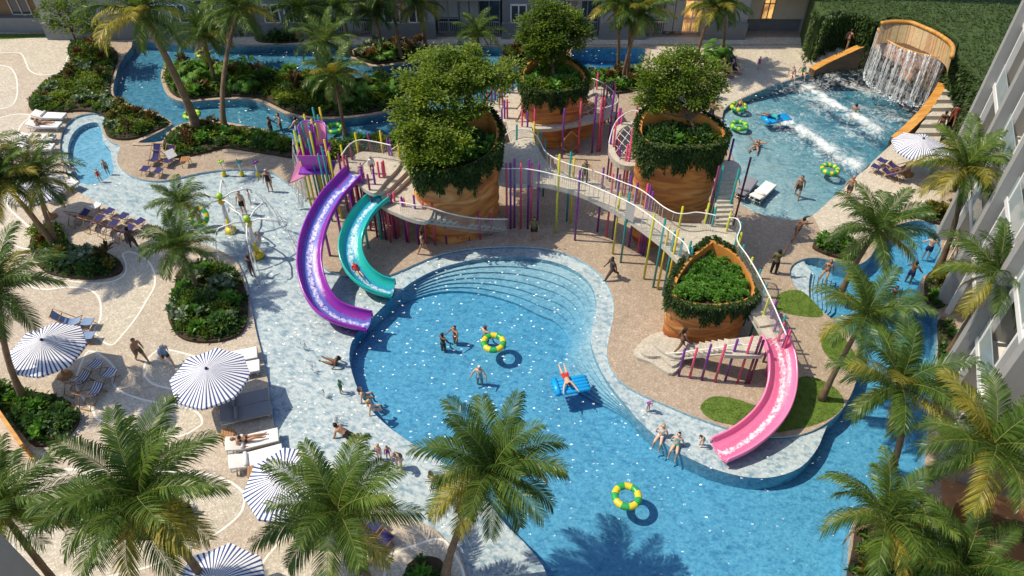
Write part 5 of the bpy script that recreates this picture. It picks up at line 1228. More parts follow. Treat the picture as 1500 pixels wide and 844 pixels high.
for i in range(26):
    t = random.uniform(.06, .9); x = t * (n - 1); a = front[int(x)].lerp(front[min(int(x) + 1, n - 1)], x % 1); big = random.random() < .55
    dn = Vector((-.28, -.75, 0)) * random.uniform(.6, 1.25); s = MB()
    for q in range(4 if big else 2):
        o_ = Vector((random.uniform(-.09, .09), random.uniform(-.09, .09), .05))
        s.tube([a + o_ + dn * tt + Vector((random.uniform(-.015, .015), 0, -(zl + .1) * tt * tt)) for tt in [j / 9 for j in range(10)]], [(.017 if big else .01) * (1 + .6 * sin(j * 2.3 + q)) + .004 for j in range(10)], 5)
    rel(s.build('water_stream', M['fall']), froot)
b = MB(); k = 9; ff = front[3:-3]; m_ = len(ff)
for j in range(k): b.v += [tuple(p + Vector((-.28, -.75, 0)) * (j / (k - 1)) + Vector((0, 0, .03 - (zl + .05) * (j / (k - 1)) ** 2))) for p in ff]
for j in range(k - 1):
    for i in range(m_ - 1): b.f.append((j * m_ + i, j * m_ + i + 1, (j + 1) * m_ + i + 1, (j + 1) * m_ + i)); b.m.append(0); b.sm.append(True)
rel(b.build('water_sheet', M['curtain_water']), froot)
# splash mist ring where the water lands
b = MB()
for i in range(260):
    t = random.uniform(.03, .95); x = t * (n - 1); a = front[int(x)].lerp(front[min(int(x) + 1, n - 1)], x % 1) + Vector((-.28, -.8, 0)) * random.uniform(.5, 1.5)
    b.ball((a.x, a.y, -.02 + random.uniform(0, .16)), random.uniform(.015, .06), 5, 3)
rel(b.build('splash', M['jet']), froot)
# timber wing walls of the wave pool
def wing(label, px, zs_, th):
    pts = [G(x, y, z) for (x, y), z in zip(px, zs_)]; pts = cr(pts, 5, False); b = MB(); n = len(pts); L_, R_ = [], []
    for i, p in enumerate(pts):
        t = (pts[min(i + 1, n - 1)] - pts[max(i - 1, 0)]); s = Vector((t.y, -t.x, 0)).normalized() * th / 2; L_.append(p + s); R_.append(p - s)
    g = lambda P, z=None: [(p.x, p.y, p.z if z is None else z) for p in P]
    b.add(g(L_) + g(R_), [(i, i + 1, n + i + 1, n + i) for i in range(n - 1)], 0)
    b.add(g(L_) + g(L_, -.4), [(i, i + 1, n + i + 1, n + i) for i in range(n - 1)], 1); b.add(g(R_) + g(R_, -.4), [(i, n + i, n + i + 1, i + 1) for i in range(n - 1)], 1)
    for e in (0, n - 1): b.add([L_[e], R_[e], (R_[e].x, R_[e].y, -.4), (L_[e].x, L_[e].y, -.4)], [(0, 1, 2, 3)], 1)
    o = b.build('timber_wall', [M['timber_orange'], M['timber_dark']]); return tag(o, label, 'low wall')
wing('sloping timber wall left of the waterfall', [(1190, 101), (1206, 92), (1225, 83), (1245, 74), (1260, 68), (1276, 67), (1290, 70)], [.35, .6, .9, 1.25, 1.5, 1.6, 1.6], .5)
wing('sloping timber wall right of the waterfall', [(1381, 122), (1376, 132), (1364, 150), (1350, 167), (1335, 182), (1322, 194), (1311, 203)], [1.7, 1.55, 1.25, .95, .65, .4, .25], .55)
# side stairs rising beside the timber walls
def terrace(name, label, a, c, wv_, z0, z1, n):
    b = MB(); P0, P1 = G(a[0], a[1], z0), G(c[0], c[1], z1); Q0, Q1 = G(a[0] + wv_[0], a[1] + wv_[1], z0), G(c[0] + wv_[2], c[1] + wv_[3], z1)
    for k in range(n):
        z = z0 + (z1 - z0) * (k + 1) / n; poly = [P0.lerp(P1, k / n).to_2d(), P0.lerp(P1, 1).to_2d(), Q0.lerp(Q1, 1).to_2d(), Q0.lerp(Q1, k / n).to_2d()]
        b.prism(poly, (z0 + (z1 - z0) * k / n) if k else 0, z, 0, 1, False)
    return tag(b.build(name, SL), label, 'stair')
terrace('garden_stair', 'broad pale steps climbing left of the waterfall', (1192, 99), (1284, 66), (-26, -22, 6, -8), .0, 1.6, 7)
terrace('garden_stair', 'shaded pale steps climbing right of the waterfall', (1330, 212), (1386, 128), (44, 0, 22, 0), .0, 1.7, 7)
# ================================================================== BUILDINGS
def facade_x(px): return (px - 750) / F * 55.0
FY = 52.75
root = empty('apartment_building', (0, FY, 0), 0, 'long grey apartment building across the far side of the pools', 'building')
def bx(b, x0, x1, y0, y1, z0, z1, m=0): b.box(((x0 + x1) / 2, (y0 + y1) / 2, (z0 + z1) / 2), (x1 - x0, y1 - y0, z1 - z0), m)
def bpart(name, mats, f, loc=True):
    b = MB(); f(b); o = b.build(name, mats); o.parent = root; o.location = (-root.location.x, -root.location.y, 0); return o
bpart('wall', M['wall_dark'], lambda b: bx(b, -34, 22.3, FY + 1.2, FY + 9, 0, 24))
def glazing(x0, x1, lit=False, lvl=2):
    for k in range(lvl):
        z0 = .15 + 3.15 * k; w = (x1 - x0); n = max(2, round(w / .75))
        fr = MB()
        for i in range(n + 1): x = x0 + w * i / n; fr.box((x, FY + .62, z0 + 1.3), (.07, .1, 2.6))
        for zz in (z0, z0 + 1.05, z0 + 2.6): fr.box(((x0 + x1) / 2, FY + .62, zz), (w + .07, .11, .08))
        f = fr.build('window', M['wall_mid'] if not lit else M['white']); f.parent = root; f.location = (0, -FY, 0)
        g = MB(); bx(g, x0, x1, FY + .68, FY + .74, z0, z0 + 2.6); p = g.build('pane', M['glass_warm'] if lit and k == 0 else M['glass']); p.parent = f
        c = MB(); 
        c.v = []; nk = max(6, int(w / .09)); xa_ = x0 + w * random.uniform(.0, .25); wc = w * random.uniform(.3, .55)
        c.add([(xa_ + wc * i / nk, FY + .645 + .012 * (i % 2), zz) for zz in (z0 + 1.12, z0 + 2.5) for i in range(nk + 1)], [(i, i + 1, nk + 2 + i, nk + 1 + i) for i in range(nk)])
        q = c.build('curtain', M['sheer']); q.parent = f
        if lit and k == 0: q.hide_render = True; bpy.data.objects.remove(q)
        rl = MB()
        for i in range(int(w / .14) + 1): rl.box((x0 + i * .14, FY + .12, z0 + .5), (.025, .03, .95))
        rl.box(((x0 + x1) / 2, FY + .12, z0 + 1.0), (w, .05, .05)); o = rl.build('railing', M['metal']); o.parent = root; o.location = (0, -FY, 0)
    s = MB(); bx(s, x0 - .1, x1 + .1, FY - .25, FY + 1.2, 2.85, 3.2); bx(s, x0 - .1, x1 + .1, FY - .25, FY + 1.2, 6.0, 6.35); o = s.build('balcony_slab', M['wall_grey']); o.parent = root; o.location = (0, -FY, 0)
def shutters(x0, x1):
    b = MB(); w = x1 - x0; n = 2
    for k in range(2):
        for i in range(n):
            xa = x0 + w * i / n; bx(b, xa + .03, xa + w / n - .03, FY + .3, FY + .42, .35 + 3.15 * k, 2.8 + 3.15 * k)
            for z in (.2, 2.62): bx(b, xa + .2, xa + w / n - .2, FY + .26, FY + .3, z + 3.15 * k, z + .12 + 3.15 * k, 1)
    o = b.build('shutter', [M['wall_grey'], M['wall_dark']]); o.parent = root; o.location = (0, -FY, 0)
def pier(x0, x1, proud=.5, m='wall_mid', base=1.25):
    b = MB(); bx(b, x0, x1, FY - proud * .4, FY + 1.19, 0, 24, 0); bx(b, x0 - .05, x1 + .05, FY - proud, FY - proud * .4 - .003, 0, base, 1); o = b.build('pier', [M[m], M['wall_dark']]); o.parent = root; o.location = (0, -FY, 0)
def windows(x0, x1, n):
    for i in range(n):
        xc = x0 + (x1 - x0) * (i + .5) / n
        for k in range(2):
            z = 1.9 + 3.15 * k; fr = MB()
            for s in (-1, 0, 1): fr.box((xc + s * .55, FY - .24, z), (.09, .1, 1.3))
            for s in (-1, 1): fr.box((xc, FY - .24, z + s * .65), (1.2, .1, .09))
            f = fr.build('window', M['white']); f.parent = root; f.location = (0, -FY, 0)
            g = MB(); bx(g, xc - .55, xc + .55, FY - .23, FY - .205, z - .65, z + .65); g.build('pane', M['glass']).parent = f
X = facade_x
pier(-34, X(300), .4); windows(X(215), X(290), 2); glazing(X(300), X(378)); pier(X(380), X(468), .45, 'wall_dark'); windows(X(390), X(450), 2)
glazing(X(472), X(545)); shutters(X(505), X(530)); pier(X(548), X(638), .45); windows(X(560), X(630), 2); glazing(X(642), X(732)); shutters(X(674), X(702)); pier(X(736), X(824), .4, 'wall_dark'); windows(X(742), X(812), 2)
glazing(X(827), X(876)); shutters(X(826), X(838)); pier(X(878), X(944), .5); glazing(X(947), X(972)); shutters(X(972), X(1000)); glazing(X(1001), X(1026), True); pier(X(1028), X(1090), .5, 'wall_mid')
# porch at the right end: deep recess with a lit window
bpart('porch', [M['wall_dark'], M['beige'], M['wall_grey']], lambda b: (bx(b, X(1090), X(1180), FY - .3, FY + 1.19, 2.95, 3.3, 2), bx(b, X(1090), X(1180), FY + .9, FY + 1.19, 1.0, 2.95, 1), bx(b, X(1178), X(1198), FY - .9, FY + 1.19, 0, 24, 2), bx(b, X(1090), X(1180), FY + .5, FY + 1.19, 3.3, 6, 0)))
b = MB(); bx(b, X(1116), X(1132), FY + .82, FY + .895, 1.1, 2.9); o = b.build('pane', M['glass_warm']); f = MB()
for x in (X(1116), X(1124), X(1132)): f.box((x, FY + .8, 2.0), (.07, .08, 1.9))
f.box((X(1124), FY + .8, 2.2), (.8, .08, .06)); fo = f.build('window', M['wall_dark']); fo.parent = root; fo.location = (0, -FY, 0); o.parent = fo
b = MB(); bx(b, X(1092), X(1178), FY - .28, FY - .22, 3.3, 4.3); o = b.build('balcony_glass', M['rail_glass']); o.parent = root; o.location = (0, -FY, 0)
# brown house at the upper left
root = empty('brown_house', (-38, 54, 0), 0, 'brown rendered house at the upper left behind the narrow grass strip', 'house')
hb = lambda name, m, f: (lambda b: (f(b), b.build(name, m)))(MB())[1]
for name, m, f in (('wall', [M['wall_brown'], M['wall_dark']], lambda b: (bx(b, -48, -33.2, 54.2, 62, 0, 9, 0), bx(b, -48, -33, 53.6, 54.197, 0, 1.1, 1))), ('eave', M['wall_brown'], lambda b: bx(b, -48, -33, 52.9, 54.1, 3.1, 3.4))):
    o = hb(name, m, f); rel(o, root)
for x in (-44, -40, -36.2):
    b = MB()
    for s in (-1, 0, 1): b.box((x + s * .7, 54.15, 2.0), (.08, .1, 1.7))
    for s in (-1, 1): b.box((x, 54.15, 2.0 + s * .85), (1.5, .1, .08))
    f = rel(b.build('window', M['beige']), root); g = MB(); bx(g, x - .7, x + .7, 54.16, 54.19, 1.15, 2.85); g.build('pane', M['glass']).parent = f
# right hand tower block: deep fins seen almost edge-on
A, D = Vector((22.3, 28.8, 0)), Vector((.38, .925, 0)).normalized(); NR = Vector((-D.y, D.x, 0)); az = math.atan2(D.y, D.x)
root = empty('apartment_block', A, 0, 'tall pale apartment block with deep concrete fins along the right picture edge', 'building')
def at(s, o, z): return A + D * s + NR * o + Vector((0, 0, z))
def blk(b, s0, s1, o0, o1, z0, z1, m=0):
    c = at((s0 + s1) / 2, (o0 + o1) / 2, (z0 + z1) / 2); b.box(c, (s1 - s0, o1 - o0, z1 - z0), m, az)
HT = 20
def rpart(name, m, f):
    b = MB(); f(b); return rel(b.build(name, m), root)
rpart('wall', [M['beige']], lambda b: (blk(b, -14.2, 6, -6, -1.0, 0, HT), blk(b, -26, -14.204, -8, -4.2, 0, HT)))
fins = [6.0, 1.0, -4.2, -9.4, -14.2, -19.0]
for i, s in enumerate(fins):
    rpart('fin', [M['wall_mid']], lambda b: blk(b, s - .25, s + .25, -1.2 if s > -15 else -4.4, .75 if s > -15 else -2.5, 0, HT))
for i in range(len(fins) - 1):
    s1, s0 = fins[i] - .25, fins[i + 1] + .25; deep = -1.0 if i < 4 else -4.2
    if i < 4:
        for k in range(6):
            z = 3.2 * k
            rpart('balcony_slab', [M['white']], lambda b: blk(b, s0, s1, deep, .35, z + 2.95, z + 3.2))
            rpart('balcony_rail', [M['rail_glass']], lambda b: blk(b, s0 + 1.6, s1, .28, .32, z + 3.2, z + 4.2))
            for (wa, wb) in ((s0 + .3, s0 + 1.3), (s0 + 1.8, s1 - .5)):
                f = rpart('window', [M['white']], lambda b: [blk(b, x - .06, x + .06, deep + .0, deep + .14, z + .1, z + 2.8) for x in (wa, (wa + wb) / 2, wb)] + [blk(b, wa + .061, (wa + wb) / 2 - .061, deep, deep + .13, z + q, z + q + .12) for q in (.1, 2.68)])
                g = MB(); blk(g, wa, wb, deep + .03, deep + .07, z + .2, z + 2.7); p = g.build('pane', M['glass']); p.parent = f
        rpart('mullion', [M['white']], lambda b: (blk(b, s0 + 1.45, s0 + 1.6, .1, .34, 0, HT), blk(b, s1 - .45, s1 - .3, .1, .34, 0, HT)))
    else:
        for k in range(6):
            z = 3.2 * k
            rpart('balcony_slab', [M['white']], lambda b: blk(b, s0, s1, deep, -2.9, z + 2.95, z + 3.2))
            rpart('balcony_rail', [M['rail_glass']], lambda b: blk(b, s0 + .4, s1 - .4, -3.0, -2.95, z + 3.2, z + 4.2))
            for (wa, wb) in ((s0 + .4, s0 + 1.9), (s0 + 2.3, s1 - .4)):
                f = rpart('window', [M['white']], lambda b: [blk(b, x - .06, x + .06, deep + .0, deep + .14, z + .1, z + 2.8) for x in (wa, (wa + wb) / 2, wb)] + [blk(b, wa + .061, (wa + wb) / 2 - .061, deep, deep + .13, z + q, z + q + .12) for q in (.1, 2.68)])
                g = MB(); blk(g, wa, wb, deep + .03, deep + .07, z + .2, z + 2.7); p = g.build('pane', M['glass']); p.parent = f
# brown tiled terraces at the foot of the block
b = MB(); blk(b, -24, -14.46, -3.9, .5, -.05, .06); o = b.build('terrace', mottled('terracotta_terrace', (.40, .2, .1), .14, 1.2, .6)); tag(o, kind='structure')
b = MB()
for s in (-16.2, -18.0): blk(b, s - .04, s + .04, -3.8, .4, .06, 1.1)
tag(b.build('terrace_screen', M['timber_dark']), 'dark timber screen on the brown terrace at the lower right', 'screen')
# glass pool fence on the right pool's outer edge
b = MB(); pts = W([(1392, 352), (1390, 400), (1388, 440)], 0)
root2 = empty('pool_fence', pts[0], 0, 'pale post and rail fence by the right hand pool edge', 'fence')
for i in range(7): p = pts[0].lerp(pts[2], i / 6); b.box((p.x, p.y, .5), (.06, .06, 1.0))
rel(b.build('post', M['white']), root2); b = MB(); b.tube([p + Vector((0, 0, 1.0)) for p in pts], .035, 6); b.tube([p + Vector((0, 0, .25)) for p in pts], .02, 6); rel(b.build('rail', M['timber']), root2)
# near fin of the block we look from, lower left corner
root = empty('building_wall', (-14, 6.2, 0), 0, 'grey wall corner of the near building cutting the lower left corner', 'building')
e0 = G(205, 996); b = MB(); bx(b, e0.x - 8, e0.x, e0.y - 1.2, e0.y, 0, 26); rel(b.build('wall', M['wall_grey']), root)
# slatted orange screen at the left edge
a, c = G(-40, 545), G(50, 676); root = empty('slatted_screen', a, 0, 'orange slatted timber screen at the left edge below the leaning palm', 'screen')
L_ = (c - a).length; dr = (c - a).normalized(); azs = math.atan2(dr.y, dr.x); b = MB()
for i in range(int(L_ / .14)): p = a + dr * .14 * i; b.box((p.x, p.y, .55), (.07, .05, 1.0), 0, azs)
rel(b.build('slats', M['timber_orange']), root); b = MB()
for z in (.1, 1.08): m_ = (a + c) / 2; b.box((m_.x, m_.y, z), (L_, .14, .09), 0, azs)
rel(b.build('rail', M['timber_orange']), root)
# planted roof at the upper right, with ivy over its edges
M['hedge_ground'] = mottled('leafy_ground', (.05, .085, .02), .5, 4, .9, .6, 40)
RP = [p.to_2d() for p in cr(W([(1197, 15), (1232, 16), (1268, 22), (1286, 30), (1310, 24), (1345, 28), (1382, 44), (1404, 62), (1406, 86), (1420, 98), (1437, 118), (1442, 150), (1428, 185), (1450, 200), (1480, 150), (1580, 60), (1640, -60), (1420, -90), (1300, -90), (1197, -80)], 3.4), 4)]
root = empty('planted_roof', (RP[0].x, RP[0].y, 0), 0, 'planted green roof mound with ivy hanging over its edges behind the waterfall', 'planted roof')
b = MB(); b.prism(RP, -.1, 3.4, 0, 0, False); rel(b.build('mound', M['hedge_ground']), root)
b = MB(); pr = [0]
for i in range(len(RP)): pr.append(pr[-1] + (RP[(i + 1) % len(RP)] - RP[i]).length)
random.seed(77)
for q in range(15000):
    i = random.randrange(0, 54); f = random.random(); p = RP[i].lerp(RP[(i + 1) % len(RP)], f); e = RP[(i + 1) % len(RP)] - RP[i]; s = 1 if area2(RP) > 0 else -1
    nr = Vector((e.y, -e.x, 0)).normalized() * s; t = random.random() ** 1.3; z = 3.5 - 3.4 * t; o_ = .08 + .35 * random.random() * (1 - .4 * t) + .12 * sin(p.x * 3 + p.y * 2)
    d = nr * .8 + Vector((random.uniform(-.6, .6), random.uniform(-.6, .6), random.uniform(-.9, .6)))
    leafquad(b, Vector((p.x, p.y, z)) + nr * o_, d, random.uniform(.14, .24), .055, 0, .4)
rel(b.build('ivy', M['vine']), root)
b = MB()
RQ = [Vector(q) for q in ((21, 36), (44, 36), (48, 66), (21, 66))]
for x, y in [q for q in scatter(RQ, 36000) if inside(RP, *q)]:
    leafquad(b, (x, y, 3.4 + random.uniform(0, .12)), (random.uniform(-1, 1), random.uniform(-1, 1), random.uniform(.2, 1.2)), random.uniform(.14, .24), .05, 0, .3)
o = rel(b.build('foliage', M['vine']), root)

# ================================================================== PARASOLS, LOUNGERS, CHAIRS
def parasol(label, apex, z, r=1.5, rz=0.0):
    p = G(apex[0], apex[1], z); root = empty('parasol', (p.x, p.y, 0), rz, label, 'parasol', 'blue and white striped parasols'); n = 8
    b = MB(); vs = [(0, 0, 0)]; fs = []; K = 5
    for k in range(1, K + 1):
        t = k / K
        for i in range(n * 4):
            a = 2 * pi * i / (n * 4); c = (i % 4) / 4; sag = .045 * t * sin(pi * c); rr = r * t * (cos(pi / n) / cos((a % (2 * pi / n)) - pi / n)); vs.append((rr * cos(a), rr * sin(a), -.52 * t ** 1.12 - sag))
    m = n * 4
    for i in range(m): fs.append((0, 1 + i, 1 + (i + 1) % m))
    for k in range(K - 1):
        for i in range(m): fs.append((1 + k * m + i, 1 + (k + 1) * m + i, 1 + (k + 1) * m + (i + 1) % m, 1 + k * m + (i + 1) % m))
    o0 = 1 + (K - 1) * m; b.add(vs, fs, 0, True)
    b.add([vs[o0 + i] for i in range(m)] + [(vs[o0 + i][0] * 1.005, vs[o0 + i][1] * 1.005, vs[o0 + i][2] - .12) for i in range(m)], [(i, m + i, m + (i + 1) % m, (i + 1) % m) for i in range(m)])
    o = b.build('canopy', M['parasol'], root, (0, 0, z)); 
    b = MB(); b.tube([(0, 0, .05), (0, 0, z - .03)], .032, 8); b.build('pole', M['timber'], root)
    b = MB(); b.lathe([(0, 0), (.3, 0), (.3, .08), (.1, .12), (.06, .3), (0, .3)], n=14); b.build('base', M['timber'], root)
    b = MB(); b.ball((0, 0, z + .05), .045, 8, 5); b.tube([(0, 0, z - .02), (0, 0, z + .04)], .06, 8); b.build('finial', M['canvas_navy'], root)
    for i in range(n):
        a = 2 * pi * i / n; b = MB(); b.tube([(0, 0, z - .07), (r * .98 * cos(a), r * .98 * sin(a), z - .6)], .014, 4); b.tube([(0, 0, z - .75), (r * .5 * cos(a), r * .5 * sin(a), z - .33)], .011, 4); b.build('rib', M['timber'], root)
    return root
parasol('striped parasol over the striped deck chairs at the left', (61, 498), 2.3, 1.52, .2)
parasol('striped parasol beside the oval bed between white and grey loungers', (302, 540), 2.4, 1.56, .1)
parasol('striped parasol half covered by the low bushy palm', (417, 696), 2.4, 1.55, .3)
parasol('striped parasol cut off by the bottom picture edge', (311, 852), 2.4, 1.55, 0)
parasol('striped parasol behind the leaning palms at the far left', (46, 264), 2.4, 1.5, .15)
parasol('striped parasol on the right deck beside the wave pool', (1353, 203), 2.4, 1.5, .25)
def make_lounger(cush):
    root = empty('sun_lounger', (0, 0, 0))   # head end at -X
    b = MB()
    for s in (-1, 1): b.tube([(-.95, s * .32, .27), (1.0, s * .32, .27)], .025, 6)
    for x in (-.95, -.25, .4, 1.0): b.tube([(x, -.32, .27), (x, .32, .27)], .02, 6)
    b.build('frame', M['metal'], root)
    for x in (-.75, .85):
        for s in (-1, 1): b = MB(); b.tube([(x, s * .3, .27), (x + (.06 if x > 0 else -.06), s * .32, 0)], .022, 6); b.build('leg', M['metal'], root)
    b = MB(); b.box((.3, 0, .34), (1.42, .66, .1)); o = b.build('mattress', M[cush], root); bv(o)
    b = MB(); b.box((-.68, 0, .42), (.62, .66, .1), 0, 0, 0, .32); o = b.build('backrest', M[cush], root); bv(o)
    b = MB(); b.tube([(-.36, -.3, .45), (-.36, .3, .45)], .075, 10); b.build('pillow', M[cush], root)
    return root
def bv(o, w=.025):
    bm = bmesh.new(); bm.from_mesh(o.data); bmesh.ops.bevel(bm, geom=[e for e in bm.edges], offset=w, segments=2, affect='EDGES', profile=.6); bm.to_mesh(o.data); bm.free()
    for p in o.data.polygons: p.use_smooth = True
LP = {c: make_lounger(c) for c in ('cushion_white', 'cushion_grey')}; used = set()
def clone(D_, key):
    if key not in used: used.add(key); return D_[key]
    return copy_tree(D_[key])
LOUNGE = []
def lounger(cush, head, foot, label, z=0):
    o = clone(LP, cush); a, c = G(head[0], head[1], .35 + z), G(foot[0], foot[1], .35 + z); m = (a + c) / 2
    o.location = (m.x, m.y, z); o.rotation_euler = (0, 0, math.atan2(c.y - a.y, c.x - a.x)); LOUNGE.append(o)
    return tag(o, label, 'sun lounger', 'sun loungers round the pools')
lounger('cushion_white', (48, 168), (95, 170), 'white sun lounger touching the long bed, behind the sunbathing woman')
lwa = lounger('cushion_white', (41, 182), (88, 183), 'white sun lounger carrying a woman at the far left')
lounger('cushion_white', (29, 202), (79, 201), 'empty white lounger, further of the second pair at the far left')
lounger('cushion_white', (27, 216), (78, 215), 'empty white lounger, nearer of the second pair at the far left')
lounger('cushion_white', (72, 288), (104, 268), 'white lounger under the far left parasol by the leaning palms')
lounger('cushion_white', (312, 529), (371, 517), 'white lounger, further of two under the parasol by the oval bed')
lounger('cushion_white', (315, 547), (374, 536), 'white lounger, nearer of two under the parasol by the oval bed')
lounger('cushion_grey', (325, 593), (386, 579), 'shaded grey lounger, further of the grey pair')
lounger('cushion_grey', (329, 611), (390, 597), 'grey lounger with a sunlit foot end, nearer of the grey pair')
lwb = lounger('cushion_white', (337, 653), (401, 638), 'white lounger with a sunbather at the pale shelf edge')
lounger('cushion_white', (343, 679), (406, 662), 'empty white lounger beside the half covered parasol')
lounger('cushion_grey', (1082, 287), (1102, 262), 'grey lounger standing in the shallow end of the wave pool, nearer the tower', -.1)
lounger('cushion_white', (1106, 291), (1128, 270), 'pale lounger standing in the shallow end of the wave pool, further out', -.1)
def make_chair(cloth):
    root = empty('deck_chair', (0, 0, 0))   # sitter faces +X
    for name, pts in (('back_frame', [(-.62, 0, .92), (.38, 0, .03)]), ('seat_frame', [(.48, 0, .42), (-.42, 0, .03)]), ('prop', [(-.35, 0, .62), (-.7, 0, .03)])):
        b = MB(); w = {'back_frame': .29, 'seat_frame': .25, 'prop': .27}[name]
        for s in (-1, 1): b.tube([(x, s * w, z) for x, y, z in pts], .022, 4)
        for x, y, z in pts: b.tube([(x, -w, z), (x, w, z)], .02, 4)
        b.build(name, M['timber'], root)
    b = MB(); pts = [(-.62, .92), (-.5, .68), (-.32, .44), (-.1, .28), (.14, .27), (.34, .34), (.48, .43)]; n = len(pts)
    b.add([(x, -.22, z) for x, z in pts] + [(x, .22, z) for x, z in pts] + [(x + .012, -.22, z - .02) for x, z in pts] + [(x + .012, .22, z - .02) for x, z in pts], [(i, i + 1, n + i + 1, n + i) for i in range(n - 1)] + [(3 * n + i, 3 * n + i + 1, 2 * n + i + 1, 2 * n + i) for i in range(n - 1)], 0, True); b.build('sling', M[cloth], root)
    return root
def make_stool(cloth):
    root = empty('folding_stool', (0, 0, 0))
    for s in (-1, 1):
        b = MB(); b.tube([(-.24, s * .23, .02), (.24, s * .2, .4)], .018, 4); b.tube([(.24, s * .22, .02), (-.24, s * .19, .4)], .018, 4); b.build('leg_cross', M['timber'], root)
    b = MB()
    for x in (-.24, .24): b.tube([(x, -.24, .4), (x, .24, .4)], .018, 4)
    b.build('top_bar', M['timber'], root)
    b = MB(); b.add([(-.25, -.22, .42), (-.25, .22, .42), (0, .22, .38), (0, -.22, .38), (.25, .22, .42), (.25, -.22, .42)], [(0, 3, 2, 1), (3, 5, 4, 2)], 0, True); b.build('seat', M[cloth], root)
    return root
CH = {}; ST = {}
def seat(kind, px, to, cloth, label, z=.35):
    D_ = CH if kind == 'chair' else ST
    if cloth not in D_: D_[cloth] = make_chair(cloth) if kind == 'chair' else make_stool(cloth)
    key = kind + cloth
    o = D_[cloth] if key not in used else copy_tree(D_[cloth]); used.add(key)
    p, q = G(px[0], px[1], z), G(to[0], to[1], z); o.location = (p.x, p.y, 0); o.rotation_euler = (0, 0, math.atan2(q.y - p.y, q.x - p.x))
    return tag(o, label, 'deck chair' if kind == 'chair' else 'stool', 'wooden deck chairs' if kind == 'chair' else 'folding foot stools'), p
rowc = [((118, 315), (139.5, 301)), ((139, 323), (159, 309)), ((161, 330), (180, 316)), ((183, 337), (204, 324))]
ordn = ['first', 'second', 'third', 'fourth']
for i, (c, s) in enumerate(rowc):
    seat('chair', c, s, 'canvas_navy', 'navy deck chair, %s from the left in the row along the splash pool' % ordn[i])
    seat('stool', s, c, 'canvas_white' if i == 0 else 'canvas_navy', ('white foot stool in the row along the splash pool' if i == 0 else 'navy foot stool, %s from the left in the row along the splash pool' % ordn[i]), .4)
seat('chair', (226, 231), (211, 247), 'canvas_navy', 'navy deck chair on the little beach, further from the shrubs')
seat('chair', (247, 233), (231, 250), 'canvas_navy', 'navy deck chair with a white towel on the little beach')
seat('stool', (212, 247), (226, 231), 'canvas_navy', 'navy foot stool on the little beach, left one', .4); seat('stool', (231, 250), (247, 233), 'canvas_navy', 'navy foot stool on the little beach, right one', .4)
seat('chair', (103, 470), (126, 468), 'canvas_blue', 'blue deck chair peeping from under the left parasol, further one'); seat('chair', (106, 492), (128, 490), 'canvas_blue', 'blue deck chair peeping from under the left parasol, nearer one')
seat('stool', (128, 471), (103, 471), 'canvas_blue', 'pale blue foot stool by the left parasol, further one', .4); seat('stool', (129, 491), (103, 491), 'canvas_blue', 'pale blue foot stool by the left parasol, nearer one', .4)
seat('chair', (116, 556), (141, 533), 'canvas_stripe', 'striped deck chair in the shade of the left parasol, further one'); seat('chair', (136, 574), (160, 545), 'canvas_stripe', 'striped deck chair in the shade of the left parasol, nearer one')
seat('stool', (140, 533), (116, 556), 'canvas_stripe', 'striped foot stool wholly in the parasol shade', .4); seat('stool', (160, 546), (136, 574), 'canvas_stripe', 'striped foot stool half in the sun', .4)
seat('chair', (1314, 244), (1293, 235), 'canvas_navy', 'deck chair on the right deck beside the wave pool, nearer the parasol'); seat('chair', (1306, 253), (1284, 244), 'canvas_navy', 'deck chair on the right deck beside the wave pool, further from the parasol')
seat('stool', (1293, 235), (1314, 244), 'canvas_navy', 'navy foot stool on the right deck, nearer the parasol', .4); seat('stool', (1284, 244), (1306, 253), 'canvas_navy', 'navy foot stool on the right deck, at the pool rim', .4)
_, pc1 = seat('chair', (1078, 100), (1092, 112), 'canvas_navy', 'navy deck chair holding a sunbather above the wave pool'); _, pc2 = seat('chair', (1066, 105), (1080, 116), 'canvas_navy', 'navy deck chair nearer the tree above the wave pool')
seat('chair', (556, 795), (578, 775), 'canvas_navy', 'navy deck chair under the low bushy palm at the bottom'); seat('chair', (540, 776), (562, 756), 'canvas_navy', 'second deck chair hidden by the low bushy palm at the bottom')
# side tables
def table(px, label):
    p = G(px[0], px[1], .45); root = empty('side_table', (p.x, p.y, 0), .2, label, 'side table', 'low timber side tables'); b = MB()
    for i in range(5): b.box((-.2 + .1 * i, 0, .45), (.085, .5, .03))
    b.build('top', M['timber'], root)
    for sx in (-1, 1):
        for sy in (-1, 1): b = MB(); b.tube([(sx * .2, sy * .2, .43), (sx * .23, sy * .22, 0)], .018, 4); b.build('leg', M['timber'], root)
table((271, 233), 'orange timber side table on the little beach'); table((333, 635), 'timber side table behind the sunbather by the pale shelf'); table((372, 690), 'timber side table by the half covered parasol')
b = MB()
for i in range(6): b.box((.0, -.22 + .09 * i, .02 + .004 * i), (.5, .09, .015), 0, 0, random.uniform(-.1, .1))
p = G(249, 224, .7); o = b.build('towel', M['canvas_white'], None, (p.x, p.y, .62)); o.rotation_euler = (.0, .75, -.8); tag(o, 'white towel draped over a deck chair on the little beach', 'towel')
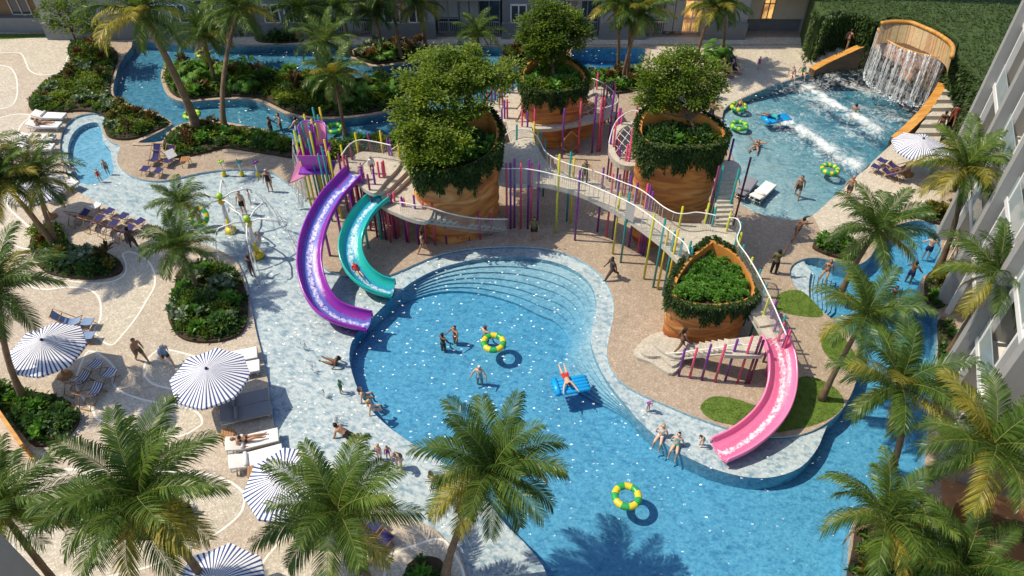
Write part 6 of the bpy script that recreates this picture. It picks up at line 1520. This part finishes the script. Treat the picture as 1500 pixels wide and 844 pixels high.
# woven pod seat
p = G(835, 224); root = empty('pod_seat', p, .3, 'leaf shaped woven pod seat under the net platform', 'pod seat'); b = MB()
vs = []; K, Q = 10, 9
for i in range(K + 1):
    t = i / K; w = sin(pi * (t ** .75)) * .55
    for j in range(Q + 1): a = pi * j / Q; vs.append((-cos(a) * w, sin(a) * w * .8, .12 + t * 1.35))
b.add(vs, [(i * (Q + 1) + j, i * (Q + 1) + j + 1, (i + 1) * (Q + 1) + j + 1, (i + 1) * (Q + 1) + j) for i in range(K) for j in range(Q)], 0, True); b.build('shell', M['timber'], root)
b = MB(); b.tube([(-sin(pi * ((i / 12) ** .75)) * .55, 0, .12 + 1.35 * i / 12) for i in range(13)] + [(sin(pi * ((i / 12) ** .75)) * .55, 0, .12 + 1.35 * i / 12) for i in range(12, -1, -1)], .04, 6); b.build('rim', M['timber_orange'], root)
b = MB(); b.lathe([(0, 0), (.35, 0), (.35, .1), (0, .14)], n=12); b.build('foot', M['wall_dark'], root)

# ================================================================== RINGS AND AIR MATTRESSES
def ring(px, c1, c2, label, n=8, R0=.43, r=.135, z=-.02, rz=0.0, s=1.0, tilt=0):
    p = G(px[0], px[1], z + .1); b = MB(); NU, NV = 40, 10; vs = []
    for i in range(NU):
        a = 2 * pi * i / NU
        for j in range(NV): q = 2 * pi * j / NV; vs.append(((R0 + r * cos(q)) * cos(a), (R0 + r * cos(q)) * sin(a), r * sin(q)))
    for i in range(NU):
        k = int((i / NU) * n) % 2 if n > 0 else 0
        b.add([], [], 0)
    b.v = [tuple(v) for v in vs]
    for i in range(NU):
        ph = (i / NU * n) % 1; m = 1 if ph < (.38 if n == 5 else .5 if n == 8 else .34) else 0
        for j in range(NV): b.f.append((i * NV + j, ((i + 1) % NU) * NV + j, ((i + 1) % NU) * NV + (j + 1) % NV, i * NV + (j + 1) % NV)); b.m.append(m); b.sm.append(True)
    o = b.build('swim_ring', [M[c1], M[c2]], None, (p.x, p.y, z + .1)); o.rotation_euler = (tilt, 0, rz); o.scale = (s, s, s); bv_ = None
    return tag(o, label, 'swim ring', 'inflatable swim rings')
ring((723, 502), 'ring_green', 'ring_yellow', 'green swim ring with yellow patches in the middle of the big pool', 5, s=1.02)
ring((918, 727), 'ring_yellow', 'ring_green', 'yellow swim ring with green patches alone in the lower pool', 5, s=1.02, rz=.4)
ring((1082, 156), 'ring_green', 'ring_yellow', 'green and yellow swim ring carrying a child in the wave pool', 6)
ring((1083, 184), 'ring_green', 'ring_lime', 'empty green and lime swim ring near the tower in the wave pool', 6)
ring((1216, 248), 'ring_yellow', 'ring_green', 'yellow and green swim ring in front of the breakers', 8)
ring((557, 110), 'ring_lime', 'ring_yellow', 'lime swim ring with a rider in the channel behind the river island', 6)
ring((281, 168), 'ring_lime', 'ring_green', 'lime swim ring with a rider beside the slanting palm trunk', 6)
ring((490, 188), 'ring_green', 'ring_lime', 'green swim ring drifting behind the tipping hopper', 6, s=1.05)
ring((297, 79), 'ring_green', 'ring_yellow', 'swim ring in the upper river channel under the tall palms', 6)
ring((291, 318), 'ring_green', 'ring_yellow', 'green swim ring carried beside the small palm at the splash pool', 6, z=.55, tilt=.9)
def mattress(a, c, w, label):
    A_, C_ = G(a[0], a[1], .08), G(c[0], c[1], .08); m = (A_ + C_) / 2; L_ = (C_ - A_).length; root = empty('air_mattress', (m.x, m.y, .02), math.atan2(C_.y - A_.y, C_.x - A_.x), label, 'air mattress', 'blue air mattresses')
    b = MB()
    for i in range(5): y = (i - 2) * w / 5; b.tube([(-L_ / 2, y, .03), (-L_ / 2 + .1, y, .06), (L_ / 2 - .1, y, .06), (L_ / 2, y, .03)], [.06, w / 9, w / 9, .06], 8)
    b.build('body', M['mat_blue'], root); b = MB(); b.tube([(-L_ / 2 + .14, -w / 2, .12), (-L_ / 2 + .14, w / 2, .12)], .13, 8); b.build('headrest', M['mat_blue'], root)
    return root
mattress((810, 569), (862, 560), .85, 'blue air mattress with a boy in red trunks in the big pool')
mattress((1119, 177), (1156, 171), .8, 'blue air mattress in the wave pool')
# ================================================================== PEOPLE
FOLK = []
def V3(*a): return Vector(a)
def skeleton(p, h):
    tp = R(p.get('torso', 0)); tr = R(p.get('roll', 0)); P = V3(0, 0, 0)
    U = V3(sin(tr), sin(tp) * cos(tr), cos(tp) * cos(tr)).normalized(); Fw = V3(0, cos(tp), -sin(tp)); Sd = U.cross(Fw) * -1; Sd = Fw.cross(U)
    if Sd.x < 0: Sd = -Sd
    hp = R(p.get('head', 0)); Hd = (U * cos(hp) + Fw * sin(hp)).normalized(); Hf = (Fw * cos(hp) - U * sin(hp)).normalized()
    w = p.get('w', 1.0)
    v, r, e, nm = [], [], [], {}
    def add(n, q, rad, par=None):
        nm[n] = len(v); v.append(q * h); r.append((rad if isinstance(rad, tuple) else (rad, rad)));
        if par: e.append((nm[par], nm[n]))
    add('pelvis', P, (.074 * w, .058 * w)); add('belly', U * .10, (.066 * w, .05 * w), 'pelvis'); add('chest', U * .2, (.083 * w, .056 * w), 'belly'); add('neckbase', U * .275, (.045, .04), 'chest'); add('neck', U * .305, .03, 'neckbase')
    add('chin', U * .305 + Hd * .03 + Hf * .008, .04, 'neck'); add('head', U * .305 + Hd * .075 + Hf * .006, (.05, .058), 'chin'); add('crown', U * .305 + Hd * .118, .038, 'head')
    for s, n in ((-1, 'L'), (1, 'R')):
        sh = U * .262 + Sd * s * .098 * (w ** .5); add('sh' + n, sh, .036, 'chest')
        a = R(p.get('arm' + n, p.get('arm', 5))); sp = R(p.get('sp' + n, p.get('sp', 12))); eb = R(p.get('el' + n, p.get('el', 12)))
        d = (-U * cos(a) + Fw * sin(a)) * cos(sp) + Sd * s * sin(sp); el = sh + d * .165; add('el' + n, el, .026, 'sh' + n)
        a2 = a + eb; d2 = (-U * cos(a2) + Fw * sin(a2)) * cos(sp * .6) + Sd * s * sin(sp * .6); wr = el + d2 * .14; add('wr' + n, wr, .018, 'el' + n)
        add('ha' + n, wr + d2 * .042, (.020, .012), 'wr' + n); nm['hd' + n] = (d2, Sd)
        hip = Sd * s * .048 + U * -.012; add('hip' + n, hip, .055, 'pelvis')
        t = R(p.get('th' + n, p.get('th', 0))); ls = R(p.get('ls' + n, p.get('ls', 4))); k = R(p.get('kn' + n, p.get('kn', 3)))
        d = V3(sin(ls) * s, sin(t) * cos(ls), -cos(t) * cos(ls)); kn = hip + d * .24; add('kn' + n, kn, .036, 'hip' + n); add('mid' + n, hip + d * .1, .05) if False else None
        t2 = t - k; d = V3(sin(ls) * s * .3, sin(t2), -cos(t2)).normalized(); an = kn + d * .235; add('an' + n, an, .022, 'kn' + n)
        f = R(p.get('ft', 90)) + t2; fd = V3(0, sin(f), -cos(f)); add('to' + n, an + fd * .075 + d * .012, (.022, .016), 'an' + n)
    return v, r, e, nm, Hd, Hf, Sd
WEAR = {'trunks': [('shorts', 'trunks')], 'bikini': [('bikini_bottom', 'bottom'), ('bikini_top', 'top')], 'suit': [('swimsuit', 'onepiece')], 'dress': [('shirt', 'shirt'), ('trousers', 'trousers')], 'tee': [('shirt', 'shirt'), ('shorts', 'trunks')]}
def person(label, px, face, pose, h=1.7, skin='tan', wear='trunks', col='black', col2=None, hair='black', z=0.0, anchor='feet', long=False, hat=False, dz=0.0, loc=None):
    h *= .86 if anchor == 'seat' else .93
    me = bpy.data.meshes.new('sk'); v, r, e, nm, Hd, Hf, Sd = skeleton(pose, h); me.from_pydata([tuple(q) for q in v], e, [])
    o = bpy.data.objects.new('sk', me); C.objects.link(o); o.modifiers.new('s', 'SKIN'); sd = me.skin_vertices[0].data
    for i, rr in enumerate(r): sd[i].radius = (rr[0] * h * 1.08, rr[1] * h * 1.08); sd[i].use_root = (i == 0)
    m = o.modifiers.new('u', 'SUBSURF'); m.levels = 1; m.render_levels = 1
    FOLK.append((o, dict(label=label, px=px, face=face, h=h, skin=skin, wear=wear, col=col, col2=col2 or col, hair=hair, z=z, anchor=anchor, long=long, hat=hat, dz=dz, loc=loc), v, nm, Hd, Hf, Sd))
def finish_people():
    dg = bpy.context.evaluated_depsgraph_get(); dg.update()
    for o, q, v, nm, Hd, Hf, Sd in FOLK:
        me = bpy.data.meshes.new_from_object(o.evaluated_get(dg)); h = q['h']
        V_ = [x.co.copy() for x in me.vertices]; Nn = [x.normal.copy() for x in me.vertices]; Fc = [tuple(p.vertices) for p in me.polygons]
        lo = min(x.z for x in V_)
        bones = [('t0', 'pelvis', 'belly'), ('t1', 'belly', 'chest'), ('t2', 'chest', 'neckbase'), ('nk', 'neckbase', 'chin'), ('hd', 'chin', 'crown')]
        for s in 'LR': bones += [('cl', 'chest', 'sh' + s), ('ua', 'sh' + s, 'el' + s), ('fa', 'el' + s, 'ha' + s), ('hp', 'pelvis', 'hip' + s), ('tg', 'hip' + s, 'kn' + s), ('sn', 'kn' + s, 'an' + s), ('fo', 'an' + s, 'to' + s)]
        B = [(n, v[nm[a]], v[nm[b]]) for n, a, b in bones]
        cls = []
        for f in Fc:
            c = sum((V_[i] for i in f), Vector()) / len(f); best = (9, '', 0)
            for n, a, b in B:
                d = b - a; t = max(0, min(1, (c - a).dot(d) / d.length_squared)); k = (c - a - d * t).length - (.05 * h if n[0] in 't' and n != 'tg' else .03 * h)
                if k < best[0]: best = (k, n, t)
            cls.append((best[1], best[2], c))
        def want(kind, n, t):
            if kind == 'trunks': return (n == 't0' and t < .55) or n == 'hp' or (n == 'tg' and t < .55)
            if kind == 'bottom': return (n == 't0' and t < .3) or n == 'hp' or (n == 'tg' and t < .1)
            if kind == 'top': return (n == 't1' and t > .55) or (n == 't2' and t < .45)
            if kind == 'onepiece': return n in ('t0', 't1', 'hp') or (n == 't2' and t < .7) or (n == 'tg' and t < .08)
            if kind == 'shirt': return n in ('t0', 't1', 't2', 'cl') or (n == 'ua' and t < .7)
            if kind == 'trousers': return n in ('hp', 'tg') or (n == 'sn' and t < .93)
        b = MB(); b.add(V_, Fc, 0, True)
        hc = v[nm['head']]
        b.ball(hc + Hf * .066 * h - Hd * .01 * h, (.008 * h, .009 * h, .012 * h), 6, 4, 0)
        for s in (-1, 1):
            b.ball(hc + Hf * .058 * h + Hd * .008 * h + Sd * s * .022 * h, .007 * h, 6, 4, 1); b.ball(hc + Sd * s * .05 * h, (.007 * h, .011 * h, .016 * h), 6, 4, 0)
        m0 = hc + Hf * .056 * h - Hd * .032 * h; b.tube([m0 - Sd * .014 * h, m0 + Hf * .003 * h, m0 + Sd * .014 * h], .0035 * h, 4, 2)
        for s, sg in (('L', -1), ('R', 1)):     # five fingers rooted in each palm
            d2, S2 = nm['hd' + s]; pa = v[nm['ha' + s]]; d2 = d2.normalized(); cr_ = d2.cross(S2).normalized(); wv_ = cr_
            for k, L in enumerate((.036, .042, .040, .032)):
                st_ = pa + wv_ * (k - 1.5) * .0095 * h; kn = st_ + d2 * L * .55 * h; b.tube([st_ - d2 * .006 * h, kn, kn + (d2 * .8 - S2 * sg * .45).normalized() * L * .5 * h], [.0052 * h, .0048 * h, .0036 * h], 5, 0)
            st_ = pa - d2 * .03 * h - wv_ * .012 * h; b.tube([st_, st_ + (d2 * .6 - wv_ * .7).normalized() * .022 * h, st_ + (d2 * .9 - wv_ * .6).normalized() * .042 * h], [.006 * h, .0055 * h, .004 * h], 5, 0)
        if q['loc'] is not None: L = Vector(q['loc'])
        else: p = G(q['px'][0], q['px'][1], max(q['z'], 0)); L = Vector((p.x, p.y, q['z']))
        if q['anchor'] == 'feet': L.z -= lo
        elif q['anchor'] == 'seat': L.z += .085 * h
        L.z += q['dz']
        ob = b.build('person', [M['skin_' + q['skin']], M['eye'], M['cl_red'] if q['skin'] == 'fair' else M['skin_brown']], None, L)
        a = G(*q['px']); t_ = G(*q['face']) if isinstance(q['face'], tuple) else None
        ob.rotation_euler = (0, 0, (math.atan2(t_.y - a.y, t_.x - a.x) - pi / 2) if t_ else q['face'])
        tag(ob, q['label'], 'person')
        for nme, kind in WEAR[q['wear']]:
            sel = [f for f, c in zip(Fc, cls) if want(kind, c[0], c[1])]
            if not sel: continue
            ids = sorted({i for f in sel for i in f}); mp = {i: k for k, i in enumerate(ids)}; w = MB(); of = (.009 if kind in ('bottom', 'top', 'onepiece') else .016) * h / 1.7
            w.add([V_[i] + Nn[i] * of for i in ids], [tuple(mp[i] for i in f) for f in sel], 0, True)
            col = q['col2'] if kind in ('trousers',) or (q['wear'] == 'tee' and kind == 'trunks') else q['col']; w.build(nme, M['cl_' + col], ob)
        sel = [f for f, c in zip(Fc, cls) if c[0] in ('hd', 'nk') and (lambda r_: (r_.dot(Hd) > .035 * h or r_.dot(Hf) < -.012 * h) and r_.dot(Hd) > -.055 * h)(c[2] - hc)]
        w = MB()
        if sel:
            ids = sorted({i for f in sel for i in f}); mp = {i: k for k, i in enumerate(ids)}; w.add([V_[i] + Nn[i] * .012 * h for i in ids], [tuple(mp[i] for i in f) for f in sel], 0, True)
        if q['long']:
            nb = v[nm['neckbase']]; w.tube([hc - Hf * .045 * h + Hd * .03 * h, hc - Hf * .062 * h - Hd * .03 * h, nb - Hf * .05 * h, nb - Hf * .055 * h - Hd * .06 * h], [.03 * h, .042 * h, .04 * h, .012 * h], 8)
        if w.v: w.build('hair', M['hair_' + q['hair']], ob)
        if q['hat']:
            w = MB(); c0 = hc + Hd * .045 * h; w.lathe([(.085 * h, 0), (.06 * h, .012 * h), (.055 * h, .045 * h), (0, .055 * h)], c0, 12); w.build('hat', M['hair_hat'], ob)
        bpy.data.objects.remove(o)
ST_ = dict(); WALK = dict(thL=24, knL=8, thR=-18, knR=18, armL=-22, armR=24, el=18, torso=4); WADE = dict(arm=18, sp=32, el=25); WAVE = dict(armR=160, spR=15, elR=5, spL=10)
SIT = dict(th=82, kn=70, torso=-12, arm=-25, sp=18, el=0, ls=10, ft=60); RECL = dict(th=88, kn=4, torso=-48, arm=-30, sp=22, el=30, ls=5, knR=45, thR=112, ft=50)
PRONE = dict(torso=78, th=-88, kn=0, arm=150, sp=25, el=25, ls=10, head=-35, ft=20); SIDE = dict(torso=55, th=-82, kn=0, arm=60, sp=20, el=25, ls=5, head=-30, ft=20); FLOAT = dict(torso=-86, th=86, kn=0, arm=95, sp=75, el=0, ls=22, head=8, ft=50)
BEND = dict(torso=35, th=18, kn=20, arm=25, sp=10, el=10, head=10); LEANB = dict(torso=26, thL=20, knL=30, thR=-22, knR=5, armR=100, armL=60, el=5, sp=10); STEP = dict(thL=48, knL=45, thR=-4, knR=6, armL=-12, armR=30, el=30, torso=8)
P_ = person
P_('tan woman in a bikini climbing the steps left of the waterfall', (1238, 70), (1260, 62), STEP, 1.68, 'tan', 'bikini', 'brownc', hair='brown', z=1.0, loc=tuple(G(1238, 73, 1.0)))
P_('blond woman sitting on the wave pool edge', (1160, 112), (1168, 130), SIT, 1.66, 'fair', 'bikini', 'white', hair='blond', long=True, anchor='seat')
P_('woman in green swimwear sitting on the wave pool edge by the timber wall', (1175, 108), (1182, 126), SIT, 1.66, 'fair', 'suit', 'green', hair='black', long=True, anchor='seat')
P_('man standing waist deep among the breakers of the wave pool', (1253, 160), (1290, 110), WADE, 1.75, 'tan', 'trunks', 'black', z=-1.15)
P_('boy lying on the blue air mattress in the wave pool', (1130, 170), (1160, 178), dict(PRONE, arm=120), 1.4, 'brown', 'tee', 'teal', 'navy', z=.3, anchor='none')
P_('child riding the swim ring in the wave pool', (1082, 156), (1060, 175), RECL, 1.25, 'tan', 'trunks', 'navy', z=.06, anchor='seat')
P_('swimmer floating on the back with arms spread in the wave pool', (1108, 213), (1095, 235), FLOAT, 1.65, 'tan', 'bikini', 'brownc', z=-.05, anchor='none')
P_('tan man wading toward the camera past the yellow and green ring', (1168, 284), (1160, 320), WALK, 1.75, 'tan', 'trunks', 'brownc', z=-.25)
P_('sunlit man walking along the right rim of the wave pool', (1240, 290), (1205, 330), WALK, 1.72, 'tan', 'trunks', 'brownc', hair='grey')
P_('dark haired woman leaning forward with arms out by the wave pool corner', (1163, 352), (1195, 340), LEANB, 1.68, 'brown', 'bikini', 'brownc', hair='black')
P_('waving man in dark clothes on the deck by the stepped pool', (1132, 401), (1140, 360), WAVE, 1.76, 'brown', 'dress', 'olive', 'black', hair='black')
P_('tan woman stepping down into the stepped pool', (1211, 399), (1195, 425), SIT, 1.66, 'tan', 'bikini', 'brownc', hair='brown', long=True, anchor='seat', z=.1)
P_('pale backed man standing in the right hand pool near its far end', (1363, 362), (1368, 330), WADE, 1.78, 'fair', 'trunks', 'navy', z=-.85)
P_('dark haired swimmer nearer the middle of the right hand pool', (1339, 394), (1360, 370), WADE, 1.7, 'brown', 'trunks', 'navy', z=-1.0)
P_('swimmer under the leaning palm crown in the right hand pool', (1311, 428), (1300, 450), WADE, 1.65, 'fair', 'bikini', 'red', hair='brown', z=-1.05)
P_('woman walking up the shaded steps right of the waterfall, front of two', (1396, 188), (1400, 160), WALK, 1.7, 'brown', 'bikini', 'red', hair='black', loc=tuple(G(1392, 184, .75)))
P_('woman walking up the shaded steps right of the waterfall, behind the other', (1376, 196), (1384, 165), WALK, 1.68, 'brown', 'bikini', 'black', hair='black', loc=tuple(G(1374, 194, .5)))
P_('boy in a dark shirt pointing from the middle of the footbridge', (857, 268), (845, 300), dict(armL=95, spL=40, elL=5), 1.55, 'tan', 'dress', 'olive', 'black', hair='brown', loc=tuple(G(856, 269, 2.8)))
P_('man in a dark vest standing in shade under the footbridge hub', (782, 352), (784, 400), ST_, 1.7, 'tan', 'tee', 'cl' and 'olive', 'black', hair='black')
P_('dark figure striding across the tan deck by the bridge poles', (895, 408), (865, 415), dict(WALK, thL=34, thR=-28), 1.72, 'dark', 'dress', 'brownc', 'brownc', hair='black')
P_('slim tan woman walking past the stair poles with one hand on her head', (621, 372), (600, 368), dict(WALK, armR=150, elR=60), 1.68, 'tan', 'bikini', 'brownc', hair='black')
P_('dark haired child descending the stair below the tower by the slides', (702, 313), (730, 330), WALK, 1.45, 'dark', 'trunks', 'black', hair='black', loc=tuple(G(702, 322, .9)))
P_('long haired woman on the stair of the low planter tower', (996, 512), (1020, 508), WALK, 1.66, 'brown', 'bikini', 'brownc', hair='black', long=True, loc=tuple(G(996, 514, .55)))
P_('tan man striding across the net platform', (766, 176), (750, 178), dict(WALK, thL=34, thR=-28), 1.72, 'brown', 'trunks', 'black', hair='black', loc=tuple(G(766, 176, 1.7)))
P_('tan woman at the river side of the net platform', (734, 158), (740, 180), ST_, 1.65, 'tan', 'bikini', 'brownc', hair='brown', loc=tuple(G(734, 158, 1.7)))
P_('child in purple swimwear at the mouth of the purple slide', (531, 257), (518, 275), ST_, 1.1, 'fair', 'suit', 'purple', hair='blond', loc=tuple(G(531, 262, 3.0)))
P_('blond child on the slide platform behind the poles', (546, 250), (545, 290), ST_, 1.15, 'tan', 'tee', 'white', 'olive', hair='blond', loc=tuple(G(546, 254, 3.0)))
P_('child in red riding down the teal slide', (522, 397), (540, 418), RECL, 1.2, 'fair', 'tee', 'red', 'navy', hair='black', anchor='seat', loc=tuple(G(523, 398, .85)))
P_('dark haired bather, left of the three in the upper middle of the big pool', (648, 494), (680, 470), WADE, 1.66, 'brown', 'bikini', 'black', z=-1.2)
P_('bather in a red top in the upper middle of the big pool', (666, 484), (640, 500), WADE, 1.62, 'tan', 'bikini', 'red', z=-1.15)
P_('pale shouldered bather just above the green ring', (711, 486), (730, 470), WADE, 1.74, 'fair', 'trunks', 'navy', hair='brown', z=-1.15)
P_('white capped bather below the green ring', (702, 543), (690, 580), WADE, 1.66, 'fair', 'suit', 'white', hair='white', z=-1.15)
P_('boy in red trunks lying across the blue air mattress in the big pool', (829, 553), (838, 580), dict(PRONE, ls=5), 1.6, 'fair', 'trunks', 'red', hair='black', z=.26, anchor='none')
P_('toddler in a purple top standing on the pale shelf at the right', (948, 598), (985, 640), BEND, .95, 'fair', 'tee', 'purple', 'white', hair='blond', z=-.12)
P_('blond woman sitting on the shelf edge at the right of the big pool', (968, 638), (955, 665), SIT, 1.68, 'fair', 'bikini', 'white', hair='blond', long=True, anchor='seat', z=-.12)
P_('dark haired woman in a turquoise bikini sitting on the shelf edge', (991, 651), (980, 680), SIT, 1.68, 'fair', 'bikini', 'teal', hair='black', long=True, anchor='seat', z=-.12)
P_('small child in turquoise swimwear before the end of the pink slide', (1029, 650), (1000, 660), BEND, 1.0, 'fair', 'suit', 'teal', hair='brown', z=-.12)
P_('brown skinned woman lounging on the pale shelf left of the big pool', (490, 531), (472, 524), dict(RECL, torso=-30, th=80, thR=84, knR=5), 1.68, 'brown', 'suit', 'brownc', hair='black', long=True, anchor='seat', z=-.12)
P_('small child in green standing alone on the pale shelf', (500, 573), (530, 580), ST_, .98, 'tan', 'tee', 'green', 'green', hair='brown', z=-.12)
P_('woman in turquoise sitting at the curved edge of the deep water, further one', (533, 580), (570, 570), SIT, 1.68, 'fair', 'bikini', 'teal', hair='brown', anchor='seat', z=-.12, long=True)
P_('fair haired woman sitting at the curved edge of the deep water, nearer one', (546, 598), (580, 590), SIT, 1.68, 'fair', 'bikini', 'white', hair='blond', anchor='seat', z=-.12, long=True)
P_('man lying on his front in the middle of the pale shelf', (507, 636), (480, 626), SIDE, 1.74, 'tan', 'trunks', 'black', hair='black', z=.02, anchor='none')
P_('little girl in a pink swimsuit on the pale shelf', (556, 670), (540, 700), ST_, 1.12, 'fair', 'suit', 'pinkc', hair='blond', long=True, z=-.12)
P_('smallest child between the pink girl and the bending woman', (569, 669), (580, 700), ST_, .95, 'tan', 'suit', 'purple', hair='brown', z=-.12)
P_('bending woman in a dark swimsuit on the pale shelf', (587, 681), (572, 700), BEND, 1.66, 'fair', 'suit', 'olive', hair='grey', z=-.12)
P_('tan man sitting at the deep edge before the foreground palm', (636, 703), (680, 690), SIT, 1.72, 'tan', 'trunks', 'black', hair='black', anchor='seat', z=-.12)
P_('dark haired woman standing under the spray at the oval bed side', (371, 403), (390, 380), dict(arm=70, el=60), 1.6, 'brown', 'suit', 'brownc', hair='black', z=-.12)
P_('man in patterned trunks between the two spider sprayers', (358, 312), (345, 330), ST_, 1.78, 'fair', 'trunks', 'black', hair='brown', z=-.12)
P_('small child beside the man at the spider sprayers', (367, 296), (350, 300), ST_, 1.1, 'fair', 'trunks', 'white', hair='brown', z=-.12)
P_('capped woman in a black swimsuit near the hopper spill', (396, 278), (385, 300), ST_, 1.68, 'tan', 'suit', 'black', hair='white', z=-.12)
P_('child in pink playing below the nearer spider sprayer', (382, 352), (370, 360), BEND, 1.0, 'fair', 'suit', 'pinkc', hair='blond', z=-.12)
P_('bare chested man walking on the pale paving', (210, 530), (230, 545), dict(WALK, armL=-10), 1.78, 'tan', 'trunks', 'olive', hair='black')
P_('old man in a blue shirt walking toward the oval bed parasol', (248, 535), (262, 548), dict(WALK, torso=14), 1.7, 'fair', 'tee', 'bluec', 'brownc', hair='white')
P_('dark figure running past the row of navy deck chairs', (199, 366), (180, 340), dict(WALK, thL=30, thR=-40, knR=50), 1.76, 'dark', 'trunks', 'brownc', hair='black')
P_('small child in a red suit wading by the little beach', (147, 264), (160, 290), ST_, 1.0, 'fair', 'suit', 'red', hair='blond', z=-.12)
P_('thin child standing at the tip of the little beach', (158, 253), (150, 280), ST_, 1.1, 'tan', 'trunks', 'olive', hair='brown', z=-.1)
P_('woman sitting on the round pool rim behind the leaning palm crowns', (101, 250), (130, 248), SIT, 1.64, 'fair', 'bikini', 'white', hair='black', anchor='seat')
P_('sunbathing woman on a white lounger at the far left', (60, 183), (88, 183), dict(RECL, torso=-60), 1.66, 'tan', 'bikini', 'brownc', hair='black', anchor='seat', loc=tuple(G(62, 182, .38)))
P_('sunbathing woman on a white lounger by the pale shelf', (362, 647), (400, 638), dict(RECL, torso=-66), 1.66, 'tan', 'bikini', 'black', hair='black', anchor='seat', loc=tuple(G(362, 646, .38)))
P_('dark haired bather in the lazy river, leftmost of three', (396, 186), (420, 190), WADE, 1.66, 'brown', 'bikini', 'black', z=-.75)
P_('bather in the lazy river, middle of three', (410, 181), (395, 185), WADE, 1.66, 'tan', 'bikini', 'brownc', z=-.75)
P_('pale bather in the lazy river nearest the tipping hopper', (435, 187), (415, 180), WADE, 1.7, 'fair', 'trunks', 'white', z=-.75)
P_('rider sitting in the lime ring beside the slanting palm', (281, 168), (300, 180), RECL, 1.6, 'brown', 'bikini', 'black', z=.02, anchor='seat')
P_('rider sitting in the lime ring behind the river island', (557, 110), (545, 125), RECL, 1.6, 'brown', 'trunks', 'black', z=.02, anchor='seat')
P_('rider in the ring under the tall palms at the top', (297, 79), (280, 90), RECL, 1.55, 'tan', 'trunks', 'navy', z=.02, anchor='seat')
P_('small child in purple standing in the palm shadow above the wave pool', (1110, 102), (1120, 125), ST_, 1.1, 'fair', 'suit', 'purple', hair='brown')
P_('sunbather lying back in a navy deck chair above the wave pool', (1079, 101), (1093, 113), dict(RECL, torso=-52), 1.68, 'fair', 'suit', 'brownc', hair='brown', anchor='seat', loc=(pc1.x, pc1.y, .30))
P_('second sunbather low in a deck chair above the wave pool', (1067, 106), (1081, 117), dict(RECL, torso=-52), 1.68, 'tan', 'trunks', 'brownc', hair='brown', anchor='seat', loc=(pc2.x, pc2.y, .30))
P_('bather whose head shows behind the tower at the wave pool', (1041, 172), (1060, 160), WADE, 1.7, 'tan', 'trunks', 'navy', z=-.3)
finish_people()
for k in PROTO:
    for q in PROTO[k]['mesh']:
        try:
            if q.get('unused') or q.get('tmpl'): bpy.data.objects.remove(q)
        except ReferenceError: pass

# ================================================================== LIGHT, AIR, CAMERA
EL = R(56); AZ = R(276)     # sun from the left, a touch behind the far building
sd_ = Vector((sin(AZ) * cos(EL), cos(AZ) * cos(EL), sin(EL)))
L = bpy.data.lights.new('sun', 'SUN'); L.energy = 3.7; L.angle = R(.5); L.color = (1.0, .87, .66)
lo = bpy.data.objects.new('sun', L); C.objects.link(lo); lo.rotation_euler = (-sd_).to_track_quat('-Z', 'Y').to_euler()
w = bpy.data.worlds.new('World'); sc.world = w; w.use_nodes = True; nt = w.node_tree
sky = nt.nodes.new('ShaderNodeTexSky'); sky.sky_type = 'NISHITA'; sky.sun_disc = False; sky.sun_elevation = EL; sky.sun_rotation = AZ
sky.air_density = 1.0; sky.dust_density = 1.0; sky.ozone_density = 1.0
nt.links.new(sky.outputs[0], nt.nodes['Background'].inputs['Color']); nt.nodes['Background'].inputs['Strength'].default_value = .15
cam = bpy.data.cameras.new('camera'); co = bpy.data.objects.new('camera', cam); C.objects.link(co); sc.camera = co
cam.sensor_fit = 'HORIZONTAL'; cam.sensor_width = 36; cam.lens = 36 * F / 1500; cam.clip_end = 3000; cam.clip_start = .5
co.location = (0, 0, H); co.rotation_euler = (R(90) - TH, 0, 0)
vs_ = sc.view_settings; vs_.view_transform = 'Standard'; vs_.look = 'None'; vs_.exposure = .28; vs_.gamma = 1; vs_.use_curve_mapping = False
sc.cycles.use_denoising = True; sc.cycles.max_bounces = 8; sc.cycles.transparent_max_bounces = 24; sc.cycles.sample_clamp_indirect = 6
sc.cycles.caustics_reflective = False; sc.cycles.caustics_refractive = False
